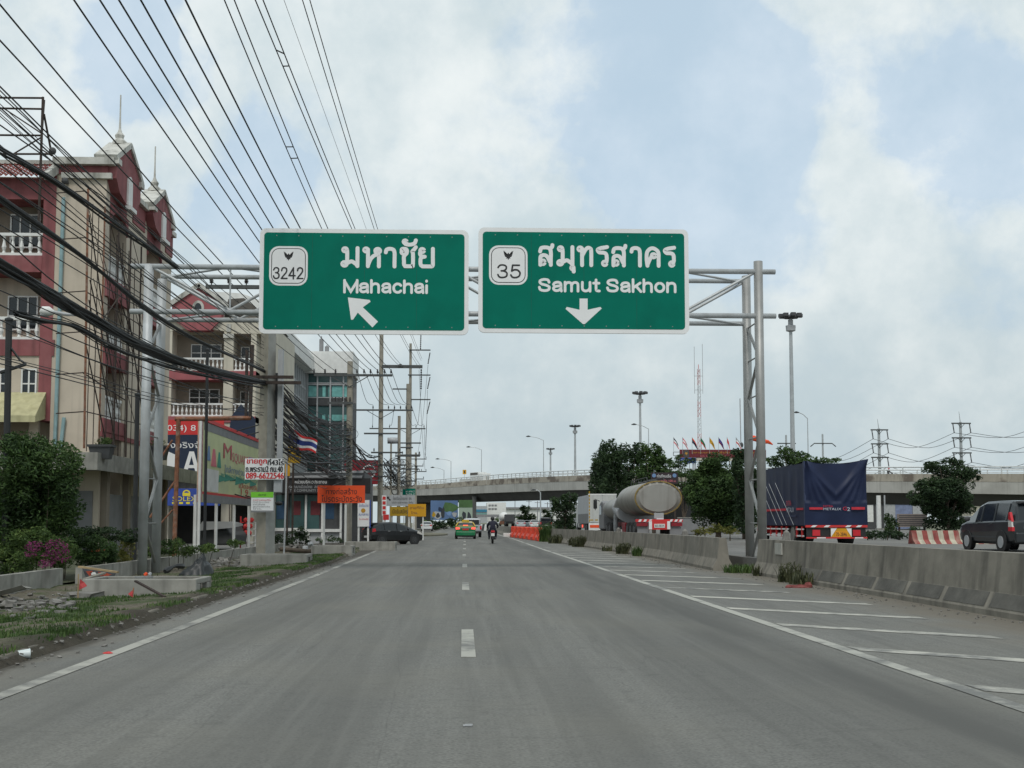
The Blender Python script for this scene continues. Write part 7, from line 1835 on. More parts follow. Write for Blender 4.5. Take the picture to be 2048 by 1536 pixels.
def tanker():
    Yr = 62.0; c = at(1316.5, 996, Yr); X = c.x
    t = thing('tanker_truck', 'dull steel tanker trailer with a yellow edged oval end and striped rear bumper', 'tanker', (X, Yr, .38))
    z0 = c.z - .38; a, b = 1.25, .90
    def ringp(y, a, b, cz, n=36): return [(a * math.cos(2 * math.pi * k / n) , y, cz + b * math.sin(2 * math.pi * k / n)) for k in range(n)]
    def loft(name, secs, m, cap=True):
        mb = MB(); rows = [ringp(*s) for s in secs]; n = 36
        mb.add([p for r in rows for p in r], [(i * n + k, i * n + (k + 1) % n, (i + 1) * n + (k + 1) % n, (i + 1) * n + k) for i in range(len(rows) - 1) for k in range(n)] + ([tuple(range(n)), tuple((len(rows) - 1) * n + k for k in range(n - 1, -1, -1))] if cap else []))
        return mb.build(name, m, t, local=True, smooth=False)
    o = loft('tank', [(-.02, a * .80, b * .80, z0), (0, a * .96, b * .96, z0), (.03, a, b, z0), (7.0, a, b, z0), (8.2, a, b * .92, z0 - .22), (8.9, a, b * .82, z0 - .42), (14.2, a, b * .82, z0 - .42), (14.3, a * .8, b * .6, z0 - .42)], m_tank)
    for p in o.data.polygons: p.use_smooth = len(p.vertices) == 4
    loft('front_shroud', [(7.2, a * 1.01, b * .7, z0 - .75), (8.7, a * 1.01, b * .9, z0 - .52), (9.3, a * 1.02, b * .84, z0 - .44)], m_greyl)
    mb = MB(); n = 60
    for k in range(n):
        if k % 3 == 0: continue
        p = [((a - .02) * math.cos(2 * math.pi * (k + q) / n), (b - .02) * math.sin(2 * math.pi * (k + q) / n)) for q in (0, 1.15)]; q2 = [((a - .055) * math.cos(2 * math.pi * (k + q) / n), (b - .055) * math.sin(2 * math.pi * (k + q) / n)) for q in (1.15, 0)]
        mb.prism([(x, z0 + z) for x, z in p + q2], -.05, -.02)
    mb.build('reflector_tape', mat('dull_amber_tape', (.27, .19, .05), .6, .2, 5), t, local=True)
    mb = MB(); n = 60; mb.add([p for r in ([((a + .01) * math.cos(2 * math.pi * k / n), -.01, z0 + (b + .01) * math.sin(2 * math.pi * k / n)) for k in range(n)], [((a - .06) * math.cos(2 * math.pi * k / n), -.02, z0 + (b - .06) * math.sin(2 * math.pi * k / n)) for k in range(n)]) for p in r], [(k, (k + 1) % n, n + (k + 1) % n, n + k) for k in range(n)]); mb.build('yellow_rim', mat('amber_rim', (.24, .17, .05), .6), t, local=True)
    mb = MB(); bz = z0 + b
    for y in (.9, 1.9, 2.9, 3.9, 4.9, 5.9, 6.8):
        for x in (-.45, .45): mb.tube((x, y, bz - .06), (x, y, bz + .22), .018, n=5)
    for x in (-.45, .45): mb.path([(x, .8, bz), (x, .9, bz + .22), (x, 6.8, bz + .22), (x, 7.0, bz - .1)], .02, 5); mb.path([(x, 9.0, bz - .55), (x, 9.0, bz - .38), (x, 12.5, bz - .38), (x, 12.5, bz - .6)], .02, 5)
    mb.build('catwalk_rail', m_greyd, t, local=True)
    for y in (1.8, 3.6, 5.4): mb = MB(); mb.lathe((0, y, bz - .02), [(.28, 0), (.28, .10), (.2, .14)], 12); mb.build('hatch_cover', m_greyd, t, local=True)
    bits(t, 'chassis_beam', [(s * .42 - .08, s * .42 + .08, -.1, 13.5, .75, 1.0) for s in (-1, 1)], m_maroon)
    bits(t, 'rear_bumper', [(-1.24, 1.24, -.30, -.12, 1.02, 1.16)], m_red)
    mb = MB()
    for x in (-1.12, -.85, -.58, .52, .78, 1.02): mb.prism([(x, 1.03), (x + .13, 1.03), (x + .2, 1.15), (x + .07, 1.15)], -.315, -.302)
    mb.build('white_chevrons', m_signwhite, t, local=True)
    bits(t, 'plate_panel', [(-.56, .56, -.34, -.30, .62, 1.08)], m_red); bits(t, 'panel_border', [(-.56, -.40, -.35, -.341, .64, 1.06), (.40, .56, -.35, -.341, .64, 1.06)], m_signwhite); bits(t, 'number_plate', [(-.28, .28, -.355, -.341, .72, .92)], m_plate)
    text(t, 'lettering', '60-0834', -.24, .24, .76, .88, Matrix(((1, 0, 0, 0), (0, -1, 0, 0), (0, 0, 1, 0), (0, 0, 0, 1))), .36, m_signblack, local=True)
    bits(t, 'tail_lamp_panel', [(s * .62, s * 1.2, -.32, -.28, .80, .985) for s in (-1, 1)], m_crimson); bits(t, 'mudflap', [(s * .55, s * 1.15, -.22, -.19, .25, .78) for s in (-1, 1)], m_grey)
    bits(t, 'valve_box', [(-.25, .25, -.18, -.08, 1.2, z0 - b + .12)], m_greyl); bits(t, 'tool_box', [(-1.2, -.6, 4.2, 5.4, .45, .98)], m_crimson, .03)
    for y in (.7, 2.0, 3.3): wheels(t, [(s * .95, y) for s in (-1, 1)], .5, .5, m_greyd)
    wheels(t, [(s * .95, y) for s in (-1, 1) for y in (11.2, 12.5)], .5, .5, m_greyd)
    # tractor unit
    mb = MB(); mb.prism([(14.6, .55), (14.6, 2.3), (15.6, 2.4), (16.6, 2.2), (16.9, 1.4), (16.9, .55)], -1.2, 1.2, 'x'); mb.build('cab', m_grey, t, local=True, bevel=.08)
    bits(t, 'cab_window', [(s * 1.20, s * 1.215, 15.4, 16.5, 1.5, 2.1) for s in (-1, 1)], m_glass); bits(t, 'mirror', [(-1.62, -1.38, 16.3, 16.4, 1.9, 2.5)], m_blk2, .04)
    mb = MB(); mb.path([(-1.2, 16.4, 2.4), (-1.5, 16.35, 2.55), (-1.5, 16.35, 1.8)], .03, 5); mb.build('mirror_arm', m_blk2, t, local=True); wheels(t, [(s * .98, 16.0) for s in (-1, 1)], .5, .35, m_greyd)
    mb = MB(); mb.lathe((-1.0, 9.7, .55), [(.1, -.1), (.14, 0), (.14, .8), (.1, 1.0)], 10); mb.build('air_cylinder', m_greyl, t, local=True)
tanker()

def tarp_truck():
    Y = 49.0; A = at(1610, 1050, Y); B = at(1733, 1050, Y); X = (A.x + B.x) / 2; w = (B.x - A.x) / 2
    zb = A.z - .38; zt = at(1670, 920, Y).z - .38; L_ = 6.9
    t = thing('lorry', 'lorry covered in a navy tarpaulin with a red stripe, behind the right gantry leg', 'truck', (X, Y, .38))
    # draped tarp: back sheet sags between its top corners
    def back(s, f): return (s * w * (1 + .02 * math.sin(f * 9)), 0 - .0, 0)
    nx, nz = 64, 40; mb = MB(); vs = []
    for j in range(nz + 1):
        f = j / nz
        for i in range(nx + 1):
            s = -1 + 2 * i / nx
            top = zt - .15 * (1 - s * s) + .03 * s
            z = zb + (top - zb) * f
            y = -.02 - .05 * math.sin(math.pi * f) - sum(.085 * math.exp(-((abs(s) - (1.0 - q * (1 - f))) / (.05 + .03 * q)) ** 2) * min(1, f * 1.6) for q in (.35, .75, 1.2, 1.9)) + .03 * math.sin(6.5 * (s + f * .8)) * f
            if f < .36: y = -.10 - .02 * math.sin(7 * s + 4 * f)
            vs.append((s * w * (1 + .012 * (1 - f)), y, z))
    mb.add(vs, [(j * (nx + 1) + i, j * (nx + 1) + i + 1, (j + 1) * (nx + 1) + i + 1, (j + 1) * (nx + 1) + i) for j in range(nz) for i in range(nx)]); mb.build('rear_tarp', m_tarp, t, local=True, smooth=True)
    mb = MB(); ny, nz = 36, 14
    for sx in (-1, 1):
        vs = []
        for j in range(nz + 1):
            f = j / nz
            for i in range(ny + 1):
                y = L_ * i / ny; rib = .035 * abs(math.sin(math.pi * y / 1.15)) ** .4
                vs.append((sx * (w - .03 + rib * math.sin(math.pi * min(1, f * 1.02)) * -.8 + (.02 if f < .3 else 0)), y, zb - .02 + (zt - zb - .10 * (y > .3) ) * f))
        mb.add(vs, [(j * (ny + 1) + i, j * (ny + 1) + i + 1, (j + 1) * (ny + 1) + i + 1, (j + 1) * (ny + 1) + i) for j in range(nz) for i in range(ny)])
    mb.build('side_tarp', m_tarp, t, local=True, smooth=True)
    mb = MB(); vs = []
    for i in range(19):
        y = L_ * i / 18
        for k in range(9):
            s = -1 + k / 4; e = min(1, y / 1.2); vs.append((s * (w - .01), y - .02, zt - .15 * (1 - s * s) * (1 - e) + .03 * s * (1 - e) - .10 * e + (.02 * (1 - s * s) - .04 * abs(math.sin(math.pi * y / 1.15))) * e))
    mb.add(vs, [(i * 9 + k, i * 9 + k + 1, (i + 1) * 9 + k + 1, (i + 1) * 9 + k) for i in range(18) for k in range(8)]); mb.build('top_tarp', m_tarp, t, local=True, smooth=True)
    mb = MB(); mb.box(-w + .06, w - .06, .12, L_, zb - .05, zt - .35); mb.build('load', m_dark, t, local=True)
    bits(t, 'corner_seam', [(-w - .015, -w + .04, -.06, .1, zb, zt - .05)], mat('tarp_edge', srgb(52, 62, 92), .6))
    M = Matrix(((1, 0, 0, 0), (0, -1, 0, 0), (0, 0, 1, 0), (0, 0, 0, 1))); q = 2 * w / 120.0
    U = lambda u: -w + (u - 1612) * q; V = lambda v: zb + (1050 - v) * q
    red = mat('tarp_red', srgb(190, 40, 56), .6); tw = mat('tarp_white', srgb(190, 195, 205), .6)
    bits(t, 'red_stripe', [(U(1619), U(1645), -.165, -.155, V(1020.5), V(1016)), (U(1701), U(1727), -.165, -.155, V(1020.5), V(1015.5))], red)
    text(t, 'lettering', 'EXTRA', U(1646), U(1665), V(1016), V(1012), M, .168, red, local=True); text(t, 'lettering', 'METALIX', U(1646), U(1681), V(1021.5), V(1017), M, .168, tw, local=True)
    text(t, 'lettering', 'G', U(1684), U(1692), V(1022), V(1015), M, .168, red, local=True); text(t, 'lettering', '2', U(1692), U(1698), V(1023), V(1016), M, .168, tw, local=True)
    MS = Matrix(((0, -1, 0, -w), (1, 0, 0, 0), (0, 0, 1, 0), (0, 0, 0, 1)))
    sd = lambda y0, y1, z0, z1: (y0, y1, z0, z1)
    zr = V(1019)
    mb = MB(); mb.box(-w - .03, -w - .018, .15, 1.15, zr - .04, zr + .05); mb.box(-w - .03, -w - .018, 2.75, L_ - .1, zr - .05, zr + .05); mb.build('red_stripe', red, t, local=True)
    text(t, 'lettering', 'METALIX', 1.5, 2.7, zr - .12, zr + .08, MS, .035, tw, mirror=True, local=True); text(t, 'lettering', 'EXTRA', 1.9, 2.7, zr + .17, zr + .38, MS, .035, red, mirror=True, local=True)
    mb = MB(); mb.box(-w - .034, -w - .02, 1.2, 2.6, zr - .32, zr - .26); mb.build('small_print', mat('tarp_edge', (1, 1, 1)), t, local=True)
    mb = MB()
    for y in (1.6, 2.7, 3.4, 4.4): mb.path([(-w - .03, y, zb), (-w - .03, y + 2.9, zb + 1.9)], .012, 4)
    mb.build('tie_rope', m_greyl, t, local=True)
    # chassis, rear frame
    bits(t, 'tail_beam', [(-w, w, -.12, .02, zb - .10, zb - .005)], m_red)
    mb = MB()
    for k, x in enumerate((-1.1, -.55, .35, .8)): mb.prism([(x, zb - .09), (x + .18, zb - .09), (x + .28, zb - .012), (x + .10, zb - .012)], -.135, -.122)
    mb.build('white_chevrons', m_signwhite, t, local=True)
    bits(t, 'rear_panel', [(-w + .05, w - .05, -.04, .0, zb - .50, zb - .105)], m_blk2)
    bits(t, 'under_bar', [(-w + .02, w - .02, -.14, -.05, zb - .56, zb - .50)], m_red); bits(t, 'reflector', [(-.85, -.48, -.152, -.14, zb - .555, zb - .51), (.75, 1.1, -.152, -.14, zb - .555, zb - .51)], m_signwhite)
    for s in (-1, 1): bits(t, 'tail_lamp', [(s * .85 - .16, s * .85 + .16, -.09, -.045, zb - .45, zb - .2)], m_lampred); 
    bits(t, 'plate_board', [(-.25, .62, -.12, -.06, zb - .54, zb - .14)], m_yellow); bits(t, 'number_plate', [(-.08, .45, -.135, -.122, zb - .5, zb - .26)], mat('amber_plate', srgb(225, 150, 30), .5)); text(t, 'lettering', '70-2846', -.04, .41, zb - .46, zb - .31, M, .14, m_signblack, local=True)
    mb = MB(); mb.prism([(-.25, zb - .14), (.0, zb - .14), (-.1, zb - .28), (-.25, zb - .5)], -.128, -.121); mb.prism([(.62, zb - .14), (.40, zb - .14), (.48, zb - .28), (.62, zb - .5)], -.128, -.121); mb.build('white_chevrons', m_signwhite, t, local=True)
    bits(t, 'chassis_beam', [(s * .45 - .08, s * .45 + .08, .0, L_ + 1.5, zb - .38, zb - .12) for s in (-1, 1)], m_blk2)
    for z in (zb - .18, zb - .46): bits(t, 'side_guard', [(-w - .0, -w + .05, .3, 1.4, z - .03, z + .03), (-w - .0, -w + .05, 2.6, L_ - .2, z - .03, z + .03)], m_signwhite)
    for y in (.5, 1.3, 2.9, 3.7, 4.6, 5.6): bits(t, 'guard_post', [(-w - .01, -w + .06, y - .04, y + .04, zb - .52, zb - .06)], m_red)
    wheels(t, [(s * (w - .28), y) for s in (-1, 1) for y in (1.9, )], .48, .5, m_rubble); wheels(t, [(s * (w - .22), 7.6) for s in (-1, 1)], .48, .3, m_greyl)
    mb = MB(); mb.prism([(L_ + .15, .5), (L_ + .15, 2.2), (L_ + .6, 2.35), (L_ + 1.5, 2.2), (L_ + 1.75, 1.4), (L_ + 1.8, .5)], -w + .15, w - .15, 'x'); mb.build('cab', m_red, t, local=True, bevel=.06)
    bits(t, 'cab_window', [(s * (w - .15), s * (w - .14), L_ + .6, L_ + 1.4, 1.35, 2.05) for s in (-1, 1)], m_glass)
tarp_truck()

def box_truck():
    Y = 101.0; x0 = at(1177, 1020, Y).x; zt = at(1187, 989.5, Y).z - .38
    t = thing('box_truck', 'white box truck with yellow taped rear doors, ahead of the tanker', 'truck', (x0 + 1.2, Y, .38)); w = 1.2
    mb = MB(); mb.box(-w, w, 0, 9.4, .98, zt); mb.build('cargo_box', mat('box_grey', (.50, .51, .53), .5, .05, 1, streak=(.36, .37, .38, .5)), t, local=True)
    bits(t, 'rear_door', [(-w + .05, -.02, -.05, -.002, 1.0, zt - .05), (.02, w - .05, -.05, -.002, 1.0, zt - .05)], mat('dusty_white', (.50, .51, .49), .6, .08, 2, streak=(.36, .35, .32, .5)), .01)
    bits(t, 'roof_rail', [(-w - .02, w + .02, -.06, .1, zt - .04, zt + .08)], m_white); bits(t, 'lower_panel', [(-w - .012, -w - .002, .2, 9.2, .9, 1.75)], m_grey)
    mb = MB()
    for k in range(9): mb.box(-w + .03, -w + .12, -.065, -.052, 1.05 + k * .30, 1.25 + k * .30)
    for k in range(6): mb.box(-w + .15 + k * .4, -w + .40 + k * .4, -.065, -.052, 1.16, 1.25)
    mb.build('yellow_tape', m_yelbr, t, local=True)
    bits(t, 'tail_frame', [(-w, w, -.12, -.02, .34, .95)], m_white, .01); bits(t, 'tail_lamp_panel', [(-w + .1, -w + .95, -.145, -.121, .55, .78), (w - .95, w - .1, -.145, -.121, .55, .78)], m_orange); bits(t, 'tail_lamp', [(-w - .12, -w - .02, 4.4, 4.5, .55, .8)], m_lamplit)
    bits(t, 'chassis_beam', [(-.5, .5, 0, 11, .5, .97)], m_blk2); wheels(t, [(s * .95, y) for s in (-1, 1) for y in (1.6, 2.8)], .5, .5, m_greyd); wheels(t, [(s * 1.0, 10.3) for s in (-1, 1)], .5, .32, m_greyd)
    mb = MB(); mb.prism([(9.6, .5), (9.6, 2.7), (10.9, 2.75), (11.5, 2.2), (11.7, 1.4), (11.7, .5)], -1.15, 1.15, 'x'); mb.build('cab', m_white, t, local=True, bevel=.08)
box_truck()
def far_trucks():
    Y = 300; c = at(1005, 1058, Y); t = thing('mixer_truck', 'white rounded mixer drum truck far off beside the rider', 'truck', (c.x + .4, Y, .38))
    mb = MB(); mb.lathe((0, 1, 2.4), [(.5, -1.2), (1.15, -.2), (1.25, 1.2), (.8, 3.4)], 14, 'y'); mb.build('drum', m_white, t, local=True, smooth=True); bits(t, 'chassis_beam', [(-.9, .9, -.4, 5.5, .7, 1.1)], m_rustd); bits(t, 'cab', [(-1.1, 1.1, 4.6, 6.4, .7, 2.8)], m_white, .1); bits(t, 'tail_panel', [(-1.1, 1.1, -.5, -.4, .5, 1.3)], m_rust); wheels(t, [(s * .9, y) for s in (-1, 1) for y in (.8, 2.1, 5.6)], .5, .45, m_greyd)
    c = at(1020, 1058, 290); t = thing('lorry', 'dark covered lorry far off right of the white mixer', 'truck', (c.x, 290, .38)); bits(t, 'covered_load', [(-1.15, 1.15, 0, 7, 1.1, 3.0)], m_greyd, .15); bits(t, 'chassis_beam', [(-1.1, 1.1, -.1, 8.5, .7, 1.08)], m_blk2); bits(t, 'cab', [(-1.1, 1.1, 7.2, 9, .7, 2.8)], m_rustd, .1); wheels(t, [(s * .9, y) for s in (-1, 1) for y in (1.0, 2.2, 8.0)], .5, .45, m_greyd)
    c = at(968, 1066, 200); t = thing('barrier', 'black and white striped crash cushion at the road fork beyond the pickup', 'barrier', (c.x, 200, 0)); A, B = MB(), MB()
    for k in range(8): (A if k % 2 else B).prism([(c.x - 1.3 + k * .42, 0), (c.x - 1.3 + k * .42 + .42, 0), (c.x - 1.1 + k * .42 + .42, 1.1), (c.x - 1.1 + k * .42, 1.1)], 200, 200.3)
    A.build('pale_stripes', m_white, t); B.build('dark_stripes', m_greyd, t)
far_trucks()
# ------------------------------------------------------------------ right side and far background
def right_trees():
    def T(label, lst, Y, base_u, per, s, m, h=None, z=.3, tr=.18, clump=.32, group=None):
        b = px_blobs([(a_, b_, c_ * 1.2, d_ * 1.2) for a_, b_, c_, d_ in lst], Y, 1.5); x = at(base_u, 1045, Y).x; top = max(p[2] + r[2] for p, r in b)
        return tree(label, x, Y, z, top - z, b, per, s, m, tr=tr, clump=clump, group=group)
    T('tall narrow dark tree at the left end of the clump behind the tanker', [(1200, 925, 16, 34), (1197, 965, 15, 30), (1208, 905, 9, 20), (1190, 990, 14, 28), (1200, 1010, 16, 30), (1204, 945, 14, 30), (1192, 945, 8, 28)], 112, 1200, 44, .36, L_dark)
    T('pointed dense tree second in the clump behind the tanker', [(1225, 915, 16, 26), (1222, 945, 26, 32), (1230, 980, 28, 34), (1222, 1015, 28, 30), (1224, 896, 7, 14), (1238, 930, 16, 28)], 106, 1226, 46, .34, L_dark)
    T('looser tree with gaps in the middle of the clump behind the tanker', [(1252, 905, 12, 16), (1258, 930, 18, 24), (1270, 905, 10, 16), (1262, 960, 28, 26), (1258, 990, 30, 26), (1282, 935, 14, 24), (1275, 1010, 24, 30)], 114, 1264, 44, .36, L_dark)
    T('brighter green tree at the right of the clump above the tanker', [(1300, 918, 24, 22), (1318, 910, 14, 20), (1305, 945, 30, 24), (1330, 930, 14, 20), (1300, 970, 34, 28), (1335, 955, 14, 20), (1290, 895, 8, 10)], 104, 1308, 46, .34, L_mid)
    T('feathery flat branched tree right of the tanker', [(1358, 930, 18, 7), (1372, 945, 20, 7), (1350, 950, 18, 8), (1380, 922, 12, 6), (1365, 970, 18, 8), (1382, 985, 16, 8), (1390, 958, 14, 5), (1360, 915, 8, 6)], 92, 1368, 40, .22, L_mid, tr=.12)
    T('broad round dark green tree left of the right gantry leg', [(1420, 960, 34, 40), (1435, 930, 26, 20), (1450, 970, 36, 44), (1400, 1000, 26, 36), (1430, 1020, 40, 34), (1470, 1000, 30, 44), (1412, 935, 16, 16), (1455, 1040, 34, 24), (1395, 965, 14, 20), (1440, 990, 46, 50)], 74, 1436, 62, .22, L_mid, tr=.2)
    T('dark tree directly behind the right gantry leg', [(1485, 950, 20, 34), (1478, 915, 16, 18), (1500, 985, 18, 40), (1492, 1030, 20, 36), (1470, 935, 14, 16), (1512, 960, 8, 30), (1505, 1040, 12, 24)], 70, 1490, 60, .21, L_dark)
    T('light green tree top showing above the tarpaulin lorry', [(1570, 905, 14, 12), (1560, 920, 18, 14), (1585, 915, 16, 14), (1605, 912, 12, 8), (1545, 922, 12, 8), (1625, 920, 14, 7), (1650, 920, 18, 5), (1670, 921, 12, 5), (1590, 930, 30, 18)], 118, 1580, 40, .3, L_mid)
    T('round tree standing alone before the flyover at the right', [(1890, 960, 40, 28), (1870, 985, 40, 26), (1915, 985, 36, 30), (1880, 935, 30, 12), (1905, 925, 20, 10), (1935, 945, 22, 10), (1855, 1000, 28, 18), (1895, 1015, 44, 22), (1925, 1010, 24, 24), (1950, 955, 10, 6), (1850, 970, 16, 10), (1862, 928, 14, 4), (1885, 1040, 36, 22), (1910, 1040, 24, 20)], 70, 1896, 54, .21, L_dark, tr=.16, clump=.30)
    T('small sapling with upright shoots beside the brown notice board', [(1780, 1048, 8, 14), (1775, 1035, 4, 10), (1790, 1045, 7, 9), (1785, 1065, 14, 10), (1772, 1050, 5, 12)], 72, 1782, 40, .16, L_mid, tr=.05)
    T('dark tree under the flyover left of the box truck', [(1128, 1025, 22, 24), (1140, 1000, 14, 16), (1115, 1012, 12, 12), (1138, 1045, 18, 16), (1120, 1045, 14, 14), (1108, 1000, 8, 6)], 150, 1130, 46, .4, L_dark)
    T('rounded tree far off beneath the flyover', [(1052, 1030, 13, 12), (1050, 1020, 9, 8), (1060, 1040, 10, 10), (1045, 1042, 8, 8)], 260, 1052, 40, .55, L_mid)
    T('smaller tree right of the far lamp post beneath the flyover', [(1092, 1030, 8, 10), (1098, 1040, 8, 10), (1086, 1042, 6, 8)], 250, 1092, 40, .5, L_mid)
    def hedge(label, lst, Y, per, s, m, name='shrub', z=.35):
        b = px_blobs(lst, Y, 2); t = thing(name, label, 'shrub', (b[0][0][0], Y, z)); mb = MB(); crown(mb, b, per, s, .4); mb.build('foliage', m, t)
        mb = MB()
        for (x, y, zz), r in b: mb.path([(x, y, z - .1), (x, y, zz)], .04, 5, .02)
        mb.build('stems', m_trunk, t)
    hedge('yellowish low shrubs below the round tree by the gantry', [(1432, 1058, 16, 10), (1410, 1062, 16, 8), (1460, 1060, 18, 8), (1395, 1064, 10, 6)], 64, 40, .14, L_yel)
    hedge('dark low hedge behind the lorry and the striped barrier', [(1750, 1068, 18, 9), (1775, 1070, 18, 9), (1800, 1070, 18, 8), (1830, 1060, 14, 8), (1735, 1070, 10, 9)], 66, 44, .17, L_dark)
    hedge('dark bushes below the large hoarding under the flyover', [(890, 1048, 14, 9), (910, 1044, 14, 12), (930, 1046, 12, 10), (873, 1052, 12, 8), (920, 1052, 20, 6)], 215, 44, .5, L_dark, z=0)
    hedge('grassy green bank left of the large hoarding', [(858, 1044, 10, 9), (868, 1050, 12, 8), (850, 1050, 8, 8)], 225, 40, .5, L_grass, z=0)
    hedge('pale grey green far shrubbery beneath the flyover', [(1010, 1036, 14, 6), (1030, 1038, 14, 6), (995, 1040, 10, 5)], 330, 30, .6, L_mid)
right_trees()

def masts():
    def highmast(lab, u, v, Y, r=.32, n=8):
        p = at(u, v, Y); t = thing('high_mast_lamp', lab, 'lamp mast', (p.x, Y, 0), group='high mast lights along the highway'); H = p.z
        mb = MB(); mb.path([(0, 0, 0), (0, 0, H)], r, 10, r * .55); mb.build('mast', m_lampgrey, t, local=True)
        mb = MB(); mb.lathe((0, 0, H - .3), [(.25, -1.2), (.55, -1.1), (.6, -.5), (.3, -.4), (.3, .2)], 10); mb.build('lamp_carriage', m_greyl, t, local=True)
        mb = MB()
        for k in range(n):
            a = 2 * math.pi * k / n; mb.bar((.3 * math.cos(a), .3 * math.sin(a), H + .1), (.95 * math.cos(a), .95 * math.sin(a), H + .25), .12)
            c = (1.1 * math.cos(a), 1.1 * math.sin(a), H + .35); mb.box(c[0] - .27, c[0] + .27, c[1] - .27, c[1] + .27, c[2] - .16, c[2] + .22)
        mb.lathe((0, 0, H), [(.9, .1), (.9, .2), (.1, .55)], 10); mb.build('lamp_heads', m_greyd, t, local=True)
    highmast('tallest high mast light right of the gantry', 1581, 638, 135, .33)
    highmast('high mast light rising from behind the tanker trees', 1280, 790, 210, .33)
    highmast('high mast light beyond the flyover, left of the trees', 1150, 855, 290, .4)
    highmast('smallest far high mast light above the flyover rail', 1101, 900, 380, .45)
    def streetlamp(lab, u, vt, Y, ua, va, z0, r=.1):
        p = at(u, vt, Y); q = at(ua, va, Y); t = thing('street_lamp', lab, 'street lamp', (p.x, Y, z0), group='single arm street lamps')
        mb = MB(); mb.path([(p.x, Y, z0), (p.x, Y, p.z)], r, 8, r * .6); mb.build('pole', m_lampgrey, t)
        mb = MB(); mb.path(smooth_pts([(p.x, Y, p.z - .05), (p.x - (p.x - q.x) * .12, Y, p.z + .05), ((p.x + q.x) / 2, Y, (p.z + q.z) / 2 + .12), tuple(q)], 4), r * .55, 6); mb.build('arm', m_lampgrey, t)
        mb = MB(); d = 1 if q.x > p.x else -1; mb.path([(q.x - d * .1, Y, q.z), (q.x + d * .35, Y, q.z + .05), (q.x + d * .8, Y, q.z - .02)], [.07, .17, .06], 8); mb.build('lamp_head', m_greyd, t)
    def on_deck(u):
        k = min(range(len(FLY)), key=lambda i: abs(prj(FLY[i])[0] - u)); return FLY[k].y, FLY[k].z
    for lab, u, vt, ua, va in (('street lamp on the flyover, left of the white truck and nearest the poles', 888, 940, 868, 935), ('street lamp on the flyover with a longer arm above the yellow sign', 902, 922, 878, 918), ('street lamp on the flyover just right of the white truck', 963, 899, 940, 894), ('street lamp on the flyover next to two mast lights', 1087, 880, 1060, 873), ('street lamp rising above the tanker trees', 1297, 857, 1272, 849), ('street lamp beside the tallest mast light', 1615, 836, 1597, 825)):
        Y, z = on_deck(u); Y += 6; streetlamp(lab, u, vt, Y, ua, va, z - 1.0)
    streetlamp('slim lamp post standing under the flyover among the far traffic', 1081, 985, 205, 1071, 980, .3, .16)
    # red and white antenna mast
    Y = 205; p = at(1397, 738, Y); t = thing('antenna_mast', 'red and white lattice radio mast with two tall whip aerials', 'antenna', (p.x, Y, 0)); x = p.x
    for k in range(10):
        mb = MB(); z0, z1 = p.z * k / 10, p.z * (k + 1) / 10; w0, w1 = .45 * (1 - k * .05), .45 * (1 - (k + 1) * .05)
        for sx, sy in ((-1, -.6), (1, -.6), (0, 1)): mb.tube((x + sx * w0, Y + sy * w0, z0), (x + sx * w1, Y + sy * w1, z1), .04, n=5)
        for q in range(3):
            za = z0 + (z1 - z0) * q / 3; zb = z0 + (z1 - z0) * (q + 1) / 3; mb.tube((x - w0, Y - .6 * w0, za), (x + w0, Y - .6 * w0, zb), .03, n=4); mb.tube((x + w0, Y - .6 * w0, za), (x, Y + w0, zb), .03, n=4)
        mb.build('mast_section', mat('faded_mast_red', (.42, .16, .15), .6) if k % 2 else m_greyl, t)
    mb = MB(); mb.tube((x, Y, p.z), (x, Y, p.z + .8), .05, n=5); mb.build('tip', m_red, t)
    mb = MB()
    for v in (752, 780): q = at(1397, v, Y).z; mb.tube((x - .75, Y, q), (x + .75, Y, q), .04, n=5)
    mb.build('crossbar', m_greyl, t)
    for sg, vt in ((-1, 693), (1, 688)): mb = MB(); mb.tube((x + sg * .72, Y, at(0, 781, Y).z), (x + sg * .72, Y, at(1397, vt, Y).z), .045, n=5); mb.build('whip_aerial', m_greyl, t)
    t = thing('antenna_mast', 'thin grey aerial pole left of the right gantry leg', 'antenna', (at(1483, 900, 150).x, 150, 0)); mb = MB(); mb.tube((at(1483, 900, 150).x, 150, 0), at(1480, 797, 150), .07, n=5); mb.build('pole', m_greyl, t); c = at(1483, 890, 150); mb = MB(); mb.ell(tuple(c), (.25, .2, .35), 6, 5); mb.build('fitting', m_greyd, t)
    # transmission poles beyond the flyover
    def trans(lab, u, vt, Y, arms, hw, drop):
        p = at(u, vt, Y); t = thing('transmission_pole', lab, 'power pole', (p.x, Y, 0), group='tall transmission poles beyond the flyover'); ends = []
        mb = MB(); mb.path([(p.x, Y, 0), (p.x, Y, at(u, arms[0] - 3, Y).z)], .42, 8, .30); mb.path([(p.x, Y, at(u, arms[0] - 3, Y).z), (p.x - .25, Y, p.z)], .10, 5, .04); mb.build('shaft', m_lampgrey, t)
        for v in arms:
            z = at(u, v, Y).z; k = hw * Y / FPX; mb = MB(); mb.box(p.x - k, p.x + k, Y - .5, Y - .3, z - .14, z + .14); mb.bar((p.x - k * .4, Y - .4, z), (p.x, Y - .35, z - .9), .1); mb.bar((p.x + k * .4, Y - .4, z), (p.x, Y - .35, z - .9), .1); mb.build('crossarm', m_arm, t)
            for s in (-1, 1):
                a = Vector((p.x + s * k * .86, Y - .4, z - .15)); b = a + Vector((.25, 0, -drop * Y / FPX)); mb = MB(); string_ins(mb, a, b, .17, 7); mb.build('insulator_string', m_insul, t); ends.append(b)
        return ends
    e1 = trans('transmission pole with three crossarms above the lorry', 1757, 838, 260, (860, 888, 915), 18, 17)
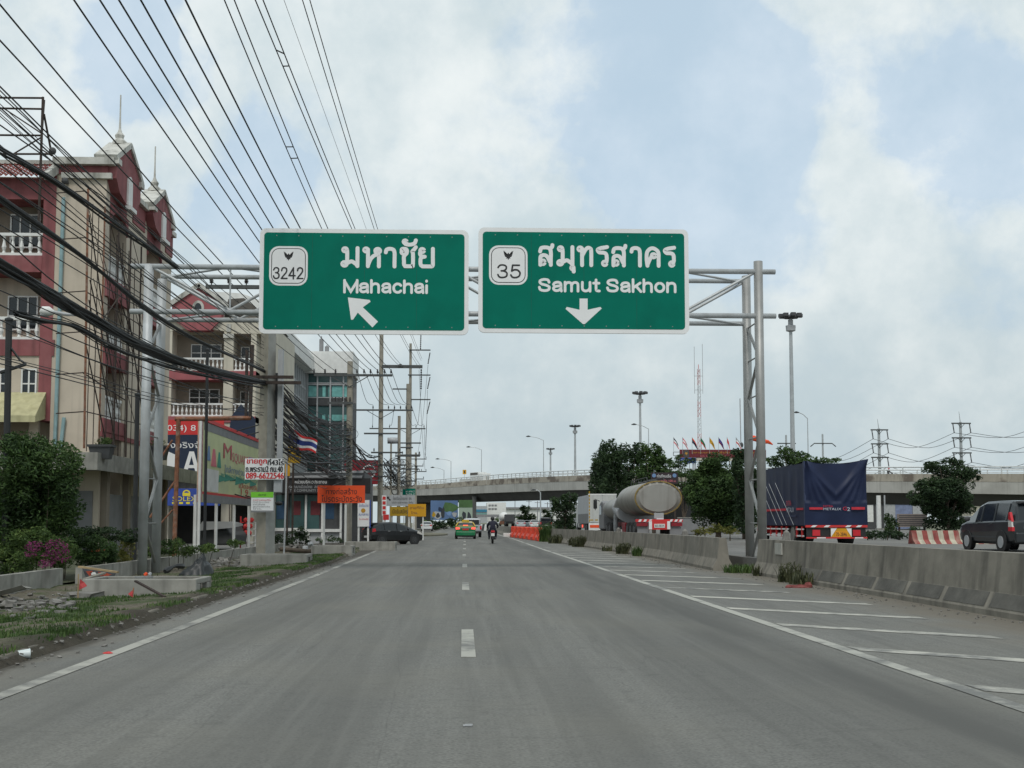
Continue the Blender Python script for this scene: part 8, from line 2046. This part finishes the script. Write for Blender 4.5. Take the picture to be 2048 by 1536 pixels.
    e2 = trans('taller transmission pole with three crossarms above the lone tree', 1920, 823, 250, (847, 876, 906), 20, 18)
    lb = ['upper left', 'upper right', 'middle left', 'middle right', 'lower left', 'lower right']
    for i in range(6):
        a, b = e1[i], e2[i]; m = (a + b) / 2; m.z -= 2.6; wire(f'sagging transmission cable between the two far poles, {lb[i]}', [a, m, b], .05, 'transmission cables beyond the flyover', m=m_greyd)
        c = b + (b - a) * 1.0 + Vector((0, -8, 1.5)); m = (c + b) / 2; m.z -= 2.6; wire(f'sagging transmission cable running out to the right from the taller far pole, {lb[i]}', [b, m, c], .05, 'transmission cables beyond the flyover', m=m_greyd)
        c = a - (b - a) * .9 + Vector((0, 12, -3)); m = (c + a) / 2; m.z -= 2.4; wire(f'sagging transmission cable running left behind the lorry from the far pole, {lb[i]}', [a, m, c], .05, 'transmission cables beyond the flyover', m=m_greyd)
    for lab, u, vt, Y, w in (('transmission pole with one broad drooping crossarm left of the far pylons', 1645, 868, 330, 26), ('grey pole with a flat crossarm in the tree top', 1572, 870, 300, 19)):
        p = at(u, vt, Y); t = thing('transmission_pole', lab, 'power pole', (p.x, Y, 0)); mb = MB(); mb.path([(p.x, Y, 0), tuple(p)], .35, 8, .25); mb.build('shaft', m_lampgrey, t)
        z = at(u, 887, Y).z; k = w * Y / FPX; mb = MB(); mb.path([(p.x - k, Y - .4, z - (.9 if w > 20 else 0)), (p.x - k * .7, Y - .4, z), (p.x + k * .7, Y - .4, z), (p.x + k, Y - .4, z - (.9 if w > 20 else 0))], .16, 5); mb.build('crossarm', m_arm, t)
masts()

def right_signs():
    # red board with flags
    Y = 132; M = Mfront(Y); rc = lambda *a: rect(*a, Y)
    t = thing('billboard', 'long crimson signboard with gold lettering above the trees, topped by flags', 'billboard', (at(1440, 910, Y).x, Y, 0))
    panel(t, 'board', M, *rc(1360, 899.5, 1532, 915), -.3, 0, mat('maroon_board', srgb(104, 28, 38), .6)); text(t, 'lettering', 'ตลาดกลางการค้าสัตว์น้ำสมุทรสาคร', *rc(1384, 903, 1515, 908), M, .03, m_gold); text(t, 'lettering', 'โทร. 034 - 824 - 256', *rc(1400, 910.5, 1452, 913.5), M, .03, m_pink)
    panel(t, 'blue_panel', M, *rc(1360, 915.5, 1392, 926), -.25, -.02, m_blue); text(t, 'lettering', 'ยินดีต้อนรับ', *rc(1363, 918, 1378, 922), M, .03, m_signwhite); panel(t, 'cream_strip', M, *rc(1393, 915.5, 1512, 922), -.25, -.05, m_creamg)
    panel(t, 'emblem_ground', M, *rc(1367, 900.5, 1378, 914), .002, .02, m_greyd); c = at(1372.5, 907, Y); mb = MB(M); mb.prism([(c.x + (.22 if k % 2 else .09) * math.cos(R(90 + 36 * k)), c.z + (.22 if k % 2 else .09) * math.sin(R(90 + 36 * k))) for k in range(10)], .022, .03); mb.build('emblem', m_gold, t)
    mb = MB(M); x0, x1, z0, z1 = rc(1347, 904, 1360, 911); mb.tube((x0, -.1, z0), (x1, -.1, z0), .03, n=4); mb.tube((x0, -.1, z1), (x1, -.1, z1), .03, n=4); mb.tube((x0, -.1, z0), (x0, -.1, z1), .03, n=4); mb.build('end_frame', m_greyd, t)
    mb = MB(M)
    for u in (1387, 1391, 1460, 1520): x = at(u, 920, Y).x; mb.box(x - .07, x + .07, -.3, -.16, 0, at(0, 915, Y).z)
    mb.build('post', m_greyl, t)
    cols = [('blue, white and pink', m_navy, m_signwhite, m_pink), ('striped pink and white', m_pink, m_signwhite, m_pink), ('dark blue with an orange corner', m_orange, m_navy, m_navy), ('green and red', mat('flag_green', srgb(30, 110, 70), .7), mat('flag_green', (0, 1, 0)), m_red), ('yellow', m_yellow, m_yelbr, m_yellow), ('purple and red', mat('flag_violet', srgb(70, 60, 130), .7), mat('flag_violet', (0, 0, 1)), m_crimson), ('narrow plain red', m_red, m_red, m_red), ('white, grey and red', m_greyl, m_signwhite, m_red)]
    us = (1347, 1365, 1384, 1401, 1419, 1437, 1454, 1472)
    for k, (u, (nm, a, b, c)) in enumerate(zip(us, cols)):
        p = at(u, 903, Y); tp = at(u, 874, Y); t = thing('flag', f'{nm} flag drooping on a thin pole above the crimson signboard', 'flag', (p.x, Y - .1, p.z), group='flags above the crimson signboard')
        mb = MB(); mb.tube((p.x, Y - .1, p.z - .3), (p.x, Y - .1, tp.z), .022, n=5); mb.build('pole', m_greyl, t)
        mb = MB(); w = .62 if k != 6 else .3
        for q in range(3):
            mb.mat = q; n = 5
            for i in range(n):
                def P(ii, f): s = ii / n; return (p.x + .03 + w * s * (.8 + .2 * f), Y - .1 + .08 * math.sin(s * 7 + f * 3), tp.z - .08 - .72 * s - .62 * f + .05 * math.sin(s * 5))
                mb.add([P(i, q / 3), P(i + 1, q / 3), P(i + 1, (q + 1) / 3), P(i, (q + 1) / 3)], [(0, 1, 2, 3)])
        mb.build('cloth', [a, b, c], t)
    t = thing('flag', 'bright orange red windsock streaming from behind the right gantry leg', 'flag', tuple(at(1508, 882, 90))); mb = MB(); P0, P1 = at(1503, 876, 90), at(1546, 888, 90); mb.path([P0.lerp(P1, k / 8) + Vector((0, .1 * math.sin(k), .05 * math.sin(k * 1.3))) for k in range(9)], [.20, .22, .2, .22, .19, .18, .15, .10, .04], 8); mb.build('sock', m_orange, t); mb = MB(); mb.tube((P0.x, 90, .3), tuple(P0 + Vector((0, 0, .3))), .05, n=5); mb.build('pole', m_greyl, t)
    Y = 97; M = Mfront(Y); t = thing('gatehouse', 'dark low shed in deep shade right of the tanker end', 'shed', (at(1378, 1010, Y).x, Y, .38)); panel(t, 'wall', M, *rect(1344, 986, 1412, 1064, Y), -4, 0, m_dark); panel(t, 'roof', M, *rect(1340, 978, 1418, 986, Y), -4.5, .6, m_rustd); panel(t, 'doorway', M, *rect(1372, 1005, 1392, 1060, Y), .002, .06, m_blk2)  # shed walls near black; the deep shade is put into their colour
    Y = 82; M = Mfront(Y); t = thing('low_wall', 'plain grey low wall behind the tanker bumper and the trees', 'wall', (at(1400, 1050, Y).x, Y, .38)); panel(t, 'wall', M, *rect(1356, 1036, 1490, 1068, Y), -.2, 0, m_grey); panel(t, 'coping', M, *rect(1355, 1034.5, 1491, 1036, Y), -.24, .04, m_conc)
    # dark board above the tanker
    Y = 88; M = Mfront(Y); t = thing('sign', 'dark board with white Thai lettering standing above the tanker', 'sign', (at(1328, 960, Y).x, Y, .38)); panel(t, 'board', M, *rect(1302, 945, 1356, 968, Y), -.1, 0, mat('dark_brown_board', (.03, .018, .022), .7, .1)); text(t, 'lettering', 'ท่าเทียบเรือ', *rect(1314, 948, 1342, 955, Y), M, .02, m_signwhite); text(t, 'lettering', 'มหาชัย 100 ม.', *rect(1318, 959, 1352, 964, Y), M, .02, m_pink)
    for u in (1308, 1349):
        c = at(u, 951, Y); mb = MB(M); mb.prism([(c.x + .15 * math.cos(R(q)), c.z + .15 * math.sin(R(q))) for q in range(0, 360, 30)], .005, .02); mb.build('emblem', m_mblue, t)
    mb = MB(M)
    for u in (1310, 1350): x = at(u, 960, Y).x; mb.box(x - .06, x + .06, -.2, -.11, 0, at(0, 950, Y).z)
    mb.build('post', m_rustd, t)
    # brown slatted notice board
    Y = 73; M = Mfront(Y); t = thing('notice_board', 'pale brown notice board with dark horizontal lines beside the lone tree', 'sign', (at(1824, 1040, Y).x, Y, .38)); x0, x1, z0, z1 = rect(1795, 1028, 1854, 1054, Y); panel(t, 'board', M, x0, x1, z0, z1, -.08, 0, mat('taupe_board', (.27, .225, .205), .7, .1)); mb = MB(M)
    for k in range(6): z = z0 + (z1 - z0) * (.12 + .145 * k); mb.box(x0 + .1, x1 - .1, .002, .01, z, z + .045)
    mb.build('dark_lines', m_greyd, t); mb = MB(M)
    for x in (x0 + .15, x1 - .15): mb.box(x - .05, x + .05, -.16, -.085, .3, z1)
    mb.build('post', m_rustd, t)
    t = thing('notice_board', 'second grey lined board between the lone tree and the van', 'sign', (at(1928, 1045, Y).x, Y, .38)); x0, x1, z0, z1 = rect(1919, 1032, 1945, 1052, Y); panel(t, 'board', M, x0, x1, z0, z1, -.08, 0, m_greyl); mb = MB(M)
    for k in range(5): z = z0 + (z1 - z0) * (.1 + .18 * k); mb.box(x0 + .03, x1 - .03, .002, .01, z, z + .05)
    mb.build('dark_lines', m_greyd, t); mb = MB(M); mb.box((x0 + x1) / 2 - .05, (x0 + x1) / 2 + .05, -.16, -.085, .3, z1); mb.build('post', m_rustd, t)
    # low buildings below and beyond the flyover at the right
    Y = 215; M = Mfront(Y); t = thing('warehouse', 'long dark roofed building with pale wall panels seen under the flyover', 'building', (at(1800, 1040, Y).x, Y, .0)); x0, x1, z0, z1 = rect(1715, 986, 1850, 1060, Y)
    panel(t, 'wall', M, x0, x1, -.1, at(0, 1003, Y).z, -8, 0, m_greyd); panel(t, 'roof', M, x0 - .5, x1 + .5, at(0, 1003, Y).z, at(0, 984, Y).z, -9, .5, m_greyd)
    for a, b, m in ((1735, 1746, m_white), (1752, 1762, m_grey), (1770, 1790, m_greyl), (1791, 1824, mat('blue_grey_poster', srgb(120, 130, 160), .7, .2, 2)), (1826, 1846, m_greyl)): panel(t, 'wall_panel', M, *rect(a, 1008 if m is not m_white else 1010, b, 1058 if m is not m_white else 1044, Y), .0, .1, m)
    for lab, u, Y2 in (('white lower column left of the lone tree under the flyover', 1758, 160), ('slim grey column right of the white one under the flyover', 1770, 158)):
        p = at(u, 1040, Y2); t = thing('column', lab, 'column', (p.x, Y2, .3)); mb = MB(); mb.tube((p.x, Y2, .2), (p.x, Y2, 5.05), .3 if u < 1765 else .1, n=10); mb.build('shaft', m_white if u < 1765 else m_greyl, t); mb = MB(); mb.box(p.x - .4, p.x + .4, Y2 - .4, Y2 + .4, .2, .6); mb.build('footing', m_conc, t)
    Y = 190; M = Mfront(Y); t = thing('house', 'low house with a banded brown roof under the flyover, above the van bonnet', 'house', (at(1960, 1000, Y).x, Y, 0)); panel(t, 'wall', M, *rect(1944, 1003, 1976, 1060, Y), -5, 0, m_creamg); mb = MB(M)
    for k in range(6): x0, x1, z0, z1 = rect(1944, 987 + k * 2.7, 1984, 989.2 + k * 2.7, Y); mb.box(x0, x1, -2 + .3 * k, .2 + .1 * k, z0, z1)
    mb.build('roof', mat('brown_roof_bands', (.25, .215, .18), .8), t); panel(t, 'window', M, *rect(1952, 1004, 1968, 1012, Y), 0, .05, m_white)
    t = thing('house', 'dark building behind the van roof under the flyover', 'house', (at(2010, 1010, 200).x, 200, 0)); M = Mfront(200); panel(t, 'wall', M, *rect(1980, 992, 2090, 1060, 200), -6, 0, m_dark); panel(t, 'column', M, *rect(1992, 988, 1996, 1060, 200), 0, .3, m_greyl); panel(t, 'column', M, *rect(2036, 988, 2040, 1060, 200), 0, .3, m_greyl)
    # hoardings under the flyover
    Y = 228; M = Mfront(Y); t = thing('hoarding', 'large hoarding with a blue sky and houses picture under the flyover', 'billboard', (at(888, 1020, Y).x, Y, 0)); panel(t, 'board', M, *rect(861, 1001, 916, 1040, Y), -.2, 0, mat('hoarding_blue', srgb(86, 112, 150), .7, .12, .3))
    def patch(lst):
        for k, (u0, v0, u1, v1, m, nm) in enumerate(lst):
            x0, x1, z0, z1 = rect(u0, v0, u1, v1, Y); mb = MB(M); n = 9
            mb.prism([((x0 + x1) / 2 + (x1 - x0) / 2 * (1 + .25 * math.sin(q * 2.3 + k)) * math.cos(2 * math.pi * q / n), (z0 + z1) / 2 + (z1 - z0) / 2 * (1 + .2 * math.cos(q * 1.7 + k)) * math.sin(2 * math.pi * q / n)) for q in range(n)], .002 + k * .004, .02 + k * .004); mb.build(nm, m, t)
    pg = mat('hoarding_green', srgb(70, 100, 60), .8, .3, .6); pd = mat('hoarding_dark', srgb(50, 55, 60), .8, .3, .8)
    patch([(866, 1022, 884, 1038, m_greyl, 'house_picture'), (884, 1005, 915, 1024, pg, 'tree_picture'), (864, 1024, 871, 1034, m_yelbr, 'yellow_picture'), (872, 1026, 880, 1036, pd, 'dark_picture'), (882, 1014, 890, 1038, pd, 'palm_picture'), (893, 1022, 904, 1032, m_mblue, 'blue_picture'), (904, 1024, 914, 1034, m_greyl, 'white_picture'), (876, 1014, 884, 1022, m_navy, 'roof_picture')])
    mb = MB(M)
    for u in (864, 888, 912): x = at(u, 1030, Y).x; mb.box(x - .1, x + .1, -.5, -.25, -.1, at(0, 1005, Y).z)
    mb.build('post', m_greyd, t)
    Y = 226; M = Mfront(Y); t = thing('hoarding', 'green and white hoarding with two dark figures beside the flyover pier', 'billboard', (at(932, 1020, Y).x, Y, 0)); panel(t, 'board', M, *rect(917.5, 1000, 945, 1046, Y), -.2, 0, mat('hoarding_pale', srgb(150, 165, 150), .7, .1, .3)); panel(t, 'green_panel', M, *rect(917.5, 1000, 945, 1015, Y), .002, .03, pg)
    patch([(924, 1022, 932, 1042, pd, 'figure_picture'), (934, 1024, 942, 1044, pd, 'figure_picture')]); mb = MB(M)
    for u in (921, 942): x = at(u, 1030, Y).x; mb.box(x - .1, x + .1, -.5, -.25, -.1, at(0, 1005, Y).z)
    mb.build('post', m_greyd, t)
    # far buildings through the flyover opening
    Y = 520; M = Mfront(Y); t = thing('factory_building', 'white factory block with two rows of windows far under the flyover', 'building', (at(985, 1020, Y).x, Y, 0)); panel(t, 'wall', M, *rect(974, 1005, 1012, 1045, Y), -20, 0, m_white)
    for v in (1009, 1016):
        for u in (977, 983, 989): panel(t, 'window', M, *rect(u, v, u + 4.5, v + 3, Y), 0, .2, m_grey)
    t = thing('factory_building', 'low far building with a blue band left of the white factory block', 'building', (at(962, 1030, 500).x, 500, 0)); M = Mfront(500); panel(t, 'wall', M, *rect(950, 1012, 974, 1046, 500), -20, 0, m_greyl); panel(t, 'blue_band', M, *rect(951, 1019, 974, 1024, 500), 0, .3, mat('roof_blue', srgb(50, 120, 150), .6)); panel(t, 'teal_band', M, *rect(950, 1026, 974, 1032, 500), 0, .3, mat('roof_teal', srgb(110, 150, 145), .6))
    t = thing('warehouse', 'long far warehouse with a pale wall and grey roof under the flyover', 'building', (at(1060, 1020, 560).x, 560, 0)); M = Mfront(560); panel(t, 'wall', M, *rect(1012, 1018, 1150, 1046, 560), -30, 0, m_white); panel(t, 'roof', M, *rect(1012, 1014.5, 1150, 1018, 560), -31, 1, m_grey)
    t = thing('footbridge', 'low grey footbridge deck crossing far beyond the flyover', 'bridge', (at(1000, 1035, 400).x, 400, 0)); M = Mfront(400); panel(t, 'deck', M, *rect(948, 1029, 1045, 1034, 400), -3, 0, m_grey); mb = MB(M)
    for u in (952, 1040): x = at(u, 1040, 400).x; mb.box(x - .5, x + .5, -2, -1, -.1, at(0, 1034, 400).z)
    mb.build('pier', m_grey, t)
    # poles in the gap
    for k, u in enumerate((1030, 1058, 1075, 1095)):
        p = at(u, 998 + k * 2, 420 - k * 12); t = thing('utility_pole', ['far thin pole left of the rounded tree under the flyover', 'far thin pole over the rounded tree under the flyover', 'far thin pole between two trees under the flyover', 'far thin pole above the dark pickup'][k], 'utility pole', (p.x, p.y, 0), group='far poles under the flyover'); mb = MB(); mb.path([(p.x, p.y, 0), tuple(p)], .2, 6, .12); mb.build('shaft', m_grey, t); mb = MB(); mb.box(p.x - 1, p.x + 1, p.y - .3, p.y - .15, p.z - .6, p.z - .45); mb.build('crossarm', m_grey, t)
    # on the flyover: white truck, round yellow sign, motorbike
    def deck(u):
        k = min(range(len(FLY)), key=lambda i: abs(prj(FLY[i])[0] - u)); return k
    k = deck(945); c = FLY[k] + FLYN[k] * 1.9 - (FLY[k + 1] - FLY[k]).normalized() * 1.2; zd = .35 + FLYZ[k] + .6 * (FLY[k].z - FLYZ[k]); d = (FLY[k + 1] - FLY[k]).normalized(); rz = math.atan2(d.y, d.x)
    t = thing('truck', 'white flat truck crossing the flyover at the left', 'truck', (c.x, c.y, zd), rz); bits(t, 'cargo_body', [(.6, 4.0, -1.1, 1.1, .8, 2.7)], m_white, .05); bits(t, 'brown_top', [(.7, 3.9, -1.12, -1.102, 2.1, 2.6)], m_brownroof); bits(t, 'flat_bed', [(-4.0, .5, -1.1, 1.1, .7, 1.4)], m_white); bits(t, 'cab', [(4.1, 5.8, -1.05, 1.05, .5, 2.4)], m_white, .1); 
    for x in (-2.5, 1.5, 4.8):
        mb = MB(); mb.lathe((x, 0, .45), [(.45, -1.05), (.45, 1.05)], 14, 'y'); mb.build('wheel', m_rub, t, local=True)
    p = at(929, 944, c.y + 8); t = thing('road_sign', 'yellow square sign with a dark mark standing on the flyover', 'road sign', (p.x, p.y, zd)); mb = MB(); mb.rrect(p.x - .42, p.x + .42, p.z - .5, p.z + .5, p.y - .05, p.y, .1); mb.build('board', m_yellow, t); mb = MB(); mb.prism([(p.x - .05, p.z - .35), (p.x + .18, p.z - .25), (p.x + .1, p.z + .3), (p.x - .1, p.z + .35), (p.x - .16, p.z + .05)], p.y - .06, p.y - .052); mb.build('mark', m_signblack, t); mb = MB(); mb.tube((p.x, p.y + .05, zd), (p.x, p.y + .05, p.z), .05, n=6); mb.build('post', m_greyl, t)
    k = deck(1756); c = FLY[k] + FLYN[k] * 2.2; zd = FLYZ[k] + .6 * (FLY[k].z - FLYZ[k]); d = (FLY[k + 1] - FLY[k]).normalized(); rz = math.atan2(d.y, d.x)
    t = thing('motorcycle', 'small dark motorcycle crossing the flyover behind the rail', 'motorcycle', (c.x, c.y, zd + .25), rz)
    for x in (-.62, .62): mb = MB(); mb.lathe((x, 0, .3), [(.3, -.05), (.3, .05)], 14, 'y'); mb.build('wheel', m_rub, t, local=True)
    mb = MB(); mb.path([(-.75, 0, .75), (-.3, 0, .8), (.1, 0, .7), (.45, 0, .95), (.6, 0, .5)], [.08, .14, .16, .1, .05], 8); mb.build('bodywork', m_blk2, t, local=True)
    r = thing('person', 'rider in a dark shirt and pale helmet on the flyover motorcycle', 'person', (c.x, c.y, zd + .25), rz)
    J = [(-.25, 0, .88), (-.22, 0, 1.1), (-.12, 0, 1.36), (-.08, 0, 1.5), (-.1, -.2, 1.36), (.1, -.26, 1.15), (.38, -.26, 1.05), (-.1, .2, 1.36), (.1, .26, 1.15), (.38, .26, 1.05), (.1, -.2, .78), (.05, -.2, .4), (.1, .2, .78), (.05, .2, .4)]
    me = bpy.data.meshes.new('body'); me.from_pydata(J, [(0, 1), (1, 2), (2, 3), (2, 4), (4, 5), (5, 6), (2, 7), (7, 8), (8, 9), (0, 10), (10, 11), (0, 12), (12, 13)], []); o = bpy.data.objects.new('body', me); COL.objects.link(o); o.parent = r; o.modifiers.new('skin', 'SKIN')
    for i, q in enumerate(me.skin_vertices[0].data): q.radius = ((.15, .16, .17, .08, .08, .06, .04, .08, .06, .04, .09, .06, .09, .06)[i],) * 2; q.use_root = (i == 0)
    sb = o.modifiers.new('sub', 'SUBSURF'); sb.levels = sb.render_levels = 1; me.materials.append(m_greyd)
    mb = MB(); mb.ell((-.05, 0, 1.64), (.15, .13, .14), 10, 8); mb.build('helmet', m_pink, r, local=True, smooth=True)
    # small white cones on the main road, as seen above the barrier
    for k, (u, v, Y2) in enumerate(((1370, 1068, 50), (1573, 1075, 44), (1237, 1064, 66))):
        p = at(u, v, Y2); t = thing('guide_post', ['dusty white guide post behind the barrier right of the tanker', 'dusty white round marker behind the barrier at the lorry wheel', 'dusty white marker behind the barrier left of the tanker bumper'][k], 'post', (p.x, Y2, .38)); mb = MB(); mb.lathe((p.x, Y2, .38), [(.18, 0), (.17, .35), (.12, .62), (.02, .72)], 10); mb.build('post', m_rubble, t); mb = MB(); mb.lathe((p.x, Y2, .36), [(.22, 0), (.22, .06)], 10); mb.build('foot', m_rubble, t)
right_signs()
